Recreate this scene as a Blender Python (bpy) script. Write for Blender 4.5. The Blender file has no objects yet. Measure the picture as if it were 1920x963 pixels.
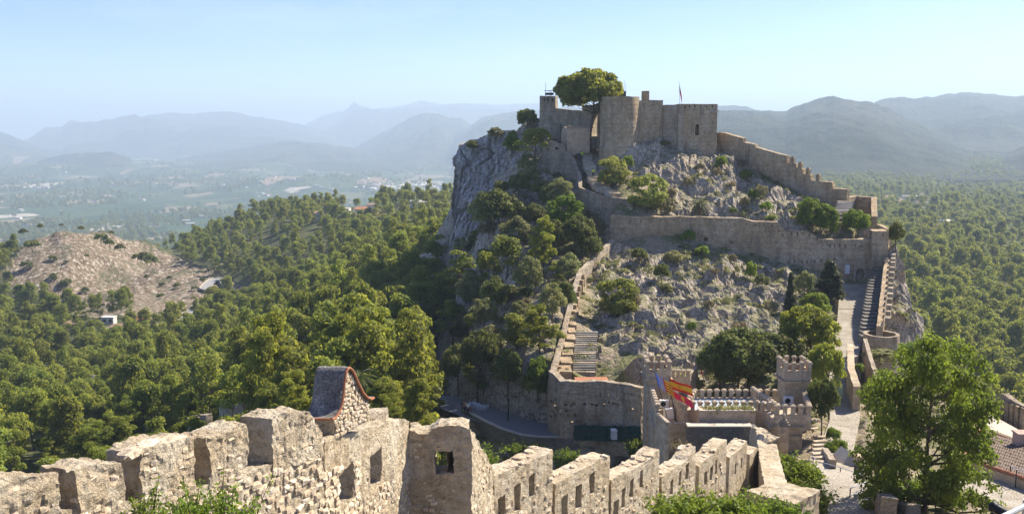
import bpy, bmesh, math, random
import numpy as np
from mathutils import Vector, Matrix
from mathutils.bvhtree import BVHTree

S = bpy.context.scene
COL = S.collection
rnd = random.Random(7)
R = math.radians

# ------------------------------------------------------------------ camera
F = 1750.0
PITCH = R(7.85)
CP, SP = math.cos(PITCH), math.sin(PITCH)
cam_d = bpy.data.cameras.new('camera')
cam_d.sensor_width = 36.0
cam_d.lens = F / 1920 * 36
cam_d.clip_start = 0.3
cam_d.clip_end = 90000
cam = bpy.data.objects.new('camera', cam_d)
COL.objects.link(cam)
cam.location = (0, 0, 0)
cam.rotation_euler = (R(90) - PITCH, 0, 0)
S.camera = cam

# ------------------------------------------------------------------ light
SUN_AZ = R(55)      # to the right of the view direction, ahead of the camera
SUN_EL = R(43)
w = bpy.data.worlds.new('World')
S.world = w
w.use_nodes = True
wn = w.node_tree
wn.nodes.clear()
sky = wn.nodes.new('ShaderNodeTexSky')
sky.sky_type = 'NISHITA'
sky.sun_disc = False
sky.sun_elevation = SUN_EL
sky.sun_rotation = SUN_AZ
sky.altitude = 200
sky.air_density = 0.55
sky.dust_density = 0.4
sky.ozone_density = 1.2
bg = wn.nodes.new('ShaderNodeBackground')
bg.inputs[1].default_value = 0.092
wo = wn.nodes.new('ShaderNodeOutputWorld')
hs_ = wn.nodes.new('ShaderNodeHueSaturation')
hs_.inputs['Saturation'].default_value = 1.2
hs_.inputs['Hue'].default_value = .512
wn.links.new(sky.outputs[0], hs_.inputs['Color'])
tc_ = wn.nodes.new('ShaderNodeTexCoord')
mp_ = wn.nodes.new('ShaderNodeMapping'); mp_.inputs['Scale'].default_value = (1.6, 1.6, 9.0)
nz_ = wn.nodes.new('ShaderNodeTexNoise'); nz_.inputs['Scale'].default_value = 2.2; nz_.inputs['Detail'].default_value = 8; nz_.inputs['Roughness'].default_value = .62
cr_ = wn.nodes.new('ShaderNodeValToRGB'); cr_.color_ramp.elements[0].position = .50; cr_.color_ramp.elements[0].color = (0, 0, 0, 1); cr_.color_ramp.elements[1].position = .72; cr_.color_ramp.elements[1].color = (.22, .22, .22, 1)
mx_ = wn.nodes.new('ShaderNodeMixRGB'); mx_.inputs[2].default_value = (5.6, 5.8, 6.1, 1)
wn.links.new(tc_.outputs['Generated'], mp_.inputs[0]); wn.links.new(mp_.outputs[0], nz_.inputs['Vector']); wn.links.new(nz_.outputs['Fac'], cr_.inputs[0])
wn.links.new(cr_.outputs[0], mx_.inputs[0]); wn.links.new(hs_.outputs[0], mx_.inputs[1]); tn_ = wn.nodes.new('ShaderNodeMixRGB'); tn_.blend_type = 'MULTIPLY'; tn_.inputs[0].default_value = 1.0; tn_.inputs[2].default_value = (.86, .88, .98, 1)
wn.links.new(mx_.outputs[0], tn_.inputs[1]); wn.links.new(tn_.outputs[0], bg.inputs[0])
wn.links.new(bg.outputs[0], wo.inputs[0])
sd = bpy.data.lights.new('sun', 'SUN')
sd.energy = 4.4
sd.angle = R(0.5)
sd.color = (1.0, 0.91, 0.76)
sun = bpy.data.objects.new('sun', sd)
COL.objects.link(sun)
sdir = Vector((math.sin(SUN_AZ) * math.cos(SUN_EL), math.cos(SUN_AZ) * math.cos(SUN_EL), math.sin(SUN_EL)))
sun.rotation_euler = sdir.to_track_quat('Z', 'Y').to_euler()
sun.location = (200, 200, 300)
S.view_settings.view_transform = 'Standard'
S.view_settings.look = 'None'
S.view_settings.gamma = 1
S.view_settings.exposure = 1.45
S.cycles.max_bounces = 5
S.cycles.diffuse_bounces = 3
S.cycles.volume_bounces = 0
S.cycles.transmission_bounces = 3

# ------------------------------------------------------------------ picture rays
def ray(px, py):
    cx = (px - 960) / F
    cy = (481.5 - py) / F
    return np.array([cx, CP + cy * SP, -SP + cy * CP])

def at(px, py, Y):
    d = ray(px, py)
    return d * (Y / d[1])

def atx(px, Y):
    return float(at(px, 481.5, Y)[0])

def proj(x, y, z):
    f = y * CP - z * SP
    u = y * SP + z * CP
    f = np.where(np.abs(f) < 1e-3, 1e-3, f)
    return 960 + F * x / f, 481.5 - F * u / f

def pip(px, py, poly):
    inside = np.zeros(np.shape(px), bool)
    n = len(poly)
    for i in range(n):
        x0, y0 = poly[i]
        x1, y1 = poly[(i + 1) % n]
        c = ((y0 > py) != (y1 > py))
        xs = (x1 - x0) * (py - y0) / ((y1 - y0) if y1 != y0 else 1e-9) + x0
        inside ^= c & (px < xs)
    return inside

# ------------------------------------------------------------------ numpy noise
def _h(ix, iy, iz, s):
    n = (ix * 374761393 + iy * 668265263 + iz * 2147483647 + s * 974634777) & 0xffffffff
    n = ((n ^ (n >> 13)) * 1274126177) & 0xffffffff
    n = n ^ (n >> 16)
    n = (n * 2246822519) & 0xffffffff
    n = n ^ (n >> 15)
    return (n & 0xffffff) / float(0xffffff)

def vnoise(p, s=0):
    p = np.asarray(p, float)
    i = np.floor(p).astype(np.int64)
    f = p - i
    f = f * f * f * (f * (f * 6 - 15) + 10)
    o = 0
    for dx in (0, 1):
        wx = f[..., 0] if dx else 1 - f[..., 0]
        for dy in (0, 1):
            wy = f[..., 1] if dy else 1 - f[..., 1]
            for dz in (0, 1):
                wz = f[..., 2] if dz else 1 - f[..., 2]
                o = o + wx * wy * wz * _h(i[..., 0] + dx, i[..., 1] + dy, i[..., 2] + dz, s)
    return o * 2 - 1

def fbm(p, oct=4, s=0, gain=0.5):
    a, o, t = 1.0, 0, 0
    p = np.asarray(p, float)
    for k in range(oct):
        o = o + a * vnoise(p, s + k * 17)
        t += a
        a *= gain
        p = p * 2.03 + 11.3
    return o / t

def ridged(p, oct=4, s=0, gain=0.5):
    a, o, t = 1.0, 0, 0
    p = np.asarray(p, float)
    for k in range(oct):
        o = o + a * (1 - np.abs(vnoise(p, s + k * 17)))
        t += a
        a *= gain
        p = p * 2.03 + 7.7
    return o / t

def cells(p, s=0):
    """F1, F2 and the cell's random value"""
    p = np.asarray(p, float)
    i = np.floor(p).astype(np.int64)
    f1 = np.full(p.shape[:-1], 9.0)
    f2 = f1.copy()
    idv = f1.copy()
    for dx in (-1, 0, 1):
        for dy in (-1, 0, 1):
            for dz in (-1, 0, 1):
                c = i + np.array([dx, dy, dz])
                q = [c[..., k] + _h(c[..., 0], c[..., 1], c[..., 2], s + 31 * k + 1) for k in range(3)]
                d = np.sqrt(sum((q[k] - p[..., k]) ** 2 for k in range(3)))
                v = _h(c[..., 0], c[..., 1], c[..., 2], s + 5)
                n1 = d < f1
                f2 = np.where(n1, f1, np.minimum(f2, d))
                idv = np.where(n1, v, idv)
                f1 = np.where(n1, d, f1)
    return f1, f2, idv

# ------------------------------------------------------------------ objects
def mesh_np(name, V, Q, T=None, mat=None, smooth=False):
    V = np.asarray(V, np.float32).reshape(-1, 3)
    me = bpy.data.meshes.new(name)
    nq = 0 if Q is None else len(Q)
    nt = 0 if T is None else len(T)
    me.vertices.add(len(V))
    me.vertices.foreach_set('co', V.ravel())
    loops = []
    if nq: loops.append(np.asarray(Q, np.int32).ravel())
    if nt: loops.append(np.asarray(T, np.int32).ravel())
    L = np.concatenate(loops)
    me.loops.add(len(L))
    me.loops.foreach_set('vertex_index', L)
    me.polygons.add(nq + nt)
    st = np.concatenate([np.arange(nq) * 4, nq * 4 + np.arange(nt) * 3]).astype(np.int32)
    me.polygons.foreach_set('loop_start', st)
    me.polygons.foreach_set('use_smooth', np.full(nq + nt, smooth))
    me.update(calc_edges=True)
    me.validate()
    if mat is not None: me.materials.append(mat)
    return me

def link(name, me, parent=None, loc=None, rot=None, scale=None):
    o = bpy.data.objects.new(name, me)
    COL.objects.link(o)
    if parent is not None: o.parent = parent
    if loc is not None: o.location = loc
    if rot is not None: o.rotation_euler = rot
    if scale is not None: o.scale = scale
    return o

def tag(o, label=None, cat=None, group=None, kind=None):
    if label: o['label'] = label
    if cat: o['category'] = cat
    if group: o['group'] = group
    if kind: o['kind'] = kind
    return o

def thing(name, label, cat, loc=(0, 0, 0), group=None, rz=0, scale=None):
    o = link(name, None, None, Vector([float(c) for c in loc]), (0, 0, rz), scale)
    o.empty_display_size = 0.5
    return tag(o, label, cat, group)

class MB:
    """collects shapes in world coordinates, then links them as one mesh object"""
    def __init__(s): s.v, s.q, s.t, s.n = [], [], [], 0
    def add(s, V, Q=(), T=()):
        V = np.asarray(V, float).reshape(-1, 3)
        s.v.append(V)
        if len(Q): s.q.append(np.asarray(Q, int) + s.n)
        if len(T): s.t.append(np.asarray(T, int) + s.n)
        s.n += len(V)
        return s
    def hexa(s, b, t):
        """b: four bottom points, t: four top points, counter-clockwise from above"""
        return s.add(list(b) + list(t), [(3, 2, 1, 0), (4, 5, 6, 7), (0, 1, 5, 4), (1, 2, 6, 5), (2, 3, 7, 6), (3, 0, 4, 7)])
    def box(s, c, d, rz=0.0, taper=1.0):
        """c centre of the base, d (x, y, z) size"""
        cr, sr = math.cos(rz), math.sin(rz)
        def P(x, y, z): return (c[0] + x * cr - y * sr, c[1] + x * sr + y * cr, c[2] + z)
        hx, hy = d[0] / 2, d[1] / 2
        b = [P(-hx, -hy, 0), P(hx, -hy, 0), P(hx, hy, 0), P(-hx, hy, 0)]
        t = [P(-hx * taper, -hy * taper, d[2]), P(hx * taper, -hy * taper, d[2]), P(hx * taper, hy * taper, d[2]), P(-hx * taper, hy * taper, d[2])]
        return s.hexa(b, t)
    def tube(s, pts, rads, n=8, cap=True):
        pts = [np.array(p, float) for p in pts]
        m = len(pts)
        V = []
        for i, p in enumerate(pts):
            d = pts[min(i + 1, m - 1)] - pts[max(i - 1, 0)]
            if np.linalg.norm(d) < 1e-6: d = pts[-1] - pts[0]
            d = d / (np.linalg.norm(d) + 1e-9)
            a = np.cross(d, [0, 0, 1.0] if abs(d[2]) < .9 else [1.0, 0, 0])
            a /= np.linalg.norm(a)
            b = np.cross(d, a)
            r = rads[i] if hasattr(rads, '__len__') else rads
            for k in range(n):
                w_ = 2 * math.pi * k / n
                V.append(p + r * (a * math.cos(w_) + b * math.sin(w_)))
        Q = [(i * n + k, i * n + (k + 1) % n, (i + 1) * n + (k + 1) % n, (i + 1) * n + k) for i in range(m - 1) for k in range(n)]
        T = []
        if cap:
            V.append(pts[0]); V.append(pts[-1])
            c0, c1 = m * n, m * n + 1
            T = [(c0, (k + 1) % n, k) for k in range(n)] + [(c1, (m - 1) * n + k, (m - 1) * n + (k + 1) % n) for k in range(n)]
        return s.add(V, Q, T)
    def lathe(s, c, prof, n=24, a0=0.0, a1=None):
        """prof: (radius, z)"""
        full = a1 is None
        if full: a1 = a0 + 2 * math.pi
        m = len(prof)
        cols = n if full else n + 1
        V = []
        for k in range(cols):
            a = a0 + (a1 - a0) * k / n
            for r, z in prof: V.append((c[0] + r * math.cos(a), c[1] + r * math.sin(a), c[2] + z))
        Q = []
        for k in range(n):
            k2 = (k + 1) % cols
            for j in range(m - 1): Q.append((k * m + j, k2 * m + j, k2 * m + j + 1, k * m + j + 1))
        return s.add(V, Q)
    def sheet(s, G):
        """G: (n, m, 3) grid of points"""
        G = np.asarray(G, float)
        n, m = G.shape[:2]
        I = np.arange(n * m).reshape(n, m)
        Q = np.stack([I[:-1, :-1], I[1:, :-1], I[1:, 1:], I[:-1, 1:]], -1).reshape(-1, 4)
        return s.add(G.reshape(-1, 3), Q)
    def jitter(s, amp, freq, seed=0):
        s.v = [v + amp * np.stack([vnoise(v * freq, seed + k * 9) for k in range(3)], -1) for v in s.v]
        return s
    def build(s, name, mat, parent=None, smooth=False):
        V = np.concatenate(s.v)
        off = np.array(parent.location) if parent is not None and parent.type == 'EMPTY' else 0
        if parent is not None and parent.type == 'MESH':
            p = parent
            off = np.zeros(3)
            while p is not None: off = off + np.array(p.location); p = p.parent
        me = mesh_np(name, V - off, np.concatenate(s.q) if s.q else None, np.concatenate(s.t) if s.t else None, mat, smooth)
        return link(name, me, parent)

# ------------------------------------------------------------------ materials
class N:
    def __init__(s, name):
        s.m = bpy.data.materials.new(name)
        s.m.use_nodes = True
        s.t = s.m.node_tree
        s.t.nodes.clear()
        s.out = s.t.nodes.new('ShaderNodeOutputMaterial')
    def n(s, typ, **kw):
        nd = s.t.nodes.new('ShaderNode' + typ)
        for k, v in kw.items():
            if k.startswith('i_'):
                key = k[2:]
                key = int(key) if key.isdigit() else key.replace('_', ' ')
                s.set(nd.inputs[key], v)
            else: setattr(nd, k, v)
        return nd
    def set(s, inp, v):
        if isinstance(v, bpy.types.NodeSocket): s.t.links.new(v, inp)
        elif isinstance(v, (tuple, list)) and len(v) == 3 and inp.type == 'RGBA': inp.default_value = (*v, 1)
        else: inp.default_value = v
    def pos(s, obj=False):
        return s.n('TexCoord').outputs['Object'] if obj else s.n('NewGeometry').outputs['Position']
    def scaled(s, v, sc, rot=(0, 0, 0)):
        return s.n('Mapping', i_Vector=v, i_Scale=sc, i_Rotation=rot).outputs[0]
    def noise(s, v, sc, det=4, rough=.55, dist=0):
        return s.n('TexNoise', i_Vector=v, i_Scale=sc, i_Detail=det, i_Roughness=rough, i_Distortion=dist).outputs['Fac']
    def vor(s, v, sc, feature='F1', rnd_=1.0):
        return s.n('TexVoronoi', feature=feature, i_Vector=v, i_Scale=sc, i_Randomness=rnd_)
    def ramp(s, f, stops, interp='LINEAR'):
        r = s.n('ValToRGB', i_Fac=f)
        e = r.color_ramp.elements
        r.color_ramp.interpolation = interp
        while len(e) < len(stops): e.new(.5)
        for el, (p, c) in zip(e, stops):
            el.position = p
            el.color = (*c, 1) if hasattr(c, '__len__') else (c, c, c, 1)
        return r.outputs[0]
    def mix(s, f, a, b, mode='MIX'):
        m = s.n('MixRGB', blend_type=mode)
        s.set(m.inputs[0], f); s.set(m.inputs[1], a); s.set(m.inputs[2], b)
        return m.outputs[0]
    def math(s, op, a, b=0.0, clamp=False):
        m = s.n('Math', operation=op, use_clamp=clamp)
        s.set(m.inputs[0], a); s.set(m.inputs[1], b)
        return m.outputs[0]
    def bump(s, h, dist, strength=1.0, normal=None):
        b = s.n('Bump', i_Height=h, i_Distance=dist, i_Strength=strength)
        if normal is not None: s.set(b.inputs['Normal'], normal)
        return b.outputs[0]
    def bsdf(s, col, rough=.9, nor=None, spec=.2, metal=0.0, **kw):
        b = s.n('BsdfPrincipled')
        s.set(b.inputs['Base Color'], col)
        s.set(b.inputs['Roughness'], rough)
        b.inputs['Specular IOR Level'].default_value = spec
        b.inputs['Metallic'].default_value = metal
        if nor is not None: s.set(b.inputs['Normal'], nor)
        s.t.links.new(b.outputs[0], s.out.inputs[0])
        return b

MATS = {}
def m_masonry(name, c1, c2, c3, sc=2.0, bumpd=.05, stain=(.16, .14, .12), courses=False, big=.12, stain_at=.6, jn=.8, pit=0.0):
    k = N(name)
    p = k.pos()
    large = k.noise(p, big, 5, .6)
    mid = k.noise(p, big * 6, 5, .65)
    fine = k.noise(p, sc * 4, 6, .7)
    warp = k.n('VectorMath', operation='ADD')
    k.set(warp.inputs[0], p)
    wn_ = k.n('TexNoise', i_Vector=p, i_Scale=sc * .8, i_Detail=2)
    sub = k.n('VectorMath', operation='SCALE', i_Scale=.35 / sc)
    k.set(sub.inputs[0], wn_.outputs['Color'])
    k.set(warp.inputs[1], sub.outputs[0])
    v2 = k.scaled(warp.outputs[0], (1, 1, 1.7))
    vd = k.vor(v2, sc, 'DISTANCE_TO_EDGE').outputs['Distance']
    vc = k.vor(v2, sc, 'F1')
    col = k.ramp(k.math('ADD', k.math('MULTIPLY', large, .55), k.math('MULTIPLY', mid, .5)), [(.3, c1), (.5, c2), (.68, c3)])
    shade = k.ramp(vc.outputs['Color'], [(0, .72), (1, 1.18)])
    col = k.mix(1.0, col, shade, 'MULTIPLY')
    joint = k.ramp(vd, [(0, .62), (.09, 1.0)])
    col = k.mix(jn, col, joint, 'MULTIPLY')
    col = k.mix(k.ramp(fine, [(.35, .55), (.62, 0.0)]), col, tuple(c * .45 for c in c2))
    # rain streaks and dark crust, longer than they are wide
    st = k.noise(k.scaled(p, (.9, .9, .22)), .9, 6, .7)
    col = k.mix(k.ramp(st, [(stain_at - .06, 0.0), (stain_at + .12, .7)]), col, stain)
    if pit:
        pn = k.noise(p, sc * 1.3, 9, .8)
        pt = k.ramp(pn, [(.36, 1.0), (.46, 0.0)])
        col = k.mix(k.math('MULTIPLY', pt, pit), col, (.10, .085, .065))
        col = k.mix(k.ramp(k.noise(p, .9, 6, .75), [(.47, 0.0), (.60, .65 if pit > .5 else 0.0)]), col, (.70, .62, .48))
    h = k.math('ADD', k.math('MULTIPLY', k.ramp(vd, [(0, 0.0), (.14, 1.0)]), .6 * jn), k.math('MULTIPLY', fine, 1.0 + pit * 1.5))
    if courses:
        sep = k.n('SeparateXYZ', i_Vector=p)
        cz = k.math('FRACT', k.math('MULTIPLY', sep.outputs[2], 1 / .95))
        ln = k.ramp(cz, [(0, .0), (.06, 1.0)])
        col = k.mix(.35, col, ln, 'MULTIPLY')
        h = k.math('ADD', h, k.math('MULTIPLY', ln, .6))
    k.bsdf(col, .93, k.bump(h, bumpd, 1.0), .1)
    MATS[name] = k.m
    return k.m

def m_plain(name, col, rough=.7, metal=0, var=.25, sc=3.0, spec=.3, bumpd=.004, obj=False):
    k = N(name)
    p = k.pos(obj)
    n1 = k.noise(p, sc, 6, .65)
    c = k.mix(k.ramp(n1, [(.3, 0.0), (.7, 1.0)]), tuple(x * (1 - var) for x in col), tuple(min(1, x * (1 + var * .6)) for x in col))
    k.bsdf(c, rough, k.bump(n1, bumpd) if bumpd else None, spec, metal)
    MATS[name] = k.m
    return k.m

def m_leaf(name, dark, mid, light, trans=.35, yellow=(.55, .55, .06), patch=.7, bark=False):
    k = N(name)
    p = k.pos(True)
    oi = k.n('ObjectInfo').outputs['Random']
    n1 = k.noise(k.n('VectorMath', operation='ADD', i_0=p, i_1=k.n('CombineXYZ', i_X=k.math('MULTIPLY', oi, 50)).outputs[0]).outputs[0], patch * 3, 3, .6)
    n2 = k.noise(p, 14, 2, .7)
    f = k.math('ADD', k.math('MULTIPLY', n1, .6), k.math('MULTIPLY', n2, .4))
    col = k.ramp(f, [(.36, dark), (.5, mid), (.66, light)])
    hue = k.n('HueSaturation', i_Color=col)
    k.set(hue.inputs['Hue'], k.math('ADD', k.math('MULTIPLY', oi, .04), .472))
    k.set(hue.inputs['Value'], k.math('ADD', k.math('MULTIPLY', k.math('FRACT', k.math('MULTIPLY', oi, 7.31)), .6), .72))
    c = hue.outputs[0]
    d = k.n('BsdfPrincipled', i_Base_Color=c, i_Roughness=.6)
    d.inputs['Specular IOR Level'].default_value = .25
    t = k.n('BsdfTranslucent', i_Color=k.mix(.5, c, yellow, 'MIX'))
    mx = k.n('MixShader', i_Fac=trans)
    k.t.links.new(d.outputs[0], mx.inputs[1]); k.t.links.new(t.outputs[0], mx.inputs[2])
    k.t.links.new(mx.outputs[0], k.out.inputs[0])
    MATS[name] = k.m
    return k.m

# ---- stone of the castle
WALL = m_masonry('wall_ochre', (.39, .27, .16), (.55, .415, .26), (.68, .57, .41), 2.2, .12, (.17, .135, .10), True, .12, .55, .6, .4)
WALL_G = m_masonry('wall_grey', (.36, .275, .185), (.52, .42, .30), (.67, .595, .48), 2.4, .12, (.15, .13, .11), True, .12, .55, .6, .4)
TAN = m_masonry('gatehouse_stone', (.38, .295, .20), (.49, .395, .28), (.58, .49, .37), 1.3, .012, (.17, .15, .12), True, .3, .60, .18)
RUB = m_masonry('rubble_lime', (.48, .36, .225), (.64, .515, .35), (.73, .63, .47), 5.0, .05, (.15, .135, .12), False, .5, .585, .35, .8)
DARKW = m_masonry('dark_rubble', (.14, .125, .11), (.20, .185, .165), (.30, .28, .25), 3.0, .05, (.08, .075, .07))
PLASTER = m_plain('plaster_ochre', (.50, .38, .26), .9, 0, .3, 1.5, .1, .01)
CREAM = m_plain('cream_plaster', (.50, .44, .35), .9, 0, .12, 2, .1)
WHITE = m_plain('white_paint', (.8, .8, .78), .6, 0, .06, 2, .3)
TERRA = m_plain('terracotta', (.36, .16, .09), .85, 0, .35, 6, .1, .01)
ROOFT = m_plain('weathered_tile', (.19, .145, .115), .9, 0, .45, 5, .1, .01)
ASPH = m_plain('asphalt', (.17, .17, .18), .9, 0, .12, 2, .2)
PALE = m_plain('pale_concrete', (.42, .37, .30), .9, 0, .15, 1, .15)
IRON = m_plain('black_iron', (.02, .02, .022), .5, .6, .2, 5, .4)
GREYM = m_plain('galvanised', (.45, .46, .48), .45, .7, .1, 5, .5)
BARK = m_plain('bark', (.13, .095, .07), .95, 0, .4, 8, .1, .02, True)
# ================================================================== THE LAND
def m_hill():
    k = N('hill_rock')
    p = k.pos()
    geo = k.n('NewGeometry')
    nz = k.n('SeparateXYZ', i_Vector=geo.outputs['Normal']).outputs[2]
    att = k.n('Attribute', attribute_name='rock').outputs['Fac']
    lg = k.noise(p, .08, 5, .6)
    md = k.noise(p, .5, 6, .7)
    fn = k.noise(p, 3.0, 8, .75)
    vd = k.vor(k.scaled(p, (1, 1, .6), (.4, .3, .5)), .9, 'DISTANCE_TO_EDGE').outputs['Distance']
    rock = k.ramp(md, [(.28, (.22, .175, .12)), (.42, (.40, .34, .26)), (.55, (.57, .50, .40)), (.7, (.67, .61, .51))])
    rock = k.mix(k.ramp(lg, [(.4, 0.0), (.65, .45)]), rock, (.46, .35, .24))
    rock = k.mix(k.ramp(fn, [(.36, .8), (.56, 0.0)]), rock, (.10, .09, .085))
    rock = k.mix(k.ramp(vd, [(0, .6), (.07, 0.0)]), rock, (.09, .08, .07))
    soil = k.ramp(k.noise(p, .9, 6, .7), [(.3, (.20, .155, .105)), (.5, (.33, .265, .185)), (.7, (.44, .38, .28))])
    grass = k.ramp(k.noise(p, 1.7, 5, .7), [(.35, (.10, .11, .045)), (.6, (.22, .21, .10)), (.72, (.40, .35, .20))])
    gm = k.ramp(k.math('ADD', k.math('MULTIPLY', nz, .45), k.noise(p, .35, 5, .7)), [(.78, 0.0), (.9, 1.0)])
    soft = k.mix(k.ramp(k.noise(p, .25, 4, .6), [(.45, 0.0), (.6, 1.0)]), soil, grass)
    c = k.mix(k.math('MULTIPLY', gm, .75), rock, grass)
    col = k.mix(k.ramp(k.math('ADD', att, k.math('MULTIPLY', md, .3)), [(.42, 0.0), (.62, 1.0)]), soft, c)
    h = k.math('ADD', k.math('MULTIPLY', md, 1.0), k.math('ADD', k.math('MULTIPLY', fn, .6), k.math('MULTIPLY', k.ramp(vd, [(0, 0.0), (.12, 1.0)]), .3)))
    k.bsdf(col, .95, k.bump(h, .45, 1.0), .08)
    return k.m

def m_cliff():
    k = N('cliff_rock')
    p = k.pos()
    s1 = k.noise(k.scaled(p, (1, 1, .18)), .35, 8, .7)
    s2 = k.noise(k.scaled(p, (1, 1, .4)), 1.6, 8, .75)
    col = k.ramp(s1, [(.3, (.26, .23, .20)), (.45, (.48, .44, .40)), (.6, (.64, .60, .55)), (.72, (.52, .39, .28))])
    col = k.mix(k.ramp(s2, [(.38, .85), (.55, 0.0)]), col, (.10, .09, .085))
    k.bsdf(col, .95, k.bump(k.math('ADD', s1, s2), .6, 1.0), .08)
    return k.m

def m_ground():
    k = N('valley_ground')
    p = k.pos()
    sep = k.n('SeparateXYZ', i_Vector=p)
    y = sep.outputs[1]
    # farmland: fields with hedges
    pw = k.n('VectorMath', operation='ADD', i_0=p, i_1=k.n('VectorMath', operation='SCALE', i_0=k.n('TexNoise', i_Vector=p, i_Scale=.002, i_Detail=3).outputs['Color'], i_Scale=220.0).outputs[0]).outputs[0]
    fv = k.scaled(pw, (.0085, .0045, 0), (0, 0, .35))
    f = k.vor(fv, 1.0, 'F1')
    fe = k.vor(fv, 1.0, 'DISTANCE_TO_EDGE').outputs['Distance']
    g = k.n('SeparateColor', i_Color=f.outputs['Color'])
    field = k.ramp(g.outputs[0], [(0, (.030, .055, .022)), (.3, (.045, .075, .03)), (.55, (.06, .085, .035)), (.78, (.10, .11, .05)), (.84, (.20, .17, .11)), (.92, (.25, .19, .13)), (.97, (.36, .33, .27))], 'CONSTANT')
    rows = k.noise(k.scaled(pw, (.02, .12, 0), (0, 0, .35)), 1, 3, .7)
    field = k.mix(.55, field, k.ramp(rows, [(.35, .45), (.65, 1.5)]), 'MULTIPLY')
    field = k.mix(k.ramp(fe, [(0, 1.0), (.05, 0.0)]), field, (.025, .04, .02))
    f2 = k.vor(k.scaled(pw, (.022, .012, 0), (0, 0, -.5)), 1.0, 'DISTANCE_TO_EDGE').outputs['Distance']
    field = k.mix(k.ramp(f2, [(0, .8), (.04, 0.0)]), field, (.03, .05, .025))
    hs = k.vor(k.scaled(p, (.03, .03, 0)), 1.0, 'F1')
    hsel = k.math('MULTIPLY', k.math('LESS_THAN', hs.outputs['Distance'], .18), k.math('GREATER_THAN', k.n('SeparateColor', i_Color=hs.outputs['Color']).outputs[0], .93))
    field = k.mix(hsel, field, (.42, .38, .33))
    # forest floor
    n1 = k.noise(p, .05, 6, .7)
    n2 = k.noise(p, .8, 6, .75)
    wood = k.ramp(k.math('ADD', k.math('MULTIPLY', n1, .5), k.math('MULTIPLY', n2, .5)), [(.36, (.035, .045, .02)), (.5, (.06, .07, .03)), (.6, (.14, .12, .07)), (.7, (.27, .20, .14))])
    far = k.n('MapRange', i_Value=y, i_1=1100.0, i_2=1700.0).outputs[0]
    col = k.mix(far, wood, field)
    # bare stony hill
    att = k.n('Attribute', attribute_name='bare').outputs['Fac']
    st = k.vor(k.scaled(p, (1, 1, .4), (0, 0, .6)), .22, 'F1')
    st2 = k.noise(p, .5, 7, .8)
    bare = k.ramp(st2, [(.38, (.07, .06, .04)), (.46, (.16, .12, .08)), (.54, (.25, .195, .14)), (.61, (.56, .51, .44))])
    bare = k.mix(k.ramp(k.noise(p, .11, 6, .75), [(.52, 0.0), (.62, .8)]), bare, (.10, .11, .06))
    col = k.mix(att, col, bare)
    k.bsdf(col, .95, k.bump(k.math('MULTIPLY', k.math('ADD', n2, st2), att), 1.6, .8), .05)
    return k.m

def m_mount():
    k = N('mountain_side')
    p = k.pos()
    n0 = k.noise(p, .0022, 6, .6)
    n1 = k.noise(p, .012, 8, .72)
    n2 = k.noise(p, .07, 6, .75)
    col = k.ramp(k.math('ADD', k.math('MULTIPLY', n1, .5), k.math('MULTIPLY', n2, .5)), [(.38, (.010, .018, .012)), (.5, (.028, .042, .022)), (.6, (.07, .08, .045)), (.70, (.18, .16, .11))])
    col = k.mix(k.ramp(n0, [(.45, 0.0), (.65, .4)]), col, (.16, .14, .09))
    k.bsdf(col, .95, k.bump(k.math('ADD', n2, k.math('MULTIPLY', n1, 2.0)), 14.0, 1.0), .05)
    return k.m

HILLM, CLIFFM, GROUNDM, MOUNTM = m_hill(), m_cliff(), m_ground(), m_mount()

class RBF:
    def __init__(s, P, Z, sm=0.0):
        s.P = np.asarray(P, float)
        D = np.linalg.norm(s.P[:, None] - s.P[None], axis=-1)
        n = len(Z)
        A = np.zeros((n + 3, n + 3))
        A[:n, :n] = -D - np.eye(n) * sm
        A[:n, n:n + 2] = s.P; A[:n, n + 2] = 1
        A[n:n + 2, :n] = s.P.T; A[n + 2, :n] = 1
        s.w = np.linalg.solve(A, np.concatenate([Z, [0, 0, 0]]))
    def __call__(s, Q):
        Q = np.asarray(Q, float)
        sh = Q.shape[:-1]
        Q = Q.reshape(-1, 2)
        o = np.empty(len(Q))
        n = len(s.P)
        for a in range(0, len(Q), 20000):
            q = Q[a:a + 20000]
            D = np.sqrt((q[:, None, 0] - s.P[None, :, 0]) ** 2 + (q[:, None, 1] - s.P[None, :, 1]) ** 2)
            o[a:a + 20000] = -D @ s.w[:n] + q @ s.w[n:n + 2] + s.w[n + 2]
        return o.reshape(sh)

# ---- valley ground: control points (px, py, distance) read off the photograph, and (px, z, distance)
GP = [(750, 840, 100), (600, 865, 100), (430, 860, 125), (200, 900, 125), (0, 915, 115), (-300, 930, 110), (100, 820, 170), (300, 765, 200), (0, 790, 210), (-300, 800, 220),
      (100, 710, 290), (300, 650, 330), (500, 615, 300), (600, 585, 290), (700, 545, 270), (800, 500, 270), (850, 462, 290), (720, 640, 170), (600, 690, 170), (480, 730, 170),
      (600, 492, 450), (500, 535, 450), (430, 560, 450), (700, 452, 520), (800, 412, 560), (850, 372, 640), (780, 376, 680), (700, 388, 720), (620, 388, 760), (500, 395, 760), (430, 430, 720), (330, 460, 680),
      (760, 350 + 25, 720), (250, 560, 420), (120, 600, 385), (300, 608, 385), (0, 620, 380), (-200, 620, 400),
      (1750, 665, 330), (1900, 720, 300), (1700, 600, 380), (1800, 570, 430), (1900, 500, 600), (2000, 480, 650), (1750, 460, 640), (1700, 410, 900), (1720, 392, 1100), (1850, 395, 1100), (1640, 372, 1400), (1920, 385, 1350), (1600, 335, 1900), (1800, 350, 1900), (2100, 380, 1300), (2200, 600, 400)]
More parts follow.
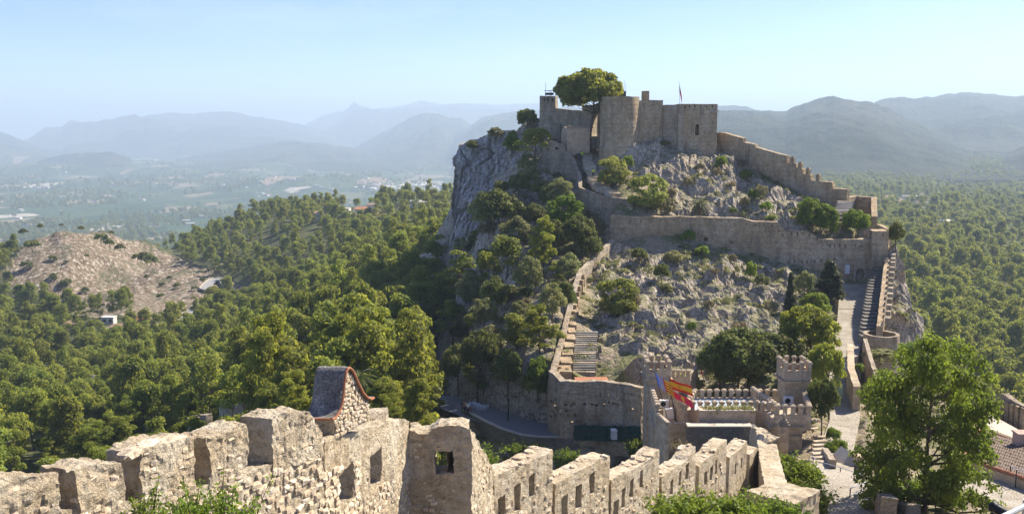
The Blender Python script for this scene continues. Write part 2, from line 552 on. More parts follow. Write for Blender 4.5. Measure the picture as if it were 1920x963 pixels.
GZ = [(115, -95, 620), (200, -110, 700), (0, -100, 640), (-300, -110, 700), (330, -120, 850), (0, -170, 1000), (200, -185, 1100), (500, -150, 1000), (700, -130, 950), (850, -120, 950), (0, -235, 1600), (400, -240, 1700), (800, -225, 1700), (-400, -240, 1700),
      (-400, -262, 2500), (0, -262, 2300), (400, -264, 2400), (800, -262, 2500), (0, -262, 6000), (500, -262, 6000), (900, -260, 6000), (-400, -262, 6000), (0, -262, 32000), (1000, -262, 32000), (-400, -262, 32000),
      (1000, -60, 130), (1300, -60, 160), (1000, -75, 250), (1300, -75, 250), (1000, -95, 500), (1300, -90, 500), (1500, -85, 400), (1000, -150, 1200), (1300, -110, 1200), (1100, -230, 2500), (1400, -120, 2500), (1800, -95, 2600), (1700, -100, 3500), (2200, -100, 3000), (1300, -200, 4000), (1900, -100, 32000), (2300, -100, 32000),
      (1800, -70, 170), (1900, -62, 130), (2000, -75, 200), (2300, -70, 150), (-300, -48, 60), (0, -45, 60), (400, -46, 60), (900, -55, 60), (1500, -60, 60), (2200, -60, 60), (0, -55, 20), (2200, -60, 20), (1000, -60, 20)]
P_, Z_ = [], []
for px, py, Y in GP:
    q = at(px, py, Y)
    P_.append((q[0] / Y * 5, math.log(Y))); Z_.append(q[2])
for px, z, Y in GZ:
    P_.append(((px - 960) / F * 1.0 * 5, math.log(Y))); Z_.append(z)
G_rbf = RBF(P_, Z_)
BARE = [(10, 520), (50, 445), (85, 420), (140, 420), (190, 436), (240, 438), (300, 470), (400, 510), (480, 548), (455, 572), (400, 560), (350, 596), (240, 600), (140, 590), (90, 560), (40, 560)]
MOUND = [(at(110, 500, 490), 57, 31), (at(215, 510, 560), 60, 26), (at(330, 560, 470), 60, 7)]   # stony hill in the valley
def ground_z(x, y, detail=True):
    x = np.asarray(x, float); y = np.asarray(y, float)
    ys = np.maximum(y, 8.0)
    z = G_rbf(np.stack([np.clip(x / ys, -1.1, 1.1) * 5, np.log(ys)], -1))
    m = np.zeros_like(z)
    # the two-topped stony hill: peak line from (115,428) to (215,440), shoulder down to the road
    for (px, py, Y, h, rx, ry) in ((112, 428, 500, 40, 50, 80), (180, 440, 540, 34, 55, 80), (240, 452, 560, 30, 55, 80), (330, 500, 520, 14, 60, 70)):
        c = at(px, py, Y)
        d = np.sqrt(((x - c[0]) / rx) ** 2 + ((y - c[1]) / ry) ** 2 + .03) - .10
        d = d + .05 * ridged(np.stack([x / 22, y / 60, x * 0], -1), 3, 7)
        base = c[2] + 2.5
        hgt = base - d * h
        m = hgt
        z = np.where(hgt > z, hgt, z) if True else z
    if detail:
        p3 = np.stack([x, y, np.zeros_like(x)], -1)
        k = np.clip((ys - 40) / 200, 0, 1)
        z = z + k * fbm(p3 / 40.0, 4, 3) * 3.0
        hill_k = np.exp(-(((x + 245) / 110) ** 2 + ((y - 510) / 90) ** 2) ** 2)
        z = z + hill_k * ((ridged(p3 / 30.0, 5, 13) - .62) * 9 + fbm(p3 / 6.0, 3, 14) * 1.2)
        kk = np.clip((ys - 1800) / 2500, 0, 1)
        z = z + kk * np.maximum(fbm(p3 / 900.0, 4, 5) + .05, 0) * 110 * np.clip((ys - 2600) / 2500, 0, 1) * np.clip(1.3 - ys / 16000, 0, 1)
        z = z + kk * fbm(p3 / 260.0, 3, 8) * 9
    return z

az = np.concatenate([np.linspace(-46, -31, 24)[:-1], np.linspace(-31, 31, 460), np.linspace(31, 46, 24)[1:]])
ta = np.tan(np.radians(az))
ly = np.exp(np.concatenate([np.linspace(math.log(15), math.log(60), 20)[:-1], np.linspace(math.log(60), math.log(26000), 520)]))
X, Y = np.meshgrid(ta, ly, indexing='ij')
X = X * Y
Zg = ground_z(X, Y)
b = MB().sheet(np.stack([X, Y, Zg], -1)[::-1])
ground = tag(b.build('ground', GROUNDM, None, True), None, None, None, 'structure')
gv = np.concatenate(b.v)
gpx, gpy = proj(gv[:, 0], gv[:, 1], gv[:, 2])
bare = pip(gpx + 6 * fbm(gv / 12.0, 3, 2), gpy, BARE) & (gv[:, 1] < 700) & (gv[:, 1] > 380)
at_ = ground.data.attributes.new('bare', 'FLOAT', 'POINT')
at_.data.foreach_set('value', bare.astype(np.float32))

# ---- castle hill: fine height field
HP = [(1110, 292, 206), (1095, 300, 200), (1120, 330, 190), (1150, 362, 179), (1165, 378, 174), (1160, 296, 193), (1215, 272, 196), (1270, 285, 197), (1338, 296, 196), (1240, 305, 191), (1185, 302, 189), (1210, 330, 184),
      (1300, 330, 187), (1260, 352, 181), (1400, 350, 185), (1350, 305, 193), (1300, 398, 171), (1400, 402, 171), (1250, 396, 172), (1200, 402, 171), (1450, 425, 168), (1500, 432, 167), (1550, 445, 166), (1610, 445, 166),
      (1480, 382, 177), (1560, 397, 175), (1605, 405, 174), (1450, 352, 184), (1400, 322, 192), (1520, 375, 180), (1400, 300, 200), (1450, 330, 192),
      (1150, 468, 165.5), (1200, 465, 164.5), (1250, 460, 164), (1300, 465, 163.5), (1350, 475, 163), (1400, 487, 162.5), (1460, 507, 161.5), (1520, 522, 160.5), (1570, 534, 160), (1618, 534, 160),
      (1080, 400, 180.5), (1067, 375, 188.5), (1054, 350, 196), (1098, 428, 176), (1120, 440, 173.5), (1145, 442, 171), (1240, 500, 157), (1300, 488, 157), (1340, 492, 156), (1400, 515, 152), (1450, 540, 147), (1380, 560, 143), (1300, 560, 143), (1240, 565, 142), (1200, 520, 152), (1200, 605, 132), (1160, 597, 134),
      (1250, 622, 128), (1300, 622, 128), (1350, 610, 131), (1420, 600, 134), (1480, 600, 135), (1520, 585, 140), (1300, 672, 117), (1250, 690, 112), (1350, 690, 114), (1450, 655, 122), (1400, 700, 110), (1500, 700, 111), (1540, 645, 126), (1530, 560, 148),
      (1150, 652, 121), (1160, 702, 112), (1200, 722, 108), (1095, 628, 127), (1100, 702, 116), (1050, 705, 113), (1110, 590, 137), (1120, 545, 147), (1132, 505, 155), (1092, 565, 141), (1060, 655, 121), (1075, 600, 131),
      (1612, 545, 157), (1600, 600, 143), (1590, 650, 128), (1580, 700, 116), (1580, 770, 102), (1640, 600, 143), (1630, 650, 128), (1640, 545, 158), (1560, 740, 107), (1620, 760, 104),
      (1685, 480, 160), (1705, 545, 150), (1716, 600, 141), (1690, 600, 139), (1680, 530, 153),
      (1005, 245, 214), (985, 225, 224), (1000, 300, 202), (1000, 400, 184), (950, 400, 186), (905, 470, 187), (950, 500, 166), (1000, 500, 160), (1050, 500, 153), (1100, 440, 168), (1060, 400, 178), (1045, 340, 192),
      (860, 560, 172), (900, 600, 150), (950, 600, 141), (1000, 600, 132), (1050, 560, 142), (860, 690, 141), (900, 690, 130), (950, 690, 124), (1000, 690, 118), (850, 735, 134), (900, 745, 124.5), (950, 752, 119.5), (1000, 755, 114.5), (1020, 770, 112),
      (840, 768, 125), (900, 775, 121), (945, 798, 116), (1040, 818, 110.5), (1200, 828, 107), (880, 778, 119), (905, 760, 123.5), (965, 785, 118), (1015, 805, 113.5), (860, 765, 128),
      (1225, 870, 90), (1300, 855, 88), (1400, 850, 88), (1500, 855, 86), (1300, 800, 98), (1400, 800, 98),
      (1540, 940, 62), (1545, 872, 75), (1530, 832, 88), (1560, 800, 95), (1600, 850, 80), (1640, 830, 86), (1850, 925, 68), (1700, 940, 64), (1760, 880, 76), (1920, 900, 72), (1900, 960, 62), (1620, 930, 65), (1580, 900, 70)]
HZ = [ # px, z, distance : behind crests, inside towers, feet
      (1040, -2.5, 216), (1110, -5, 216), (1200, -3, 212), (1300, -3, 212), (1400, -10, 212), (1200, -20, 240), (1300, -20, 240), (1100, -20, 245), (1450, -22, 210), (1550, -27, 195), (1620, -32, 190), (1700, -45, 180), (1300, -50, 262), (1100, -50, 262), (1500, -55, 240),
      (905, -3.6, 231), (940, -2.4, 230), (965, -2.2, 224), (875, -14, 230), (858, -24, 226), (835, -45, 225), (835, -50, 205), (900, -10, 245), (880, -30, 258), (950, -30, 258), (845, -38, 192), (872, -30, 203), (815, -50, 180), (800, -52, 160), (815, -48, 145), (780, -52, 130), (760, -52, 200),
      (925, -12, 213), (900, -22, 206), (945, -9, 209),
      (880, -44, 108), (960, -42, 103), (1060, -41, 100), (1200, -39, 98), (800, -46, 110), (700, -50, 110), (980, -42, 90), (1120, -38, 84), (1240, -34.5, 82), (1350, -33, 80), (830, -43.0, 121),
      (1720, -50, 160), (1760, -60, 150), (1750, -60, 125), (1720, -46, 130), (1800, -62, 180), (1900, -60, 150), (1860, -52, 130), (1760, -34, 112), (1900, -34, 104), (1850, -31, 92), (1950, -30, 84), (2000, -34, 100), (2050, -45, 120), (2300, -60, 100), (1700, -31.5, 100), (1780, -33, 102),
      (2100, -29, 70), (2400, -40, 60)]
HW = [ # x, y, z : ground under and beside the foreground ramparts
      (0, 4, -7), (-8, 8, -13), (-6, 14, -14), (-12, 15, -20), (-22, 20, -32), (-22, 40, -38), (-40, 30, -42), (-40, 60, -46), (-55, 60, -50), (-25, 70, -46), (-8, 30, -27), (-10, 45, -36), (0, 26, -16), (0, 34, -21), (0, 45, -33), (6, 60, -36), (0, 70, -42),
      (3, 12, -9), (8, 20, -12), (3, 30, -15.5), (10, 32, -16.5), (12, 45, -22), (18, 50, -23), (10, 58, -28), (20, 60, -25.5), (24, 70, -29), (15, 20, -11), (25, 30, -15), (25, 45, -21), (40, 45, -22.5), (50, 40, -22), (60, 60, -26), (30, 56, -24.6), (45, 20, -14), (70, 20, -20), (80, 50, -30), (95, 70, -40), (105, 40, -45), (14, 66, -30)]
P_, Z_ = [], []
for px, py, Y_ in HP:
    q = at(px, py, Y_); P_.append(q[:2]); Z_.append(q[2])
for px, z, Y_ in HZ:
    P_.append((atx(px, Y_), Y_)); Z_.append(z)
for x, y, z in HW: P_.append((x, y)); Z_.append(z)
H_rbf = RBF(P_, Z_, .6)
ROCKS = [([(1140, 470), (1400, 490), (1560, 540), (1520, 610), (1430, 690), (1330, 700), (1260, 690), (1120, 640), (1105, 580), (1120, 500)], 1.0),
         ([(1180, 260), (1345, 285), (1450, 350), (1560, 400), (1500, 440), (1400, 412), (1225, 405), (1215, 340), (1165, 300)], 1.0),
         ([(830, 260), (1010, 210), (1020, 330), (1050, 340), (1140, 450), (1060, 520), (1025, 700), (1020, 790), (960, 765), (900, 745), (850, 735), (790, 640), (790, 500)], .85),
         ([(1660, 470), (1730, 470), (1740, 640), (1650, 640)], 1.0)]
FLAT = [([(1075, 285), (1130, 285), (1120, 320), (1200, 375), (1190, 400), (1120, 360), (1085, 330)], 0),
        ([(1545, 535), (1665, 535), (1665, 620), (1630, 650), (1640, 780), (1540, 800), (1540, 720), (1575, 640), (1590, 580)], 0),
        ([(1030, 715), (1030, 560), (1110, 560), (1125, 720)], .15),
        ([(820, 745), (905, 745), (1020, 800), (1210, 810), (1210, 835), (1040, 828), (940, 812), (860, 780)], 0)]
nx, ny = 400, 520
xs = np.linspace(-58, 110, nx); ys = np.linspace(3, 262, ny)
HX, HY = np.meshgrid(xs, ys, indexing='ij')
HZ0 = H_rbf(np.stack([HX, HY], -1))
hp, hq = proj(HX, HY, HZ0)
rk = np.full(HX.shape, .12)
for poly, v in ROCKS: rk = np.where(pip(hp, hq, poly) & (HY > 104), v, rk)
for poly, v in FLAT: rk = np.where(pip(hp, hq, poly) & (HY > 98), v, rk)
rk = np.where((HX < -2) & (HY < 100), .5, rk)
rk = np.where(HY > 212, .6, rk)
for _ in range(3):
    rk[1:-1, 1:-1] = (rk[1:-1, 1:-1] * 2 + rk[2:, 1:-1] + rk[:-2, 1:-1] + rk[1:-1, 2:] + rk[1:-1, :-2]) / 6
P3 = np.stack([HX, HY, HZ0], -1)
ca, sa = math.cos(.6), math.sin(.6)
PR = np.stack([P3[..., 0] * ca + P3[..., 2] * sa, P3[..., 1], -P3[..., 0] * sa + P3[..., 2] * ca], -1)   # along the dipping beds
f1, f2, idv = cells(PR / np.array([4.5, 3.2, 2.2]), 4)
g1, g2, idw = cells(PR / np.array([1.7, 1.3, .9]) + fbm(P3 / 2, 2, 1)[..., None] * .4, 9)
D = (ridged(PR / np.array([16.0, 9.0, 6.0]), 4, 3, .45) - .62) * 5.6 + (idv - .5) * 1.0 - np.clip(.16 - (f2 - f1), 0, .16) * 4 + (idw - .5) * .22 - np.clip(.14 - (g2 - g1), 0, .14) * 1.6 + fbm(P3 / 1.1, 2, 12) * .12
dx = fbm(P3 / 3.0, 3, 21) * 1.3 + (idw - .5) * .25
dy = fbm(P3 / 3.0, 3, 22) * 1.3 + (idv - .5) * .6
soft = fbm(P3 / 3.0, 4, 33) * .25
HZf = HZ0 + rk * D + (1 - rk) * soft * np.where(rk < .05, .15, 1)
HG = np.stack([HX + rk * dx, HY + rk * dy, HZf], -1)
edge = np.minimum.reduce([HX - xs[0], xs[-1] - HX, ys[-1] - HY])
HG[..., 2] = np.where(edge < 2, np.minimum(HG[..., 2], ground_z(HX, HY) - 4), HG[..., 2])
hb = MB().sheet(HG[::-1])
hill = tag(hb.build('castle_hill', HILLM, None, False), None, None, None, 'structure')
a_ = hill.data.attributes.new('rock', 'FLOAT', 'POINT')
a_.data.foreach_set('value', rk[::-1].ravel().astype(np.float32))

# ---- the bare cliff at the left end of the hill
ctop = [(872, 268, 246), (862, 272, 236), (857, 285, 228), (862, 270, 222), (880, 262, 221), (905, 256, 220), (935, 247, 219), (962, 244, 216), (985, 262, 211)]
cbot = [(872, 500, 244), (856, 500, 232), (850, 500, 216), (852, 492, 207), (868, 478, 203), (890, 445, 201), (915, 408, 203), (940, 372, 205), (980, 330, 205)]
def lerp_path(pts, n):
    P = np.array([at(*p) for p in pts])
    t = np.linspace(0, len(P) - 1, n)
    i = np.minimum(t.astype(int), len(P) - 2)
    f = (t - i)[:, None]
    return P[i] * (1 - f) + P[i + 1] * f
nc, nr = 150, 120
A_, B_ = lerp_path(ctop, nc), lerp_path(cbot, nc)
t = np.linspace(0, 1, nr)[None, :, None]
t2 = t ** 1.25
CG = np.concatenate([A_[:, None, :2] * (1 - t2) + B_[:, None, :2] * t2, (A_[:, None, 2:] * (1 - t) + B_[:, None, 2:] * t)], -1)
q = CG / np.array([3.5, 3.5, 16.0])
amp = np.clip(t * 8, .25, 1)[..., 0]
fl = (ridged(q, 4, 6) - .6) * 4.5
c1, c2, ci = cells(CG / np.array([3.0, 3.0, 9.0]), 8)
d1, d2, di = cells(CG / np.array([1.3, 1.3, 3.0]), 18)
off = (fl + (ci - .5) * 2.2 - np.clip(.12 - (c2 - c1), 0, .12) * 8 + (di - .5) * .8 + fbm(CG / 1.2, 2, 3) * .4) * amp
nrm = np.array([-.45, -.85, .1])
CG = CG + off[..., None] * nrm
CG[..., 2] += fbm(CG / 4.0, 3, 5) * .7
cliff = tag(MB().sheet(CG).build('cliff', CLIFFM), None, None, None, 'structure')

# ---- mountains
def ridge(pts, Yd, base, front, back=.35, amp=.2, seed=0, nt=90, step=2.2, wl=900):
    pts = sorted(pts)
    px = np.arange(pts[0][0], pts[-1][0], step)
    py = np.interp(px, [p[0] for p in pts], [p[1] for p in pts])
    py = py + fbm(np.stack([px / 14.0, px * 0, px * 0 + seed], -1), 5, seed) * 2.6
    cr = np.array([at(a, b_, Yd) for a, b_ in zip(px, py)])
    tt = np.concatenate([-np.linspace(1, 0, nt), np.linspace(0, back, 12)[1:]])
    Yc = Yd + tt * front
    xx = (px[:, None] - 960) / F / CP * 0 + cr[:, 0:1] / Yd * Yc[None, :]
    yy = np.broadcast_to(Yc[None, :], xx.shape)
    H = cr[:, 2:3] - base
    a = np.abs(tt)[None, :]
    shp = np.where(tt[None, :] < 0, (1 - a) ** 1.25, 1 - a / back)
    p3 = np.stack([xx, yy, xx * 0], -1)
    gul = (ridged(p3 / wl, 5, seed + 2) - .62) * 2.2
    zz = base + H * shp + H * amp * gul * 1.5 * np.clip(a * 6, 0, 1) * np.where(tt[None, :] < 0, np.clip((1 - a) * 4, 0, 1), 1) * 1.6
    zz = zz - 30 * (a > .985)
    # ends of the ridge sink to its foot
    e = np.minimum(np.arange(len(px)), np.arange(len(px))[::-1])[:, None] / 6.0
    zz = np.where(e < 1, base + (zz - base) * e, zz)
    return tag(MB().sheet(np.stack([xx, yy, zz], -1)[::-1]).build('mountain', MOUNTM, None, True), None, None, None, 'structure')

ridge([(-500, 250), (-200, 235), (0, 247), (30, 258), (75, 275), (120, 300)], 9000, -265, 2500, seed=1)
ridge([(20, 300), (45, 264), (62, 256), (85, 239), (95, 238), (115, 238), (130, 226), (160, 228), (190, 226), (240, 215), (270, 217), (305, 212), (360, 213), (410, 209), (450, 211), (475, 219), (500, 222), (560, 232), (600, 243), (660, 262), (700, 290)], 11500, -265, 3600, seed=2, wl=1600)
ridge([(560, 250), (575, 232), (610, 213), (640, 209), (665, 196), (680, 200), (700, 204), (750, 199), (790, 189), (825, 196), (870, 193), (930, 196), (1000, 194), (1060, 200), (1150, 240)], 14500, -265, 3500, seed=3, wl=1600)
ridge([(570, 275), (600, 250), (640, 225), (665, 207), (680, 203), (700, 206), (711, 202), (724, 208), (745, 204), (775, 202), (800, 199), (850, 204), (920, 205), (1000, 204), (1100, 215), (1200, 260)], 12500, -265, 3600, seed=4, wl=1700)
ridge([(640, 285), (700, 262), (740, 240), (765, 228), (790, 218), (840, 223), (862, 222), (880, 232), (920, 245), (980, 262)], 9000, -265, 2800, seed=5, wl=1000)
ridge([(840, 262), (875, 240), (905, 220), (940, 211), (990, 208), (1050, 207), (1120, 215), (1200, 262)], 7800, -265, 2600, seed=6, wl=900)
ridge([(60, 305), (120, 288), (165, 284), (210, 285), (260, 300)], 6400, -262, 900, seed=7, wl=500)
ridge([(330, 300), (400, 286), (480, 274), (530, 265), (600, 268), (680, 280), (760, 300)], 7600, -262, 1800, seed=8, wl=600)
ridge([(1230, 225), (1300, 203), (1345, 199), (1375, 196), (1400, 201), (1440, 210), (1500, 230)], 6200, -110, 1500, seed=9, wl=700)
ridge([(1250, 240), (1300, 215), (1345, 208), (1400, 206), (1440, 207), (1475, 208), (1490, 199), (1510, 192), (1545, 190), (1562, 186), (1600, 192), (1635, 195), (1665, 205), (1700, 222), (1760, 245), (1830, 280), (1900, 320), (1960, 360)], 3700, -105, 1800, seed=10, wl=620, amp=.16, nt=150)
ridge([(1560, 230), (1640, 196), (1700, 186), (1750, 181), (1800, 174), (1840, 174), (1880, 180), (1960, 180), (2100, 186), (2300, 230)], 5200, -105, 2400, seed=11, wl=800, amp=.15, nt=120)
ridge([(1780, 352), (1830, 325), (1870, 298), (1920, 272), (2000, 240), (2150, 250), (2300, 320)], 2900, -100, 1100, seed=12, wl=450, amp=.16, nt=120)

# ---- haze: one closed box of even, pale air round everything
def haze_box():
    x0, x1, y0, y1, z0, z1 = -30000, 30000, -400, 26500, -330, 470
    b_ = MB().hexa([(x0, y0, z0), (x1, y0, z0), (x1, y1, z0), (x0, y1, z0)], [(x0, y0, z1), (x1, y0, z1), (x1, y1, z1), (x0, y1, z1)])
    k = N('haze_air')
    v = k.n('VolumePrincipled')
    v.inputs['Color'].default_value = (.63, .80, .97, 1)
    v.inputs['Density'].default_value = HAZE_D
    v.inputs['Anisotropy'].default_value = .1
    k.t.links.new(v.outputs[0], k.out.inputs['Volume'])
    return tag(b_.build('haze', k.m), 'thin bluish haze lying over the valley', None, None, 'stuff')
HAZE_D = 0.00016
haze_box()

# ---- ray casting against the land, so that things stand where the photograph shows them
def bvh_of(*objs):
    V, Fc, n = [], [], 0
    for o in objs:
        me = o.data
        v = np.empty(len(me.vertices) * 3, np.float32); me.vertices.foreach_get('co', v)
        V.append(v.reshape(-1, 3))
        l = np.empty(len(me.loops), np.int32); me.loops.foreach_get('vertex_index', l)
        Fc.append(l.reshape(-1, 4) + n)
        n += len(me.vertices)
    return BVHTree.FromPolygons(np.concatenate(V).tolist(), np.concatenate(Fc).tolist())
LAND = bvh_of(hill, ground, cliff)
def carve(objs, gap=.28):
    """cut the hill down under paths, roads and stairs laid on it"""
    global LAND, LANDH
    me = hill.data
    co = np.empty(len(me.vertices) * 3, np.float32); me.vertices.foreach_get('co', co); co = co.reshape(-1, 3)
    for o_ in objs:
        m4 = o_.matrix_basis.copy(); p_ = o_.parent
        while p_ is not None: m4 = p_.matrix_basis @ m4; p_ = p_.parent
        V = [m4 @ v.co for v in o_.data.vertices]
        t_ = BVHTree.FromPolygons(V, [tuple(f.vertices) for f in o_.data.polygons])
        A_ = np.array(V); lo, hi = A_.min(0), A_.max(0)
        for i in np.nonzero((co[:, 0] > lo[0] - .3) & (co[:, 0] < hi[0] + .3) & (co[:, 1] > lo[1] - .3) & (co[:, 1] < hi[1] + .3))[0]:
            for ddx in (-.4, 0, .4):
                r = t_.ray_cast(Vector((co[i, 0] + ddx, co[i, 1], 200)), Vector((0, 0, -1)))
                if r[0] is not None and co[i, 2] > r[0].z - gap: co[i, 2] = r[0].z - gap
    me.vertices.foreach_set('co', co.ravel()); me.update()
    LAND = bvh_of(hill, ground, cliff)
def hit(px, py, Yguess=None):
    d = Vector(ray(px, py)).normalized()
    st = Vector((0, 0, 0))
    if Yguess: st = Vector(at(px, py, Yguess * .8))
    r = LAND.ray_cast(st, d)
    if r[0] is None: return Vector(at(px, py, Yguess or 150))
    return r[0]
def land_z(x, y, top=400):
    r = LAND.ray_cast(Vector((x, y, top)), Vector((0, 0, -1)))
    return r[0].z if r[0] is not None else -60.0
# ================================================================== TREES
L_PINE = m_leaf('pine_needles', (.060, .086, .012), (.158, .196, .026), (.28, .31, .05), .52)
L_FAR = m_leaf('far_pine_needles', (.055, .084, .015), (.140, .182, .030), (.24, .28, .05), .52)
L_OAK = m_leaf('oak_leaves', (.05, .064, .014), (.12, .14, .026), (.20, .22, .05), .42, (.20, .24, .05))
L_MAPLE = m_leaf('maple_leaves', (.05, .08, .008), (.125, .175, .016), (.23, .29, .03), .5, (.25, .36, .04))
L_LIGHT = m_leaf('grey_green_leaves', (.09, .10, .035), (.20, .21, .07), (.34, .34, .12), .35, (.36, .36, .10))
L_BALL = m_leaf('olive_yellow_leaves', (.08, .10, .02), (.20, .22, .04), (.34, .36, .08), .42, (.5, .5, .06))
L_BUSH = m_leaf('bright_shrub_leaves', (.05, .09, .012), (.12, .19, .02), (.22, .30, .04), .42, (.36, .44, .04))
L_CYP = m_leaf('cypress_leaves', (.015, .028, .010), (.032, .050, .018), (.055, .075, .026), .18)
L_DRY = m_leaf('dry_shrub_leaves', (.12, .11, .05), (.23, .20, .10), (.38, .33, .19), .3, (.4, .33, .12))
GRASSM = m_leaf('tuft_leaves', (.07, .09, .025), (.17, .19, .06), (.34, .32, .15), .35, (.4, .38, .1))

def leaves(C, Nrm, size, seed, aspect=1.5, tri=False):
    """C: (n,3) leaf centres, Nrm: facing; one quad each"""
    g = np.random.RandomState(seed)
    n = len(C)
    Nn = Nrm + g.normal(0, .55, (n, 3))
    Nn /= np.linalg.norm(Nn, axis=1)[:, None] + 1e-9
    A = np.cross(Nn, g.normal(0, 1, (n, 3)))
    A /= np.linalg.norm(A, axis=1)[:, None] + 1e-9
    B = np.cross(Nn, A)
    s = size * g.uniform(.6, 1.35, (n, 1))
    a, b_ = A * s * aspect / 2, B * s / 2
    if tri:
        V = np.stack([C - a, C + a * .4 + b_, C + a * .4 - b_ * 1.1], 1).reshape(-1, 3)
        return V, None, np.arange(n * 3).reshape(n, 3)
    V = np.stack([C - a, C - b_ * .9, C + a, C + b_], 1).reshape(-1, 3)
    return V, np.arange(n * 4).reshape(n, 4), None

def clump_crown(seed, nclump, per, size, env, cr=(.22, .36), flat=.75, fill=.25, aspect=1.6, zc=None):
    """env(g, n) -> clump centres; leaves cover the upper shell of each clump"""
    g = np.random.RandomState(seed)
    cen = env(g, nclump)
    Cs, Ns = [], []
    for c in cen:
        r = g.uniform(*cr)
        m = int(per * (r / cr[1]) ** 2)
        d = g.normal(0, 1, (m, 3)); d /= np.linalg.norm(d, axis=1)[:, None]
        d[:, 2] = np.where(d[:, 2] < -.35, -d[:, 2], d[:, 2])
        rr = r * (1 - fill * g.uniform(0, 1, (m, 1)) ** 1.5) * (1 + .25 * vnoise(d * 2.5 + c * 5, seed))[:, None]
        Cs.append(c + d * rr * np.array([1, 1, flat]))
        Ns.append(d + np.array([0, 0, .25]))
    C, Nn = np.concatenate(Cs), np.concatenate(Ns)
    return C, Nn, cen

def env_pine(h0=.55, h1=1.75, wide=.72, top=.25):
    def f(g, n):
        o = []
        while len(o) < n:
            t = g.uniform(0, 1) ** .8
            z = h0 + (h1 - h0) * t
            rad = wide * (math.sin(math.pi * min(1, .22 + t * .62)) ** .8) * (1 - top * t)
            a = g.uniform(0, 2 * math.pi)
            r = rad * math.sqrt(g.uniform(.18, 1))
            o.append((r * math.cos(a), r * math.sin(a), z + g.uniform(-.08, .08)))
        return np.array(o)
    return f
def env_limbs(nl=10, h0=.5, h1=1.75, wide=.75, spread=.24, dome=False):
    def f(g, n):
        tips = []
        for k in range(nl):
            t = (k + .5) / nl
            a = k * 2.4 + g.uniform(-.5, .5)
            r = wide * (1 - .75 * t ** 1.4) * g.uniform(.6, 1.05) * (.75 + .25 * min(1, t * 4))
            if dome: r = wide * math.sqrt(max(.05, 1 - (abs(t - .36) / .68) ** 2.2)) * g.uniform(.62, 1.08)
            tips.append((r * math.cos(a), r * math.sin(a), h0 + (h1 - h0) * t + g.uniform(-.06, .06), r))
        o = []
        for i in range(n):
            x, y, z, r = tips[i % nl]
            u_ = g.uniform(.35, 1.08) if i >= nl else 1.0
            o.append((x * u_ + g.normal(0, spread * .4), y * u_ + g.normal(0, spread * .4), z - .12 * (1 - u_) + g.normal(0, spread * .3)))
        return np.array(o)
    return f
def env_dome(z0=.35, z1=1.5, wide=.75, low=.5):
    def f(g, n):
        o = []
        while len(o) < n:
            d = g.normal(0, 1, 3); d /= np.linalg.norm(d)
            if d[2] < -low: continue
            r = g.uniform(.45, 1) ** .5
            zc, zr = (z0 + z1) / 2, (z1 - z0) / 2
            o.append((d[0] * wide * r, d[1] * wide * r, zc + d[2] * zr * r))
        return np.array(o)
    return f
def env_umbrella(g, n):
    o = []
    for _ in range(n):
        a = g.uniform(0, 2 * math.pi); r = math.sqrt(g.uniform(0, 1)) * .86
        o.append((r * math.cos(a), r * math.sin(a), (1.12 if g.uniform() < .7 else .98) + .55 * math.sqrt(max(0, 1 - (r / .95) ** 2)) * g.uniform(.1, 1) - .14 * r * g.uniform(0, 1)))
    return np.array(o)
def env_cypress(g, n):
    o = []
    for _ in range(n):
        t = g.uniform(0, 1)
        r = .55 * math.sin(math.pi * (.12 + .88 * t) ** .7) ** .8 * (1 - .5 * t)
        a = g.uniform(0, 2 * math.pi)
        o.append((r * math.cos(a), r * math.sin(a), .3 + 5.0 * t))
    return np.array(o)
def env_cone(g, n):
    o = []
    for _ in range(n):
        t = g.uniform(0, 1) ** 1.3
        r = .85 * (1 - t) ** .8
        a = g.uniform(0, 2 * math.pi)
        o.append((r * math.cos(a) * g.uniform(.5, 1), r * math.sin(a) * g.uniform(.5, 1), .35 + 2.2 * t))
    return np.array(o)

def trunk_mb(seed, cen, h, r0, nl=8, lean=.12, fork=.3, r1=.35):
    g = np.random.RandomState(seed + 99)
    mb = MB()
    ph = g.uniform(0, 6.28)
    def cl(t): return np.array([lean * math.sin(ph + t * 2.6) * t, lean * math.cos(ph * 1.3 + t * 2.1) * t, h * t - .06])
    ts = np.linspace(0, 1, 9)
    mb.tube([cl(t_) for t_ in ts], [r0 * (1 + .5 * max(0, .12 - t_) / .12) * (1 - (1 - r1) * t_) for t_ in ts], 7)
    idx = g.permutation(len(cen))[:nl]
    for i in idx:
        c = cen[i]
        zt = max(h * fork, min(h * .96, c[2] - .35 * math.hypot(c[0], c[1]) - .05))
        a = cl(zt / h)
        m = a * .5 + c * .5 + np.array([0, 0, -.06])
        rr = r0 * (1 - (1 - r1) * zt / h) * .55
        mb.tube([a, a * .75 + m * .25 + [0, 0, .02], m, c * .9 + m * .1], [rr, rr * .8, rr * .55, rr * .2], 5, False)
    return mb

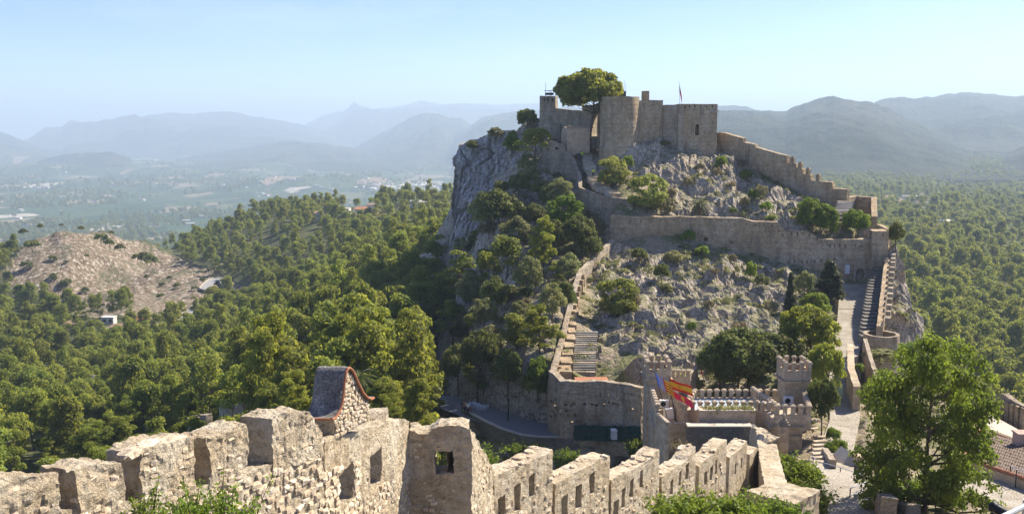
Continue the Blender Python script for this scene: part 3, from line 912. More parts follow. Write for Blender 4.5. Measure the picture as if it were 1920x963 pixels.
PROTO = {}
def proto(kind, seed, nclump, per, size, env, mat, h, r0, **kw):
    nl = kw.pop('nl', 8); lean = kw.pop('lean', .12); fork = kw.pop('fork', .3); asp = kw.pop('aspect', 1.6)
    C, Nn, cen = clump_crown(seed, nclump, per, size, env, **kw)
    V, Q, T = leaves(C, Nn, size, seed, asp)
    cm = mesh_np(kind + '_crown', V, Q, T, mat)
    mb = trunk_mb(seed, cen, h, r0, nl, lean, fork)
    tm = mesh_np(kind + '_trunk', np.concatenate(mb.v), np.concatenate(mb.q), np.concatenate(mb.t) if mb.t else None, BARK, True)
    PROTO.setdefault(kind, []).append((cm, tm))
for i in range(3):
    proto('pine', 30 + i, 38, 130, .07, env_limbs(10 + i, .4, 2.15 + .15 * i, .62, .22), L_FAR, 1.7, .04, cr=(.14, .27), aspect=1.3)
for i in range(5):
    proto('pine', 20 + i, 30 + i * 4, 150, .075, env_pine(.5 + .06 * i, 1.65 + .12 * i, .70 - .03 * i), L_FAR, 1.35, .045, cr=(.18, .34), aspect=1.3)
for i in range(3):
    proto('big_pine', 40 + i, 88, 600, .030, env_limbs(13 + i * 2, .45, 1.8, .86, .26), L_PINE, 1.6, .034, cr=(.10, .21), nl=30, lean=.16, aspect=1.3, fill=.5, flat=.6)
for i in range(3):
    proto('oak', 50 + i, 46, 260, .062, env_dome(.3, 1.45, .74), L_OAK, 1.1, .05, cr=(.2, .34), nl=12, fill=.35)
for i in range(3):
    proto('light_tree', 60 + i, 50, 230, .058, env_dome(.3, 1.5, .72, .7), L_LIGHT, .8, .045, cr=(.16, .3), nl=12, fork=.2, fill=.5)
for i in range(3):
    proto('shrub', 70 + i, 26, 150, .085, env_dome(.05, .95, .7, .35), L_BUSH, .45, .04, cr=(.2, .36), nl=9, fork=.1, fill=.5)
for i in range(2):
    proto('dry_shrub', 80 + i, 24, 120, .085, env_dome(.05, .85, .7, .35), L_DRY, .4, .04, cr=(.2, .36), nl=9, fork=.1, fill=.5)
for i in range(2):
    proto('dark_bush', 86 + i, 26, 150, .085, env_dome(.05, .95, .7, .35), L_OAK, .45, .04, cr=(.2, .36), nl=9, fork=.1, fill=.5)
proto('round_pine', 93, 60, 420, .045, env_dome(.4, 1.6, .78, .6), L_PINE, 1.3, .05, cr=(.14, .27), nl=16, fill=.4)
proto('ball_bush', 94, 60, 330, .05, env_dome(.12, 1.45, .76, .95), L_BALL, .5, .05, cr=(.14, .26), nl=12, fork=.1, fill=.5)
proto('green_tree', 90, 46, 300, .058, env_dome(.25, 1.5, .74, .6), L_MAPLE, 1.0, .045, cr=(.18, .32), nl=14, fill=.4)
proto('green_tree', 91, 40, 300, .058, env_dome(.15, 1.3, .74, .6), L_MAPLE, 1.0, .045, cr=(.18, .32), nl=14, fill=.4)
proto('umbrella_pine', 95, 110, 420, .045, env_umbrella, L_PINE, 1.42, .04, cr=(.14, .24), nl=34, lean=.10, fork=.55, flat=.6, fill=.4, aspect=1.9)
proto('cypress', 97, 60, 130, .16, env_cypress, L_CYP, 4.6, .12, cr=(.28, .42), nl=3, lean=.0, flat=1.3)
proto('conifer', 98, 70, 200, .085, env_cone, L_CYP, 2.2, .06, cr=(.18, .3), nl=12, lean=.02, fork=.1)

TOTAL_TREES = [0]
def tree(px, top, base, wpx, kind, label, name='pine_tree', cat='tree', group=None, Y=None, seed=None, sink=.3, rz=None, parts=('crown', 'trunk')):
    """a tree whose foot is where the picture ray through (px, base) meets the land"""
    p = hit(px, base, Y)
    if Y is not None and abs(p.y - Y) > 25: p = Vector(at(px, base, Y))
    return tree_at(p, px, top, base, wpx, kind, label, name, cat, group, seed, sink, rz, parts)
def tree_at(p, px, top, base, wpx, kind, label, name='pine_tree', cat='tree', group=None, seed=None, sink=.3, rz=None, parts=('crown', 'trunk')):
    TOTAL_TREES[0] += 1
    sd = TOTAL_TREES[0] if seed is None else seed
    cm, tm = PROTO[kind][sd % len(PROTO[kind])]
    zs = cm.get('zmax')
    if zs is None:
        co = np.empty(len(cm.vertices) * 3, np.float32); cm.vertices.foreach_get('co', co); co = co.reshape(-1, 3)
        cm['zmax'] = float(co[:, 2].max()); cm['rmax'] = float(np.percentile(np.hypot(co[:, 0], co[:, 1]), 98)); zs = cm['zmax']
    fwd = p.y * CP - p.z * SP
    rad = wpx / F * fwd / 2 / cm['rmax']
    h = (base - top) / F * fwd * 1.03 / zs
    o = thing(name, label, cat, (p.x, p.y, p.z - sink * .3), group, rz if rz is not None else rnd.uniform(0, 6.28), (rad, rad, h))
    link(parts[0], cm, o)
    link(parts[1], tm, o)
    return o

# ---- forest points
g = np.random.RandomState(5)
def poisson(n, az0, az1, y0, y1, dens):
    """points in a wedge, thinned on a jittered grid in (azimuth, distance)"""
    pts = []
    y = y0
    while y < y1:
        sp = dens(y)
        w0, w1 = math.tan(R(az0)) * y, math.tan(R(az1)) * y
        m = int((w1 - w0) / sp)
        if m > 0:
            x = w0 + (np.arange(m) + g.uniform(0, 1, m) * .9) * sp
            pts.append(np.stack([x, y + g.uniform(-.45, .45, m) * sp], -1))
        y += sp
    return np.concatenate(pts)
FP = np.concatenate([poisson(0, -33, 1, 78, 980, lambda y: 4.6 + y * .0065), poisson(0, 17, 34, 135, 1500, lambda y: 6.2 + y * .0075)])
FZ = ground_z(FP[:, 0], FP[:, 1])
fx, fy = proj(FP[:, 0], FP[:, 1], FZ)
hz_ = H_rbf(FP)
inhill = (FP[:, 0] > -56) & (FP[:, 0] < 108) & (FP[:, 1] < 258) & (hz_ > FZ - 1.5)
barem = pip(fx, fy, BARE) & (FP[:, 1] > 380) & (FP[:, 1] < 700)
GAPS = [[(60, 396), (340, 396), (340, 500), (190, 436), (85, 420)], [(345, 600), (372, 575), (400, 545), (425, 520), (440, 545), (420, 560), (400, 580), (375, 600), (340, 625)], [(0, 700), (60, 705), (120, 700), (150, 715), (120, 735), (30, 728), (0, 725)],
        [(120, 610), (230, 598), (330, 602), (330, 625), (200, 632), (130, 625)], [(0, 840), (70, 800), (150, 735), (210, 712), (215, 726), (110, 800), (0, 875)], [(620, 392), (700, 385), (730, 420), (640, 415)],
        [(420, 545), (460, 540), (470, 565), (430, 575)], [(1660, 372), (1750, 372), (1750, 392), (1660, 392)], [(1755, 425), (1810, 425), (1800, 440), (1760, 440)]]
gap = np.zeros(len(FP), bool)
for gp in GAPS: gap |= pip(fx, fy, gp) & (g.uniform(0, 1, len(FP)) < .93)
keep = ~inhill & ~(barem & (g.uniform(0, 1, len(FP)) < .985)) & ~gap & (fy < 1010)
thin = fbm(np.stack([FP[:, 0] / 60, FP[:, 1] / 60, FP[:, 0] * 0], -1), 3, 4)
keep &= ~((thin > .30) & (g.uniform(0, 1, len(FP)) < .75))
FP, FZ, fx, fy = FP[keep], FZ[keep], fx[keep], fy[keep]
inb = pip(fx, fy, BARE) & (FP[:, 1] > 380) & (FP[:, 1] < 700)
FS = g.uniform(2.3, 5.0, len(FP)) * np.where(inb, .35, 1) * np.where(FP[:, 1] > 1000, 1.15, 1) * np.where((FP[:, 0] > 0) & (FP[:, 1] > 120), 1.4, 1)
FH = FS * g.uniform(.85, 1.4, len(FP)) * 1.05
# only what the walls and the hill leave in view
size_px = FS / np.maximum(FP[:, 1], 1)
inview = (fx > -20) & (fx < 1940) & (fy - FH * 2 / FP[:, 1] * F < 965)
# skip those wholly behind the castle hill or the near walls
front = (fx < 620) & (fy - FH * 1.8 / FP[:, 1] * F > np.interp(fx, [0, 107, 230, 362, 462, 575, 620], [905, 888, 866, 820, 795, 762, 760]))
order = np.argsort(-(size_px * (inview & ~front)))
single = []
LANDH = bvh_of(hill)
for i in order:
    if len(single) >= 255: break
    p = Vector((FP[i, 0], FP[i, 1], FZ[i] + FH[i] * 1.2))
    if LANDH.ray_cast(Vector((0, 0, 0)), p.normalized(), p.length - 3)[0] is not None: continue
    single.append(i)
NEAR_SPOTS = [(525, 780), (740, 760), (640, 700), (590, 700), (430, 760)]
used = set()
for i in single:
    used.add(i)
    x, y, z = FP[i, 0], FP[i, 1], FZ[i]
    side = 'left' if fx[i] < 960 else 'right'
    if side == 'left':
        zn = ['far left in the wood', 'left of centre in the wood', 'amid the wood', 'in the wood near the castle hill'][int(min(3, max(0, fx[i]) // 210))]
        zd = 'just beyond the ramparts' if y < 135 else ('halfway down the slope' if y < 190 else 'farther down the slope')
        lab = 'green pine ' + zn + ', ' + zd
        grp = 'pines ' + zn + ', ' + zd
    else:
        lab = 'rounded green pine tree in the dense wood right of the castle hill'
        grp = 'pines in the wood right of the castle hill'
    near = y < 150
    kind = 'pine' if not near else ('big_pine' if i % 2 else 'pine')
    cm, tm = PROTO[kind][i % len(PROTO[kind])]
    o = thing('pine_tree', lab, 'tree', (x, y, z - .3), grp, rnd.uniform(0, 6.28), (FS[i], FS[i], FH[i]))
    link('crown', cm, o); link('trunk', tm, o)

def scatter(name, P, rz, sc, var, meshes, label, kind='stuff'):
    me = bpy.data.meshes.new(name)
    me.vertices.add(len(P))
    me.vertices.foreach_set('co', np.asarray(P, np.float32).ravel())
    for nm, ty, key, val in (('rz', 'FLOAT_VECTOR', 'vector', np.stack([rz * 0, rz * 0, rz], -1)), ('sc', 'FLOAT_VECTOR', 'vector', sc)):
        me.attributes.new(nm, ty, 'POINT').data.foreach_set(key, np.asarray(val, np.float32).ravel())
    me.attributes.new('vr', 'INT', 'POINT').data.foreach_set('value', np.asarray(var, np.int32))
    me.update()
    o = link(name, me)
    ng = bpy.data.node_groups.new(name + '_nodes', 'GeometryNodeTree')
    ng.interface.new_socket('Geometry', in_out='INPUT', socket_type='NodeSocketGeometry')
    ng.interface.new_socket('Geometry', in_out='OUTPUT', socket_type='NodeSocketGeometry')
    gi, go = ng.nodes.new('NodeGroupInput'), ng.nodes.new('NodeGroupOutput')
    jn = ng.nodes.new('GeometryNodeJoinGeometry')
    def attr(n, ty):
        a = ng.nodes.new('GeometryNodeInputNamedAttribute'); a.data_type = ty; a.inputs[0].default_value = n
        return [s for s in a.outputs if s.enabled and s.name == 'Attribute'][0]
    vr, rzs, scs = attr('vr', 'INT'), attr('rz', 'FLOAT_VECTOR'), attr('sc', 'FLOAT_VECTOR')
    for k, ob in enumerate(meshes):
        cp = ng.nodes.new('FunctionNodeCompare'); cp.data_type = 'INT'; cp.operation = 'EQUAL'
        ng.links.new(vr, cp.inputs[2]); cp.inputs[3].default_value = k
        oi = ng.nodes.new('GeometryNodeObjectInfo'); oi.inputs['Object'].default_value = ob
        oi.inputs['As Instance'].default_value = True
        ip = ng.nodes.new('GeometryNodeInstanceOnPoints')
        ng.links.new(gi.outputs[0], ip.inputs['Points'])
        ng.links.new(cp.outputs[0], ip.inputs['Selection'])
        ng.links.new(oi.outputs['Geometry'], ip.inputs['Instance'])
        ng.links.new(rzs, ip.inputs['Rotation']); ng.links.new(scs, ip.inputs['Scale'])
        ng.links.new(ip.outputs[0], jn.inputs[0])
    ng.links.new(jn.outputs[0], go.inputs[0])
    md = o.modifiers.new('scatter', 'NODES'); md.node_group = ng
    return tag(o, label, None, None, kind)

def crown_of(kind, k):
    """a crown standing in the scene that the scatter can repeat"""
    for o in COL.objects:
        if o.name.startswith('crown') and o.data == PROTO[kind][k][0]: return o
rest = np.array([i for i in range(len(FP)) if i not in used])
cr5 = [crown_of('pine', k) for k in range(8)]
cr5 = [c for c in cr5 if c is not None]
scatter('forest', np.stack([FP[rest, 0], FP[rest, 1], FZ[rest] - .3], -1), g.uniform(0, 6.28, len(rest)), np.stack([FS[rest], FS[rest], FH[rest]], -1), g.randint(0, len(cr5), len(rest)), cr5,
        'dense green pine forest covering the valley and the slopes beyond the castle')
# trees and hedges of the plain
n = 24000
yy = np.exp(g.uniform(math.log(1500), math.log(7000), n)); aa = np.tan(np.radians(g.uniform(-31, 31, n)))
xx = aa * yy
cl_ = fbm(np.stack([xx / 260, yy / 420, xx * 0], -1), 4, 12)
hed = np.abs(fbm(np.stack([xx / 120, yy / 300, xx * 0], -1), 2, 15))
kp = (cl_ > .10) | (hed < .05) | ((xx > 0) & (yy < 3300))
xx, yy = xx[kp], yy[kp]
zz = ground_z(xx, yy)
s = g.uniform(2.5, 5.5, len(xx)) * (1 + yy / 6000)
scatter('plain_trees', np.stack([xx, yy, zz - 1.5], -1), g.uniform(0, 6.28, len(xx)), np.stack([s * 1.3, s * 1.3, s], -1), g.randint(0, len(cr5), len(xx)), cr5,
        'dark trees and hedgerows dotted over the hazy plain')
# ================================================================== WALLS
def plan(pts): return np.array([at(*p)[:2] if len(p) == 3 else p for p in pts])
def cumlen(P): return np.concatenate([[0], np.cumsum(np.linalg.norm(np.diff(P, axis=0), axis=1))])
def trace(P, pix):
    """where picture rays meet the upright surface over the plan line P: (s, z)"""
    S_ = cumlen(P)
    o = []
    for px, py in pix:
        d = ray(px, py)
        best = None
        for i in range(len(P) - 1):
            a, e = P[i], P[i + 1] - P[i]
            den = d[0] * e[1] - d[1] * e[0]
            if abs(den) < 1e-9: continue
            u = (a[0] * d[1] - a[1] * d[0]) / -den if False else (d[1] * a[0] - d[0] * a[1]) / (d[0] * e[1] - d[1] * e[0])
            uc = u
            if i > 0: uc = max(0, uc)
            if i < len(P) - 2: uc = min(1, uc)
            err = abs(uc - u)
            if best is None or err < best[0]:
                q = a + e * uc
                t_ = (q @ d[:2]) / (d[:2] @ d[:2])
                best = (err, S_[i] + uc * (S_[i + 1] - S_[i]), t_ * d[2])
        o.append(best[1:])
    return o

def slab(P, thick, top, bot, holes=(), cell=.5, amp=.05, freq=1.0, seed=0, side=1, s0=None, s1=None, amp2=None, top_amp=0.0):
    """upright wall over plan line P; top / bot: lists of (s, z); holes: (s0, s1, z0, z1) go right through; returns MB"""
    P = np.asarray(P, float)
    S_ = cumlen(P)
    L = S_[-1]
    s0 = top[0][0] if s0 is None else s0
    s1 = top[-1][0] if s1 is None else s1
    tz = lambda s: np.interp(s, [a for a, _ in top], [b_ for _, b_ in top])
    bz = lambda s: np.interp(s, [a for a, _ in bot], [b_ for _, b_ in bot])
    def grid(a, b_, c, extra):
        ex = sorted(set([a, b_] + [e for e in extra if a < e < b_]))
        out = []
        for u, v in zip(ex[:-1], ex[1:]):
            n = max(1, int(round((v - u) / c)))
            out += list(np.linspace(u, v, n + 1)[:-1])
        return np.array(out + [b_])
    gs = grid(s0, s1, cell, [a for a, _ in top] + [h[0] for h in holes] + [h[1] for h in holes] + list(S_[1:-1]))
    zlo, zhi = min(b_ for _, b_ in bot), max(b_ for _, b_ in top)
    gz = grid(zlo, zhi, cell, [h[2] for h in holes] + [h[3] for h in holes])
    nt = max(1, int(round(thick / cell)))
    T_, B_ = tz(gs), bz(gs)
    if top_amp: T_ = T_ + top_amp * fbm(np.stack([gs * 1.3, gs * 0 + seed, gs * 0], -1), 4, seed)
    Zg_ = np.clip(gz[None, :], B_[:, None], T_[:, None])
    ext = Zg_[:, 1:] - Zg_[:, :-1]
    M = (ext[:-1] + ext[1:]) > 1e-6
    cs, cz = (gs[:-1] + gs[1:]) / 2, (gz[:-1] + gz[1:]) / 2
    for h in holes:
        if len(h) > 4 and h[4] == 'arch':
            r = (h[1] - h[0]) / 2; c = (h[0] + h[1]) / 2; zz_ = h[3] - r
            m = ((cs[:, None] > h[0]) & (cs[:, None] < h[1]) & (cz[None] > h[2]) & (cz[None] < zz_)) | (((cs[:, None] - c) ** 2 + (cz[None] - zz_) ** 2 < r * r) & (cz[None] >= zz_))
        else: m = (cs[:, None] > h[0]) & (cs[:, None] < h[1]) & (cz[None] > h[2]) & (cz[None] < h[3])
        M &= ~m
    # plan positions
    i = np.clip(np.searchsorted(S_, gs, 'right') - 1, 0, len(P) - 2)
    f = (gs - S_[i]) / np.maximum(S_[i + 1] - S_[i], 1e-9)
    XY = P[i] + (P[i + 1] - P[i]) * f[:, None]
    dirs = np.diff(P, axis=0); dirs /= np.linalg.norm(dirs, axis=1)[:, None]
    nrm = np.stack([-dirs[:, 1], dirs[:, 0]], -1) * side
    NV = nrm[i].copy()
    for j in range(1, len(P) - 1):
        m = np.abs(gs - S_[j]) < 1e-6
        b_ = nrm[j - 1] + nrm[j]; b_ /= max(.35, (b_ @ b_) / 2)
        NV[m] = b_
    kk = np.linspace(0, thick, nt + 1)
    ns, nzz = len(gs), len(gz)
    V = np.zeros((ns, nzz, nt + 1, 3))
    V[..., 0] = (XY[:, None, None, 0] + NV[:, None, None, 0] * kk[None, None])
    V[..., 1] = (XY[:, None, None, 1] + NV[:, None, None, 1] * kk[None, None])
    V[..., 2] = Zg_[:, :, None]
    I = np.arange(ns * nzz * (nt + 1)).reshape(ns, nzz, nt + 1)
    Q = []
    def q4(a, b_, c, d): Q.append(np.stack([a, b_, c, d], -1).reshape(-1, 4))
    ii, jj = np.nonzero(M)
    q4(I[ii, jj, 0], I[ii + 1, jj, 0], I[ii + 1, jj + 1, 0], I[ii, jj + 1, 0])
    q4(I[ii, jj + 1, nt], I[ii + 1, jj + 1, nt], I[ii + 1, jj, nt], I[ii, jj, nt])
    Mp = np.pad(M, 1)
    C = Mp[1:-1, 1:-1]
    for (di, dj) in ((1, 0), (-1, 0), (0, 1), (0, -1)):
        nb = Mp[1 + di:ns + di, 1 + dj:nzz + dj] if True else None
        a, c = np.nonzero(C & ~nb)
        for k in range(nt):
            if di == 1: q4(I[a + 1, c, k], I[a + 1, c, k + 1], I[a + 1, c + 1, k + 1], I[a + 1, c + 1, k])
            if di == -1: q4(I[a, c, k + 1], I[a, c, k], I[a, c + 1, k], I[a, c + 1, k + 1])
            if dj == 1: q4(I[a, c + 1, k], I[a + 1, c + 1, k], I[a + 1, c + 1, k + 1], I[a, c + 1, k + 1])
            if dj == -1: q4(I[a, c, k + 1], I[a + 1, c, k + 1], I[a + 1, c, k], I[a, c, k])
    Q = np.concatenate(Q)
    if side < 0: Q = Q[:, ::-1]
    used_, inv = np.unique(Q, return_inverse=True)
    V = V.reshape(-1, 3)[used_]
    Q = inv.reshape(-1, 4)
    if amp:
        d = np.stack([fbm(V * freq, 3, seed + k * 5) for k in range(3)], -1) * amp
        if amp2: d += np.stack([vnoise(V * freq * 6, seed + 40 + k * 5) for k in range(3)], -1) * amp2
        V = V + d
    return MB().add(V, Q)

def base_at(P, z=None):
    m = P[len(P) // 2]
    return (float(m[0]), float(m[1]), float(land_z(m[0], m[1])) if z is None else z)
def rel(P, pix): return trace(P, pix)
def hrect(P, x0, y0, x1, y1, arch=False):
    """a hole from picture corners"""
    a, b_ = trace(P, [(x0, (y0 + y1) / 2), (x1, (y0 + y1) / 2)])
    c = trace(P, [((x0 + x1) / 2, y0), ((x0 + x1) / 2, y1)])
    h = (min(a[0], b_[0]), max(a[0], b_[0]), c[1][1], c[0][1])
    return h + ('arch',) if arch else h

def wall(name, label, cat, P, top, bot, thick=.8, mat=WALL, holes=(), cell=.5, amp=.08, freq=.6, seed=1, side=1, amp2=.03, top_amp=0, part='masonry', extra=2.0):
    t_ = trace(P, top)
    b_ = [(s, z - extra) for s, z in trace(P, bot)]
    o = thing(name, label, cat, base_at(P))
    slab(P, thick, t_, b_, holes, cell, amp, freq, seed, side, amp2=amp2, top_amp=top_amp).build(part, mat, o)
    return o, t_, b_

# ---------------------------------------------------------------- the fortress on the summit
# tall round-fronted tower
c = at(1161, 292, 197)
tw = thing('round_tower', 'tall half-round stone tower with a plain top beside the big pine on the summit', 'tower', (c[0], c[1], c[2]))
zt_ = at(1161, 181, 193.5)[2]; zb_ = at(1161, 294, 193.5)[2] - 2
mb = MB()
r0 = 36 / F * 195
prof = [(r0 * 1.06, zb_), (r0 * 1.06, zb_ + 4.2), (r0, zb_ + 4.5)] + [(r0, z) for z in np.linspace(zb_ + 5, zt_, 16)] + [(r0 - .9, zt_), (r0 - .9, zt_ - 1.2), (0.02, zt_ - 1.25)]
mb.lathe((c[0], c[1] + .5, 0), prof, 56)
mb.jitter(.07, .8, 3)
mb.build('masonry', WALL, tw)
Pt = plan([(1125, 250, 197), (1125, 250, 207)])
slab(Pt, 1.0, [(0, zt_ - .3), (10, zt_ - .3)], [(0, zb_), (10, zb_)], (), .5, .07, .8, 4, -1).build('side_wall', WALL, tw)
# middle curtain between the towers
P = plan([(1190, 230, 196), (1243, 230, 199)])
o, t_, b_ = wall('curtain_wall', 'short tall stone wall between the round tower and the square tower', 'wall', P, [(1190, 186), (1198, 188), (1243, 188)], [(1190, 262), (1243, 262)], 1.2, WALL, cell=.45, seed=5)
ct = MB(); q = at(1210, 176, 203); ct.box((q[0], q[1], q[2] - 2), (1.5, 1.2, 2.6)); ct.jitter(.08, 1, 3); ct.build('turret_stub', WALL, o)
P = plan([(1242, 230, 199.5), (1273, 230, 197.5)])
wall('curtain_wall', 'narrow shaded wall joined to the left side of the square tower', 'wall', P, [(1242, 197), (1273, 196)], [(1242, 266), (1273, 276)], 1.0, WALL_G, cell=.45, seed=6)
# square tower with flag
P = plan([(1271.5, 240, 197), (1344, 240, 198.5), (1341, 240, 207), (1276, 240, 206)])
Lf = cumlen(P)
hs = [hrect(P, x - 1.3, 197.5, x + 1.3, 202.5) for x in (1284, 1293, 1303, 1314, 1325, 1336)]
win = hrect(P, 1303, 232, 1311.5, 254, True)
o = thing('square_tower', 'big square stone tower with small slits under its top and an arched window', 'tower', base_at(P[:2]))
tf = trace(P[:2], [(1271.5, 195), (1344, 195)])
zt_ = (tf[0][1] + tf[1][1]) / 2
bt = trace(P[:2], [(1271.5, 285), (1344, 297)])
zb_ = bt[1][1] - 3
slab(P[:2], 1.1, [(0, zt_), (Lf[1], zt_)], [(0, zb_), (Lf[1], zb_)], hs + [win], .3, .07, .7, 7, 1, amp2=.03).build('front_wall', WALL, o)
for i, nm in ((1, 'side_wall'), (2, 'rear_wall')):
    PP = P[i:i + 2]
    l = np.linalg.norm(PP[1] - PP[0])
    slab(PP, 1.1, [(0, zt_ - (1.4 if i == 2 else 0)), (l, zt_ - (1.4 if i == 2 else 0))], [(0, zb_), (l, zb_)], (), .5, .07, .7, 8 + i, 1).build(nm, WALL, o)
PP = np.array([P[3], P[0]]); l = np.linalg.norm(PP[1] - PP[0])
slab(PP, 1.1, [(0, zt_ - 1.2), (l, zt_ - .05)], [(0, zb_), (l, zb_)], (), .5, .07, .7, 12, 1).build('side_wall', WALL_G, o)
mb = MB(); cen = P.mean(0); mb.box((cen[0], cen[1], zt_ - 1.6), (7.2, 8.0, .25)); mb.build('roof_deck', PALE, o)
# window surround: stone frame, middle column, balustrade
wc = (win[0] + win[1]) / 2
u = (P[1] - P[0]) / Lf[1]; nn = np.array([u[1], -u[0]])
def on(s, z, out): q_ = P[0] + u * s + nn * out; return (q_[0], q_[1], z)
mb = MB()
for s_ in (win[0] - .08, win[1] + .08): mb.box(on(s_, win[2], .04), (.16, .3, win[3] - win[2] - .5))
mb.box(on(wc, win[2] - .18, .08), (1.3, .35, .18))
rr = (win[1] - win[0]) / 2
for k in range(9):
    a0 = math.pi * k / 8
    mb.box(on(wc + (rr + .07) * math.cos(a0), win[3] - rr + (rr + .07) * math.sin(a0) - .1, .04), (.2, .3, .2))
fr = mb.build('window', PLASTER, o)
mb = MB(); mb.box(on(wc, win[2], -.5), (.09, .12, win[3] - win[2] - .2)); mb.box(on(wc, win[2] + .9, -.5), (.9, .1, .08)); mb.build('mullion', TERRA, fr)
# the keep at the far left of the summit
P = plan([(1012, 215, 214), (1042, 215, 213), (1100, 215, 210)])
hs = [hrect(P, x - 1.6, 184.5, x + 1.6, 190) for x in (1020, 1028, 1036)]
o, t_, b_ = wall('keep', 'pale weathered keep with three crenels on the far left of the summit', 'keep', P, [(1012, 180), (1041, 180), (1041.5, 203), (1070, 206), (1100, 208)], [(1012, 245), (1050, 252), (1100, 262)], 2.5, WALL_G, hs, .4, seed=14)
mb = MB(); P2 = plan([(1010, 236, 213.2), (1050, 240, 212)]); tt_ = trace(P2, [(1010, 229), (1050, 233)]); bb_ = trace(P2, [(1010, 248), (1050, 252)])
slab(P2, 1.2, tt_, [(s, z - 3) for s, z in bb_], (), .5, .12, .6, 15, 1).build('battered_base', WALL_G, o)
PL = np.array([plan([(1012, 215, 214)])[0], plan([(1014, 215, 224)])[0]])
slab(PL, 1, [(0, t_[0][1] - .05), (10, t_[0][1] - .05)], [(0, t_[0][1] - 9), (10, t_[0][1] - 9)], (), .5, .1, .6, 16, -1).build('side_wall', WALL_G, o)
o = thing('lookout_platform', 'metal roof platform with railings and masts on top of the keep', 'platform', at(1030, 178, 215))
q = at(1030, 175, 215)
mb = MB(); mb.box((q[0], q[1], q[2] - .4), (1.9, 1.6, .5)); mb.box((q[0], q[1], q[2] + .55), (2.3, 1.8, .07))
for dx_ in (-.9, -.3, .3, .9): mb.box((q[0] + dx_, q[1] - .7, q[2]), (.05, .05, .6))
mb.build('platform', IRON, o)
for (mx, h_) in ((1023, 3.4), (1031, 1.6), (1034, 1.2)):
    q = at(mx, 182, 215); MB().tube([q, q + [0, 0, h_]], [.05, .03], 5).build('mast', IRON, o)
o = thing('signal_mast', 'thin grey masts rising behind the round tower', 'mast', at(1172, 182, 203))
for (mx, h_) in ((1167, 2.2), (1170, 3.6), (1173, 3.0)):
    q = at(mx, 182, 203); MB().tube([q - [0, 0, 2], q + [0, 0, h_]], [.05, .02], 5).build('mast', IRON, o)
mb = MB(); q = at(1168, 180, 203); mb.box((q[0], q[1], q[2] - 1), (1.2, 1, 2.0)); mb.build('cabinet', IRON, o)
# gate arch beside the round tower
P = plan([(1092, 240, 208.5), (1128, 240, 206.5)])
hs = [hrect(P, 1109, 211, 1124.5, 256, True)]
o, t_, b_ = wall('inner_gate', 'stone gate wall with a deep dark arch beside the round tower', 'gate', P, [(1092, 200), (1110, 197), (1128, 190)], [(1092, 262), (1128, 262)], 3.5, WALL_G, hs, .35, seed=17)
mb = MB(); q = at(1116, 256, 213); mb.box((q[0], 213, q[2] - 2), (6, .6, 9)); mb.build('rear_wall', DARKW, o)  # dark wall added behind the arch to stand in for its unlit passage
# roofless house
P = plan([(1052, 250, 205), (1063, 250, 200), (1106, 250, 201)])
wall('ruined_house', 'small roofless house with ochre plastered walls below the big pine', 'house', P, [(1052, 248), (1057, 238), (1063, 240), (1080, 241), (1106, 240)], [(1052, 272), (1063, 274), (1106, 268)], .5, PLASTER, (), .3, .06, 1, 19)
P = plan([(1063, 250, 205), (1104, 250, 205)])
wall('ruined_house_wall', 'low rear wall with a tiled edge behind the ochre roofless house', 'wall', P, [(1063, 236), (1104, 238)], [(1063, 262), (1104, 262)], .5, PLASTER, (), .3, .06, 1, 20)
# turret at the head of the path
P = plan([(1018, 300, 201), (1040, 300, 198), (1060, 300, 198.5)])
hs = [hrect(P, 1025, 277, 1029, 282), hrect(P, 1041, 276, 1047, 281), hrect(P, 1036, 321, 1054, 340, True)]
wall('turret', 'stone turret with two small windows and a dark arch left of the stepped path', 'turret', P, [(1018, 264), (1040, 265), (1060, 272)], [(1018, 330), (1040, 336), (1060, 342)], 2.2, WALL_G, hs, .3, seed=21)
P = plan([(1060, 290, 198.5), (1072, 300, 196), (1084, 326, 190), (1085, 352, 183), (1105, 362, 179), (1130, 368, 176.5), (1184, 375, 172)])
o, t_, b_ = wall('path_wall', 'curving stone wall holding the stepped path up to the summit', 'wall', P, [(1060, 283), (1072, 298), (1083, 328), (1085, 350), (1105, 360), (1130, 367), (1184, 374)], [(1060, 340), (1072, 360), (1083, 380), (1086, 400), (1105, 425), (1130, 440), (1184, 440)], .7, WALL_G, (), .4, .12, .5, 23, 1)
# stepped path
STP = [(1098, 287, 204), (1100, 300, 199), (1106, 315, 194), (1112, 330, 189.5), (1118, 345, 184), (1138, 357, 179), (1156, 366, 176)]
o = thing('stepped_path', 'pale stepped stone path climbing past the shrubs to the summit gate', 'path', at(1112, 330, 189.5))
C3 = [np.array(hit(p[0], p[1], p[2])) if False else at(*p) for p in STP]
cl3 = np.array(C3); Ls = np.concatenate([[0], np.cumsum(np.linalg.norm(np.diff(cl3[:, :2], axis=0), axis=1))])
nst = 26
for k in range(nst):
    a, e = Ls[-1] * k / nst, Ls[-1] * (k + 1) / nst
    pa = np.array([np.interp(a, Ls, cl3[:, i]) for i in range(3)]); pe = np.array([np.interp(e, Ls, cl3[:, i]) for i in range(3)])
    d = (pe - pa)[:2]; d /= np.linalg.norm(d); n_ = np.array([-d[1], d[0]])
    w_ = 1.15 + .2 * math.sin(k)
    z1 = pa[2] + .12
    mb = MB()
    a2, e2 = pa[:2], pe[:2] + d * .1
    tp = [(*(a2 - n_ * w_), z1), (*(e2 - n_ * w_), z1), (*(e2 + n_ * w_), z1), (*(a2 + n_ * w_), z1)]
    mb.hexa([(x, y, z - .9) for x, y, z in tp], tp)
    mb.jitter(.12, 1.1, k)
    mb.build('step', TAN if k % 3 else PALE, o)
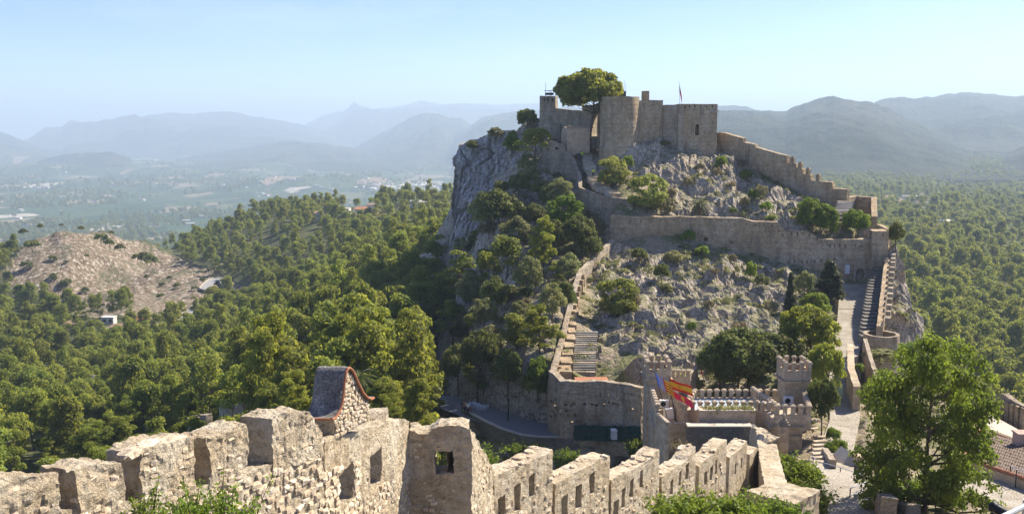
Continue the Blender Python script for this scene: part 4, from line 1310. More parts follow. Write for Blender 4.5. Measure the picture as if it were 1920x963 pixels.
# summit terrace in front of the arch
# ---------------------------------------------------------------- long lower curtain wall
PL_ = plan([(1145, 430, 168), (1300, 430, 165.5), (1460, 460, 163), (1560, 490, 161.5), (1637, 490, 160.5)])
top = [(1145, 404), (1185, 405), (1240, 406), (1300, 406), (1392, 409), (1396, 410), (1412, 415), (1457, 416), (1472, 433), (1510, 434), (1530, 443), (1540, 449), (1590, 449), (1637, 447)]
bot = [(1145, 480), (1240, 470), (1300, 470), (1400, 492), (1460, 512), (1520, 528), (1637, 538)]
hs = []
for x in list(range(1182, 1240, 19)) + list(range(1262, 1392, 13)): hs.append(hrect(PL_, x - 1, 411, x + 1, 416))
for x, y in ((1400, 420), (1417, 421), (1432, 421), (1448, 422), (1460, 433), (1468, 440), (1484, 438), (1496, 438), (1506, 438), (1518, 441), (1532, 448), (1556, 461), (1565, 461), (1575, 461), (1603, 461), (1614, 461), (1585, 461)):
    hs.append(hrect(PL_, x - 1, y - 3, x + 1, y + 3))
for x, y in ((1478, 492), (1490, 490), (1503, 491), (1513, 491), (1527, 490), (1540, 489), (1552, 487), (1565, 485)): hs.append(hrect(PL_, x - 1.3, y - 2.5, x + 1.3, y + 2.5))
hs.append(hrect(PL_, 1320, 444, 1328, 452))
gate = hrect(PL_, 1603.5, 502, 1621, 536, True); hs.append(gate)
o, t_, b_ = wall('curtain_wall', 'long ochre curtain wall with loopholes crossing the rocks halfway up the hill', 'wall', PL_, top, bot, 1.3, WALL, hs, .28, .1, .5, 25, 1, .04, .05)
def on_plan(P, s, z, out=0):
    S_ = cumlen(P); i = min(max(np.searchsorted(S_, s, 'right') - 1, 0), len(P) - 2)
    u_ = (P[i + 1] - P[i]) / (S_[i + 1] - S_[i]); q_ = P[i] + u_ * (s - S_[i]); n_ = np.array([u_[1], -u_[0]])
    q_ = q_ + n_ * out
    return np.array([q_[0], q_[1], z]), math.atan2(u_[1], u_[0])
mb = MB()
gc, gr = (gate[0] + gate[1]) / 2, (gate[1] - gate[0]) / 2
for k in range(11):
    a0 = math.pi * k / 10
    p_, an = on_plan(PL_, gc + (gr + .12) * math.cos(a0), gate[3] - gr + (gr + .12) * math.sin(a0) - .14, .06)
    mb.box(p_, (.34, .25, .3), an)
for s_ in (gate[0] - .12, gate[1] + .12):
    p_, an = on_plan(PL_, s_, gate[2], .06); mb.box(p_, (.3, .25, gate[3] - gate[2] - gr), an)
mb.build('arch_surround', TAN, o)
p_, an = on_plan(PL_, gc, gate[2], -1.1); mb = MB(); mb.box(p_, (2 * gr, .12, gate[3] - gate[2]), an); mb.build('wooden_door', m_plain('old_wood', (.10, .055, .03), .8, 0, .3, 6), o)
# white shutter: slats in a frame
sh = trace(PL_, [(1589, 496), (1589, 513)])
mb = MB(); p_, an = on_plan(PL_, sh[0][0], sh[1][1], .1); mb.box(p_, (.86, .08, sh[0][1] - sh[1][1]), an); sp = mb.build('shutter', GREYM, o)
for k in range(6):
    p_, an = on_plan(PL_, sh[0][0], sh[1][1] + .08 + k * .25, .17); MB().box(p_, (.7, .06, .15), an).build('slat', WHITE, sp)
p_, an = on_plan(PL_, trace(PL_, [(1614, 459)])[0][0], trace(PL_, [(1614, 466)])[0][1], .35)
mb = MB(); mb.box(p_, (1.1, .6, .15), an); mb.box(p_ + [0, 0, .8], (1.1, .6, .12), an); mb.build('bretache', TAN, o)
# corner tower at its right end
P = plan([(1636, 470, 159.6), (1665, 470, 159.2), (1669, 470, 166)])
hs = [hrect(P, 1655, 439, 1657, 443)]
wall('corner_tower', 'square corner tower at the right end of the long curtain wall', 'tower', P, [(1636, 433), (1665, 433), (1669, 433)], [(1636, 535), (1665, 540), (1669, 540)], 3.0, WALL, hs, .3, .08, .6, 27, 1)
# descending east wall with its coping blocks
PR_ = plan([(1668.5, 480, 160), (1663, 540, 143), (1656, 600, 125)])
t_ = trace(PR_, [(1668, 478), (1667, 486)])
EZ = [at(1663, 482, 158)[2], at(1660, 540, 141.5)[2], at(1652, 614, 124)[2]]
Le = cumlen(PR_)
o = thing('east_wall', 'narrow sunlit wall running down the right edge of the hill with blocks on its top', 'wall', base_at(PR_))
slab(PR_, .8, [(0, EZ[0]), (Le[1], EZ[1]), (Le[2], EZ[2])], [(0, EZ[0] - 9), (Le[1], EZ[1] - 6), (Le[2], EZ[2] - 6)], (), .35, .1, .6, 29, -1, amp2=.04).build('masonry', WALL, o)
for k in range(13):
    s_ = Le[-1] * (k + .35) / 13
    z_ = np.interp(s_, Le, EZ)
    p_, an = on_plan(PR_, s_, z_ - .2, -.55)
    mb = MB(); mb.box((0, 0, 0), (1.55, .75, .75 + .2 * rnd.random())); mb.v = [v * 1.0 for v in mb.v]
    mb = MB(); mb.box(p_, (1.5, .7, .8 + .2 * rnd.random()), an); mb.jitter(.1, 1.3, k); mb.build('coping_block', WALL_G, o)
# stairs inside the east wall
o = thing('wall_staircase', 'steep shaded stone steps climbing inside the right edge wall to the corner tower', 'stairs', at(1632, 600, 135))
n = 22
for k in range(n):
    f = k / (n - 1)
    Y0 = 128 + f * 30
    z0 = np.interp(f, [0, .25, 1], [at(1636, 598, 133)[2] - 1.4, at(1636, 598, 133)[2], at(1645, 508, 157)[2]])
    xL, xR = atx(np.interp(f, [0, 1], [1624, 1638]), Y0), float(np.interp(Y0, PR_[::-1, 1], PR_[::-1, 0])) - .8
    mb = MB(); mb.hexa([(xL, Y0, z0 - 2.2), (xR, Y0, z0 - 2.2), (xR, Y0 + 1.45, z0 - 2.2), (xL, Y0 + 1.45, z0 - 2.2)], [(xL, Y0, z0), (xR, Y0, z0), (xR, Y0 + 1.42, z0), (xL, Y0 + 1.42, z0)])
    mb.jitter(.06, 1.2, k); mb.build('step', DARKW, o)  # dark material puts the shade beside the wall into the steps' colour
# cobbled ramp
o = thing('cobbled_ramp', 'pale cobbled ramp running up to the arched gate in the long wall', 'ramp', at(1590, 640, 130))
rl = [(1578, 534, 160), (1573, 560, 153), (1570, 600, 143), (1560, 650, 128), (1556, 700, 116), (1550, 745, 107), (1556, 790, 98), (1535, 850, 84)]
rr_ = [(1636, 536, 160), (1628, 560, 153), (1622, 600, 143), (1614, 650, 128), (1604, 700, 116), (1612, 745, 107), (1612, 790, 98), (1600, 850, 84)]
rows = []
for a, b_ in zip(rl, rr_):
    A3, B3 = at(*a), at(*b_)
    rows.append((A3, B3))
N_ = 90
G3 = []
ti = np.linspace(0, len(rows) - 1, N_)
for t_ in ti:
    i = min(int(t_), len(rows) - 2); f = t_ - i
    A3 = rows[i][0] * (1 - f) + rows[i + 1][0] * f; B3 = rows[i][1] * (1 - f) + rows[i + 1][1] * f
    G3.append([A3 * (1 - u_) + B3 * u_ for u_ in np.linspace(0, 1, 16)])
G3 = np.array(G3)
G3[..., 2] = G3[:, 7:8, 2] + .3 + fbm(G3 * .8, 3, 2) * .05
def m_cobble():
    k = N('cobbles')
    p = k.pos()
    v = k.vor(p, 3.2, 'DISTANCE_TO_EDGE').outputs['Distance']
    n1 = k.noise(p, .6, 5, .7)
    col = k.ramp(n1, [(.35, (.27, .235, .185)), (.55, (.36, .32, .26)), (.7, (.43, .395, .34))])
    col = k.mix(.7, col, k.ramp(v, [(0, .55), (.12, 1.0)]), 'MULTIPLY')
    k.bsdf(col, .9, k.bump(k.ramp(v, [(0, 0.0), (.2, 1.0)]), .03), .1)
    return k.m
COB = m_cobble()
RAMPS = MB().sheet(G3).build('paving', COB, o)
for k in range(9):
    i = 8 + k * 6
    a, b_ = G3[i, 0], G3[i, -1]
    d = b_ - a; an = math.atan2(d[1], d[0]); m_ = (a + b_) / 2
    MB().box((m_[0], m_[1], m_[2] - .1), (np.linalg.norm(d[:2]), .22, .15), an).build('kerb_row', PALE, o)
# round bastion at the foot of the east wall
c = at(1652, 640, 125.5)
o = thing('round_bastion', 'low round open-topped bastion at the foot of the right edge wall', 'bastion', (c[0], c[1], at(1652, 672, 123)[2]))
r_ = 33 / F * 124
zt_ = at(1652, 632, 123.2)[2]; zb_ = zt_ - 6
mb = MB(); mb.lathe((c[0], c[1], 0), [(r_ * 1.03, z) for z in np.linspace(zb_, zb_ + 4, 9)] + [(r_, z) for z in np.linspace(zb_ + 4.4, zt_, 5)] + [(r_ - .45, zt_), (r_ - .45, zt_ - .8), (.02, zt_ - .8)], 48); mb.jitter(.06, 1.2, 5); mb.build('masonry', WALL_G, o)
P = plan([(1618, 640, 123), (1628, 680, 113), (1643, 712, 106)])
o = thing('ramp_wall', 'thin pale wall sloping down beside the cobbled ramp from the round bastion', 'wall', base_at(P))
Lq = cumlen(P)
slab(P, .5, [(0, at(1619, 634, 123)[2]), (Lq[1], at(1628, 670, 113)[2]), (Lq[2], at(1643, 712, 106)[2])], [(0, -34), (Lq[2], -36)], (), .35, .06, .8, 33, 1).build('masonry', WALL_G, o)
P = plan([(1600, 650, 122), (1602, 700, 108), (1614, 735, 101)])
o = thing('ramp_parapet', 'low stone parapet on the right side of the cobbled ramp', 'wall', base_at(P))
Lq = cumlen(P)
slab(P, .8, [(0, at(1601, 645, 122)[2]), (Lq[1], at(1602, 690, 108)[2]), (Lq[2], at(1614, 725, 101)[2])], [(0, -34), (Lq[2], -36)], (), .35, .06, .8, 34, -1).build('masonry', TAN, o)
# ---------------------------------------------------------------- upper right wall climbing to the tower
PU = plan([(1344, 270, 202), (1400, 290, 195), (1480, 330, 186), (1588, 375, 177)])
top = [(1344, 248), (1358, 249), (1372, 253), (1392, 259), (1392.6, 266), (1415, 271), (1415.6, 276), (1447, 285), (1475, 292), (1475.6, 304), (1492, 307), (1492.6, 314), (1505, 317), (1505.6, 325), (1520, 328), (1520.6, 338), (1538, 340), (1560, 342), (1560.6, 353), (1588, 354)]
bot = [(1344, 300), (1400, 332), (1450, 362), (1500, 392), (1588, 405)]
o, t_, b_ = wall('climbing_wall', 'stepped stone wall climbing the right flank of the hill up to the square tower', 'wall', PU, top, bot, 1.2, WALL, (), .32, .1, .6, 36, 1, .04)
for (mx, my) in ((1484, 304), (1499, 314), (1513, 325), (1532, 337)):
    s_, z_ = trace(PU, [(mx, my + 4)])[0]
    p_, an = on_plan(PU, s_, z_, -.4)
    mb = MB(); mb.box(p_, (.75, .7, 1.3), an); mb.box(p_ + [0, 0, 1.3], (.6, .55, .25), an, .5); mb.jitter(.05, 1.5, int(mx)); mb.build('merlon', WALL, o)
PB = plan([(1588, 380, 178), (1606, 380, 181), (1633, 380, 178.5), (1634, 400, 168)])
hs = [hrect(PB[:3], 1608, 376, 1611, 383)]
wall('corner_redoubt', 'small walled corner redoubt with slits where the upper wall ends', 'wall', PB, [(1588, 370), (1606, 368), (1633, 370), (1634, 405)], [(1588, 412), (1606, 415), (1633, 430), (1634, 436)], 1.0, WALL, hs, .35, .1, .6, 38, 1)
P = plan([(1568, 390, 174), (1598, 390, 173)])
o = thing('stone_steps', 'flight of broken stone steps beside the small corner redoubt', 'stairs', at(1578, 405, 172))
for k in range(9):
    z_ = at(1578, 408, 170)[2] + k * .32; Y_ = 170 + k * .6
    q = at(1577 + k * .9, 400, Y_)
    mb = MB(); mb.box((q[0], Y_, z_ - .5), (2.7 + .3 * rnd.random(), .8, .55)); mb.jitter(.08, 1.4, k); mb.build('step', PALE, o)
P = plan([(1586, 405, 170), (1600, 405, 169.5)])
wall('stair_cheek', 'low ochre block below the broken steps', 'wall', P, [(1572, 402), (1598, 398)], [(1572, 425), (1598, 425)], 1.2, WALL, (), .4, .1, .8, 39, 1)
P = plan([(1618, 440, 165), (1640, 425, 167), (1666, 432, 164)])
wall('terrace_wall', 'broken terrace wall rising behind the corner tower', 'wall', P, [(1618, 432), (1640, 420), (1648, 422), (1666, 432)], [(1618, 455), (1640, 455), (1666, 455)], .9, WALL, (), .4, .15, .8, 40, 1)
# ---------------------------------------------------------------- left descending wall and the lower yard
PW = plan([(1146, 455, 165), (1118, 478, 157), (1085, 508, 148), (1075, 532, 143), (1060, 590, 132), (1046, 645, 122), (1029, 700, 111.5)])
wt = [at(1146, 448, 165)[2], at(1118, 474, 157)[2], at(1084, 505, 148)[2], at(1073, 530, 143)[2], at(1057, 590, 132)[2], at(1043, 645, 122)[2], at(1028, 698, 111.5)[2]]
Lw = cumlen(PW)
o = thing('west_wall', 'long narrow wall running down the left edge of the rocks to the lower yard', 'wall', base_at(PW))
slab(PW, .75, list(zip(Lw, wt)), [(l, z - 5.5) for l, z in zip(Lw, wt)], (), .33, .12, .7, 42, 1, amp2=.05).build('masonry', WALL_G, o)
for k in range(17):
    s_ = Lw[2] + (Lw[-1] - Lw[2]) * (k + .5) / 17
    z_ = np.interp(s_, Lw, wt)
    p_, an = on_plan(PW, s_, z_ - 2.2, -.95)
    mb = MB(); mb.box(p_, (.9, .6, 1.9), an); mb.jitter(.12, 1.3, k); mb.build('buttress', WALL, o)
# stepped platforms between wall and stairs
o = thing('wall_terraces', 'row of rising earth-topped terraces beside the stone staircase', 'terrace', at(1060, 690, 114))
for k in range(9):
    Y0 = 113 + k * 2.6
    z_ = at(1060, 704, 113)[2] + .6 + k * .42
    xl = float(np.interp(Y0 + 1, PW[::-1, 1], PW[::-1, 0])) + .9
    xr = atx(1074 + k * 1.5, Y0)
    if xr - xl < .6: continue
    mb = MB().hexa([(xl, Y0, z_ - 3), (xr, Y0, z_ - 3), (xr, Y0 + 2.65, z_ - 3), (xl, Y0 + 2.65, z_ - 3)], [(xl, Y0, z_), (xr, Y0, z_), (xr, Y0 + 2.65, z_ + .1), (xl, Y0 + 2.65, z_ + .1)])
    mb.jitter(.12, 1.2, k); mb.build('terrace', DARKW if k % 2 and False else WALL, o)
o = thing('stone_staircase', 'long flight of worn grey steps inside the left edge wall above the yard', 'stairs', at(1097, 700, 115))
n = 19
z0 = at(1097, 702, 114.5)[2]; z1 = at(1097, 628, 127)[2]
for k in range(n):
    f = k / (n - 1); Y0 = 114.5 + f * 12.5; z_ = z0 + (z1 - z0) * f + .35
    q0, q1 = atx(1077 + f * 2, Y0), atx(1119 + f * 4, Y0)
    mb = MB().hexa([(q0, Y0, z_ - 1.2), (q1, Y0, z_ - 1.2), (q1, Y0 + .78, z_ - 1.2), (q0, Y0 + .78, z_ - 1.2)], [(q0, Y0, z_), (q1, Y0, z_), (q1, Y0 + .74, z_), (q0, Y0 + .74, z_)])
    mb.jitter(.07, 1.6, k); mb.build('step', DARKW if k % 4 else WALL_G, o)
PY = plan([(1028, 700, 111.5), (1050, 715, 108.5), (1140, 716, 106.5), (1203, 727, 103.5)])
rs = np.random.RandomState(3)
hs = []
for (x, y) in [(1034, 752), (1038, 758), (1041, 748), (1045, 765), (1036, 770), (1043, 778), (1033, 780), (1048, 770), (1060, 758), (1070, 760), (1075, 756), (1062, 770), (1066, 778), (1096, 757), (1110, 756), (1118, 758), (1131, 757), (1142, 753), (1150, 755), (1156, 757), (1078, 778), (1084, 788), (1160, 760), (1183, 765), (1072, 790)]:
    hs.append(hrect(PY, x - 2 - rs.rand() * 1.5, y - 2, x + 2 + rs.rand() * 2.5, y + 2.5 + rs.rand() * 1.5))
for x in (1065, 1126, 1140, 1156, 1170, 1184): hs.append(hrect(PY, x - .8, 735, x + .8, 743))
o, t_, b_ = wall('yard_wall', 'tall pitted wall round the lower yard above the road', 'wall', PY, [(1028, 694), (1050, 714), (1140, 715), (1203, 726)], [(1028, 822), (1050, 822), (1140, 823), (1203, 826)], .8, WALL_G, hs, .22, .12, .6, 44, 1, .05)
q = at(1110, 716, 109.5)
o = thing('flat_shed', 'low cream shed with a reddish flat roof in the lower yard', 'shed', (q[0], q[1], q[2] - .6))
mb = MB(); mb.box((q[0], q[1], q[2] - .7), (3.8, 2.6, .9), .05); mb.build('walls', CREAM, o)
mb = MB(); mb.box((q[0], q[1], q[2] + .2), (4.0, 2.8, .08), .05); mb.build('roof', TERRA, o)
# ---------------------------------------------------------------- road, its parapet, railing and what stands on it
rc = [(790, 745, 138), (822, 752, 131), (860, 764, 124.5), (905, 780, 119.5), (960, 798, 115), (1010, 809, 112.3), (1080, 814, 110), (1200, 820, 107.6)]
cc = np.array([at(*p) for p in rc]); Lr = cumlen(cc[:, :2])
sr = np.linspace(0, Lr[-1], 80)
CC = np.stack([np.interp(sr, Lr, cc[:, i]) for i in range(3)], -1)
dd = np.gradient(CC[:, :2], axis=0); dd /= np.linalg.norm(dd, axis=1)[:, None]
nn2 = np.stack([-dd[:, 1], dd[:, 0]], -1)
wv = np.interp(sr, [0, Lr[3], Lr[-1]], [2.2, 2.6, 2.0])
G3 = np.array([[(*(CC[i, :2] + nn2[i] * wv[i] * u_), CC[i, 2] + .25) for u_ in np.linspace(-1, 1.15, 10)] for i in range(80)])
ROAD = tag(MB().sheet(G3[:, ::-1]).build('road', ASPH), None, None, None, 'structure')
carve([RAMPS, ROAD] + [c_ for o_ in COL.objects if o_.name in ('stepped_path', 'stone_staircase', 'wall_staircase') for c_ in o_.children])
PP_ = plan([(864, 770, 121.5), (885, 779, 118), (905, 790, 115.5), (940, 806, 112), (975, 816, 109.5), (1010, 820, 108.8), (1060, 821, 108.2), (1209, 828, 105.2)])
Lp = cumlen(PP_)
tz_ = [at(864, 769, 121.5)[2], at(885, 778, 118)[2], at(905, 789, 115.5)[2], at(940, 805, 112)[2], at(975, 816, 109.5)[2], at(1010, 820, 108.8)[2], at(1060, 821, 108.2)[2], at(1209, 828, 105.2)[2]]
o = thing('road_parapet', 'long curved rubble wall with a pale top edge holding up the road', 'wall', base_at(PP_))
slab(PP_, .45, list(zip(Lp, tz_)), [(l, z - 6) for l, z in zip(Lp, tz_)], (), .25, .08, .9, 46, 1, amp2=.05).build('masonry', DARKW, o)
slab(PP_ + [0, .02], .52, [(l, z + .1) for l, z in zip(Lp, tz_)], [(l, z + .005) for l, z in zip(Lp, tz_)], (), .4, .02, .9, 47, 1).build('coping', PALE, o)
pr = [(820, 757, 128.5), (834, 760, 126), (848, 764.5, 123.8), (864, 771, 121.7)]
o = thing('road_railing', 'grey metal railing at the road edge behind the near pines', 'railing', at(*pr[1]))
pw = [at(*p) for p in pr]
for i in range(3):
    a, b_ = pw[i], pw[i + 1]
    for hh in (1.15, .12): MB().tube([a + [0, 0, hh - .3], b_ + [0, 0, hh - .3]], .035, 5).build('rail', GREYM, o)
    nb = 7
    for k in range(nb):
        p_ = a + (b_ - a) * k / nb
        MB().tube([p_ + [0, 0, -.3], p_ + [0, 0, .85]], .03 if k else .05, 5).build('baluster' if k else 'post', GREYM, o)
PSH = plan([(800, 755, 133), (822, 760, 128), (846, 768, 123.5), (866, 778, 121)])
wall('road_retaining_wall', 'dark rubble retaining wall under the road railing', 'wall', PSH, [(800, 756), (822, 762), (846, 771), (866, 781)], [(800, 790), (822, 800), (846, 800), (866, 805)], .6, DARKW, (), .4, .1, .8, 48, 1)
# street lamp posts by the rock
for (px, y0, y1, Y_, lab) in ((895, 735, 766, 125.5, 'thin dark post by the rock behind the wrapped pallets'), (953, 749, 797, 116.5, 'thick dark lamp post beside the road by the rock face'), (1043, 804, 820, 109.8, 'short dark bollard with a flat head by the pitted wall')):
    a, b_ = at(px, y1, Y_), at(px, y0, Y_)
    o = thing('bollard' if 'bollard' in lab else 'lamp_post', lab, 'bollard' if 'bollard' in lab else 'lamp post', a)
    h_ = b_[2] - a[2]
    MB().tube([a - [0, 0, .3], a + [0, 0, .5], a + [0, 0, h_]], [.14, .11, .09] if px > 900 else [.09, .08, .07], 8).build('post', IRON, o)
    MB().box(a + [0, 0, h_], (.36 if px > 900 else .26, .26, .12)).build('head', IRON, o)
# wrapped pallets
WRAP = m_plain('pallet_wrap', (.58, .60, .63), .4, 0, .2, 3, .4)
for i, (px, py, Y_, w_, d_, h_) in enumerate(((884, 770, 124.5, 1.0, 1.1, 1.25), (893, 772, 123.6, .9, 1.1, 1.2), (905, 775, 122.5, 1.5, 1.2, 1.15))):
    a = at(px, py, Y_)
    o = thing('wrapped_pallet', ['leftmost and farthest grey wrapped pallet of blocks by the rock', 'narrow middle pallet of pale wrapped blocks by the rock', 'widest pallet of pale wrapped blocks nearest the lamp post'][i], 'pallet', a, 'pallets stacked on the road')
    for k in range(5):
        mb = MB(); mb.box(a + [0, 0, .14 + k * (h_ - .14) / 5], (w_ - .04 * (k % 2), d_, (h_ - .14) / 5 - .02), -.3); mb.build('block_layer', WRAP, o)
    mb = MB()
    for dx_ in (-.4, 0, .4): mb.box(a + [dx_ * w_, 0, 0], (.1, d_, .12), -.3)
    mb.build('pallet_base', PLASTER, o)
# green netting along the pitted wall
NET = m_plain('green_netting', (.012, .05, .045), .8, 0, .3, 3, .1)
pn = plan([(1077, 800, 107.2), (1140, 808, 105.6), (1203, 812, 103.0)])
o = thing('netting_fence', 'dark green netting fence stretched along the foot of the pitted wall', 'fence', (*pn[0], at(1077, 818, 107)[2]))
Ln = cumlen(pn)
gs_ = np.linspace(0, Ln[-1], 90)
zt = [at(1077, 794, 107.2)[2], at(1140, 796, 105.6)[2], at(1203, 797, 103)[2]]
G3 = []
for s_ in gs_:
    p_, an = on_plan(pn, s_, 0, .25 + .07 * math.sin(s_ * 7) + .05 * math.sin(s_ * 2.3))
    zz_ = np.interp(s_, Ln, zt) - .06 * abs(math.sin(s_ * 1.2))
    G3.append([(p_[0] + .04 * math.sin(j + s_ * 3), p_[1] + .03 * math.sin(j * 2 + s_), zz_ - j * .27) for j in range(8)])
G3 = np.array(G3)
m_ = MB().sheet(G3); m_.sheet((G3 + [0, .03, 0])[::-1]); m_.build('netting', NET, o)
for k in range(6):
    p_, an = on_plan(pn, Ln[-1] * (k + .05) / 5.1, 0, .1); zz_ = np.interp(Ln[-1] * k / 5.1, Ln, zt)
    MB().tube([(p_[0], p_[1], zz_ - 2.3), (p_[0], p_[1], zz_ + .12)], .04, 6).build('post', GREYM, o)
a = at(1151, 822, 104.2)
o = thing('container', 'pale grey tank with a lid standing before the green netting', 'tank', a)
mb = MB(); mb.box(a, (.65, .7, 1.05), .1, .92); mb.build('body', WRAP, o)
mb = MB(); mb.box(a + [0, 0, 1.05], (.7, .75, .12), .1, .8); mb.build('lid', WHITE, o)
# ================================================================== GATEHOUSE
GH = thing('gatehouse', 'crenellated sandstone gatehouse with two turrets and rows of capped merlons', 'gatehouse', at(1360, 850, 90))
def merlon_mesh():
    mb = MB()
    mb.box((0, 0, 0), (.36, .30, .62))
    mb.box((0, 0, .62), (.46, .40, .10))
    mb.box((0, 0, .72), (.56, .50, .12))
    mb.box((0, 0, .84), (.56, .50, .10), 0, .55)
    return mesh_np('merlon', np.concatenate(mb.v), np.concatenate(mb.q), None, TAN)
MER = merlon_mesh()
gh0 = np.array(GH.location)
def merlons(a, b_, n, sc=1.0, ends=True):
    a, b_ = np.array(a, float), np.array(b_, float)
    an = math.atan2(b_[1] - a[1], b_[0] - a[0])
    for k in range(n):
        f = k / (n - 1) if n > 1 else .5
        p_ = a + (b_ - a) * f
        o_ = link('merlon', MER, GH, p_ - gh0, (0, 0, an), (sc, sc, sc * (1 + .05 * rnd.random())))
def parapet(pa, pb, n, low=.5, depth=1.2, mat=TAN, sc=1.0, thick=.3, name='parapet'):
    """pa, pb: (px, py, Y) of the foot of the merlons at both ends"""
    a, b_ = at(*pa), at(*pb)
    P = np.array([a[:2], b_[:2]]); L_ = np.linalg.norm(P[1] - P[0])
    z0_, z1_ = a[2], b_[2]
    u_ = (P[1] - P[0]) / L_
    P[0] -= u_ * .25; P[1] += u_ * .25
    Pm = P - np.array([-u_[1], u_[0]]) * thick / 2
    slab(Pm, thick, [(0, z0_), (L_ + .5, z1_)], [(0, z0_ - depth), (L_ + .5, z1_ - depth)], (), .5, 0, 1, 1, 1).build(name, mat, GH)
    merlons(a, b_, n, sc)
    return a, b_
# -- left turret
c = at(1231, 700, 99.5)
hw = 26 / F * 99.5
def turret(c, hw, hd, ztop_py, Yf, name, nm, zbase):
    z0_ = at(c[3], ztop_py, Yf)[2]
    mb = MB(); mb.box((c[0], c[1], zbase), (2 * hw - .3, 2 * hd - .3, z0_ - zbase - 1.35)); mb.build(name, TAN, GH)
    mb = MB(); mb.box((c[0], c[1], z0_ - 1.36), (2 * hw + .1, 2 * hd + .1, .14)); mb.box((c[0], c[1], z0_ - 1.22), (2 * hw + .35, 2 * hd + .35, .16)); mb.build('cornice', TAN, GH)
    mb = MB()
    for dx_, dy_, sx, sy in ((0, -hd + .15, 2 * hw, .3), (0, hd - .15, 2 * hw, .3), (-hw + .15, 0, .3, 2 * hd - .62), (hw - .15, 0, .3, 2 * hd - .62)):
        mb.box((c[0] + dx_, c[1] + dy_, z0_ - 1.06), (sx, sy, 1.06))
    mb.build('turret_parapet', TAN, GH)
    mb = MB(); mb.box((c[0], c[1], z0_ - .75), (2 * hw - .6, 2 * hd - .6, .1)); mb.build('turret_floor', TERRA, GH)
    a = .18
    for yy_ in (-hd + .15, hd - .15): merlons((c[0] - hw + a, c[1] + yy_, z0_), (c[0] + hw - a, c[1] + yy_, z0_), nm, .95)
    for xx_ in (-hw + .15, hw - .15): merlons((c[0] + xx_, c[1] - hd + .9, z0_), (c[0] + xx_, c[1] + hd - .9, z0_), 2, .95)
turret((*c, 1231), 24 / F * 98, 1.5, 692, 98.0, 'turret', 4, -39)
c = at(1488, 700, 94.5)
turret((*c, 1488), 26 / F * 93, 1.45, 694, 93.2, 'turret', 4, -36)
# -- roof slab and main body
def body(pxl, pxr, Y0, Y1, ztop, zbot, name, mat=TAN):
    xl0, xr0, xl1, xr1 = atx(pxl, Y0), atx(pxr, Y0), atx(pxl, Y0) , atx(pxr, Y0)
    mb = MB(); mb.hexa([(xl0, Y0, zbot), (xr0, Y0, zbot), (xr1, Y1, zbot), (xl1, Y1, zbot)], [(xl0, Y0, ztop), (xr0, Y0, ztop), (xr1, Y1, ztop), (xl1, Y1, ztop)])
    return mb.build(name, mat, GH)
zr = at(1350, 770, 92)[2]
ROOFC = m_plain('roof_membrane', (.36, .41, .47), .5, 0, .12, .8, .3)
body(1290, 1462, 91.6, 98.0, zr - .45, -38, 'hall')
mb = MB(); x0_, x1_ = atx(1296, 92.2), atx(1456, 92.2)
mb.hexa([(x0_, 92.1, zr - .44), (x1_, 92.1, zr - .44), (x1_, 97.6, zr - .44), (x0_, 97.6, zr - .44)], [(x0_, 92.1, zr - .36), (x1_, 92.1, zr - .36), (x1_, 97.6, zr - .36), (x0_, 97.6, zr - .36)]); mb.build('roof', ROOFC, GH)
parapet((1285, 768, 91.9), (1407, 768, 91.9), 10, depth=1.3)
parapet((1303, 745, 97.8), (1452, 745, 97.8), 12, depth=.8)
parapet((1300, 768 - 20, 97.4), (1285, 768, 92.2), 5, depth=1.0)
parapet((1412, 741, 97.2), (1452, 770, 89.5), 10, depth=2.5)
parapet((1420, 768, 91.0), (1455, 772, 89.5), 4, depth=2.5)
# -- left wing: parapets running towards the camera
parapet((1222, 742, 97), (1232, 772, 91), 7, depth=6)
parapet((1254, 745, 97), (1285, 772, 91.3), 9, depth=6.5)
parapet((1232, 790, 88.5), (1250, 806, 85.5), 7, depth=5.5)
mb = MB(); mb.hexa([(atx(1232, 91), 91, -40), (atx(1285, 91), 91, -40), (atx(1254, 97), 97, -40), (atx(1222, 97), 97, -40)], [(atx(1232, 91), 91, at(1232, 800, 91)[2]), (atx(1285, 91), 91, at(1232, 800, 91)[2]), (atx(1254, 97), 97, at(1232, 800, 91)[2]), (atx(1222, 97), 97, at(1232, 800, 91)[2])]); mb.build('left_wing', TAN, GH)
Pf = plan([(1232, 830, 90.6), (1290, 830, 90.6)])
slab(Pf, .5, [(0, at(1232, 800, 90.6)[2]), (3.1, at(1232, 790, 90.6)[2])], [(0, -37), (3.1, -37)], [hrect(Pf, 1262, 822, 1272, 862, True)], .25, .02, 1, 3, 1).build('gate_wall', TAN, GH)
# rear right small crenellated stair parapet
parapet((1290, 712, 103), (1306, 700, 108), 8, depth=1.6, sc=.9)
parapet((1262, 705, 101.5), (1290, 707, 101.5), 4, depth=1.6, sc=.9)
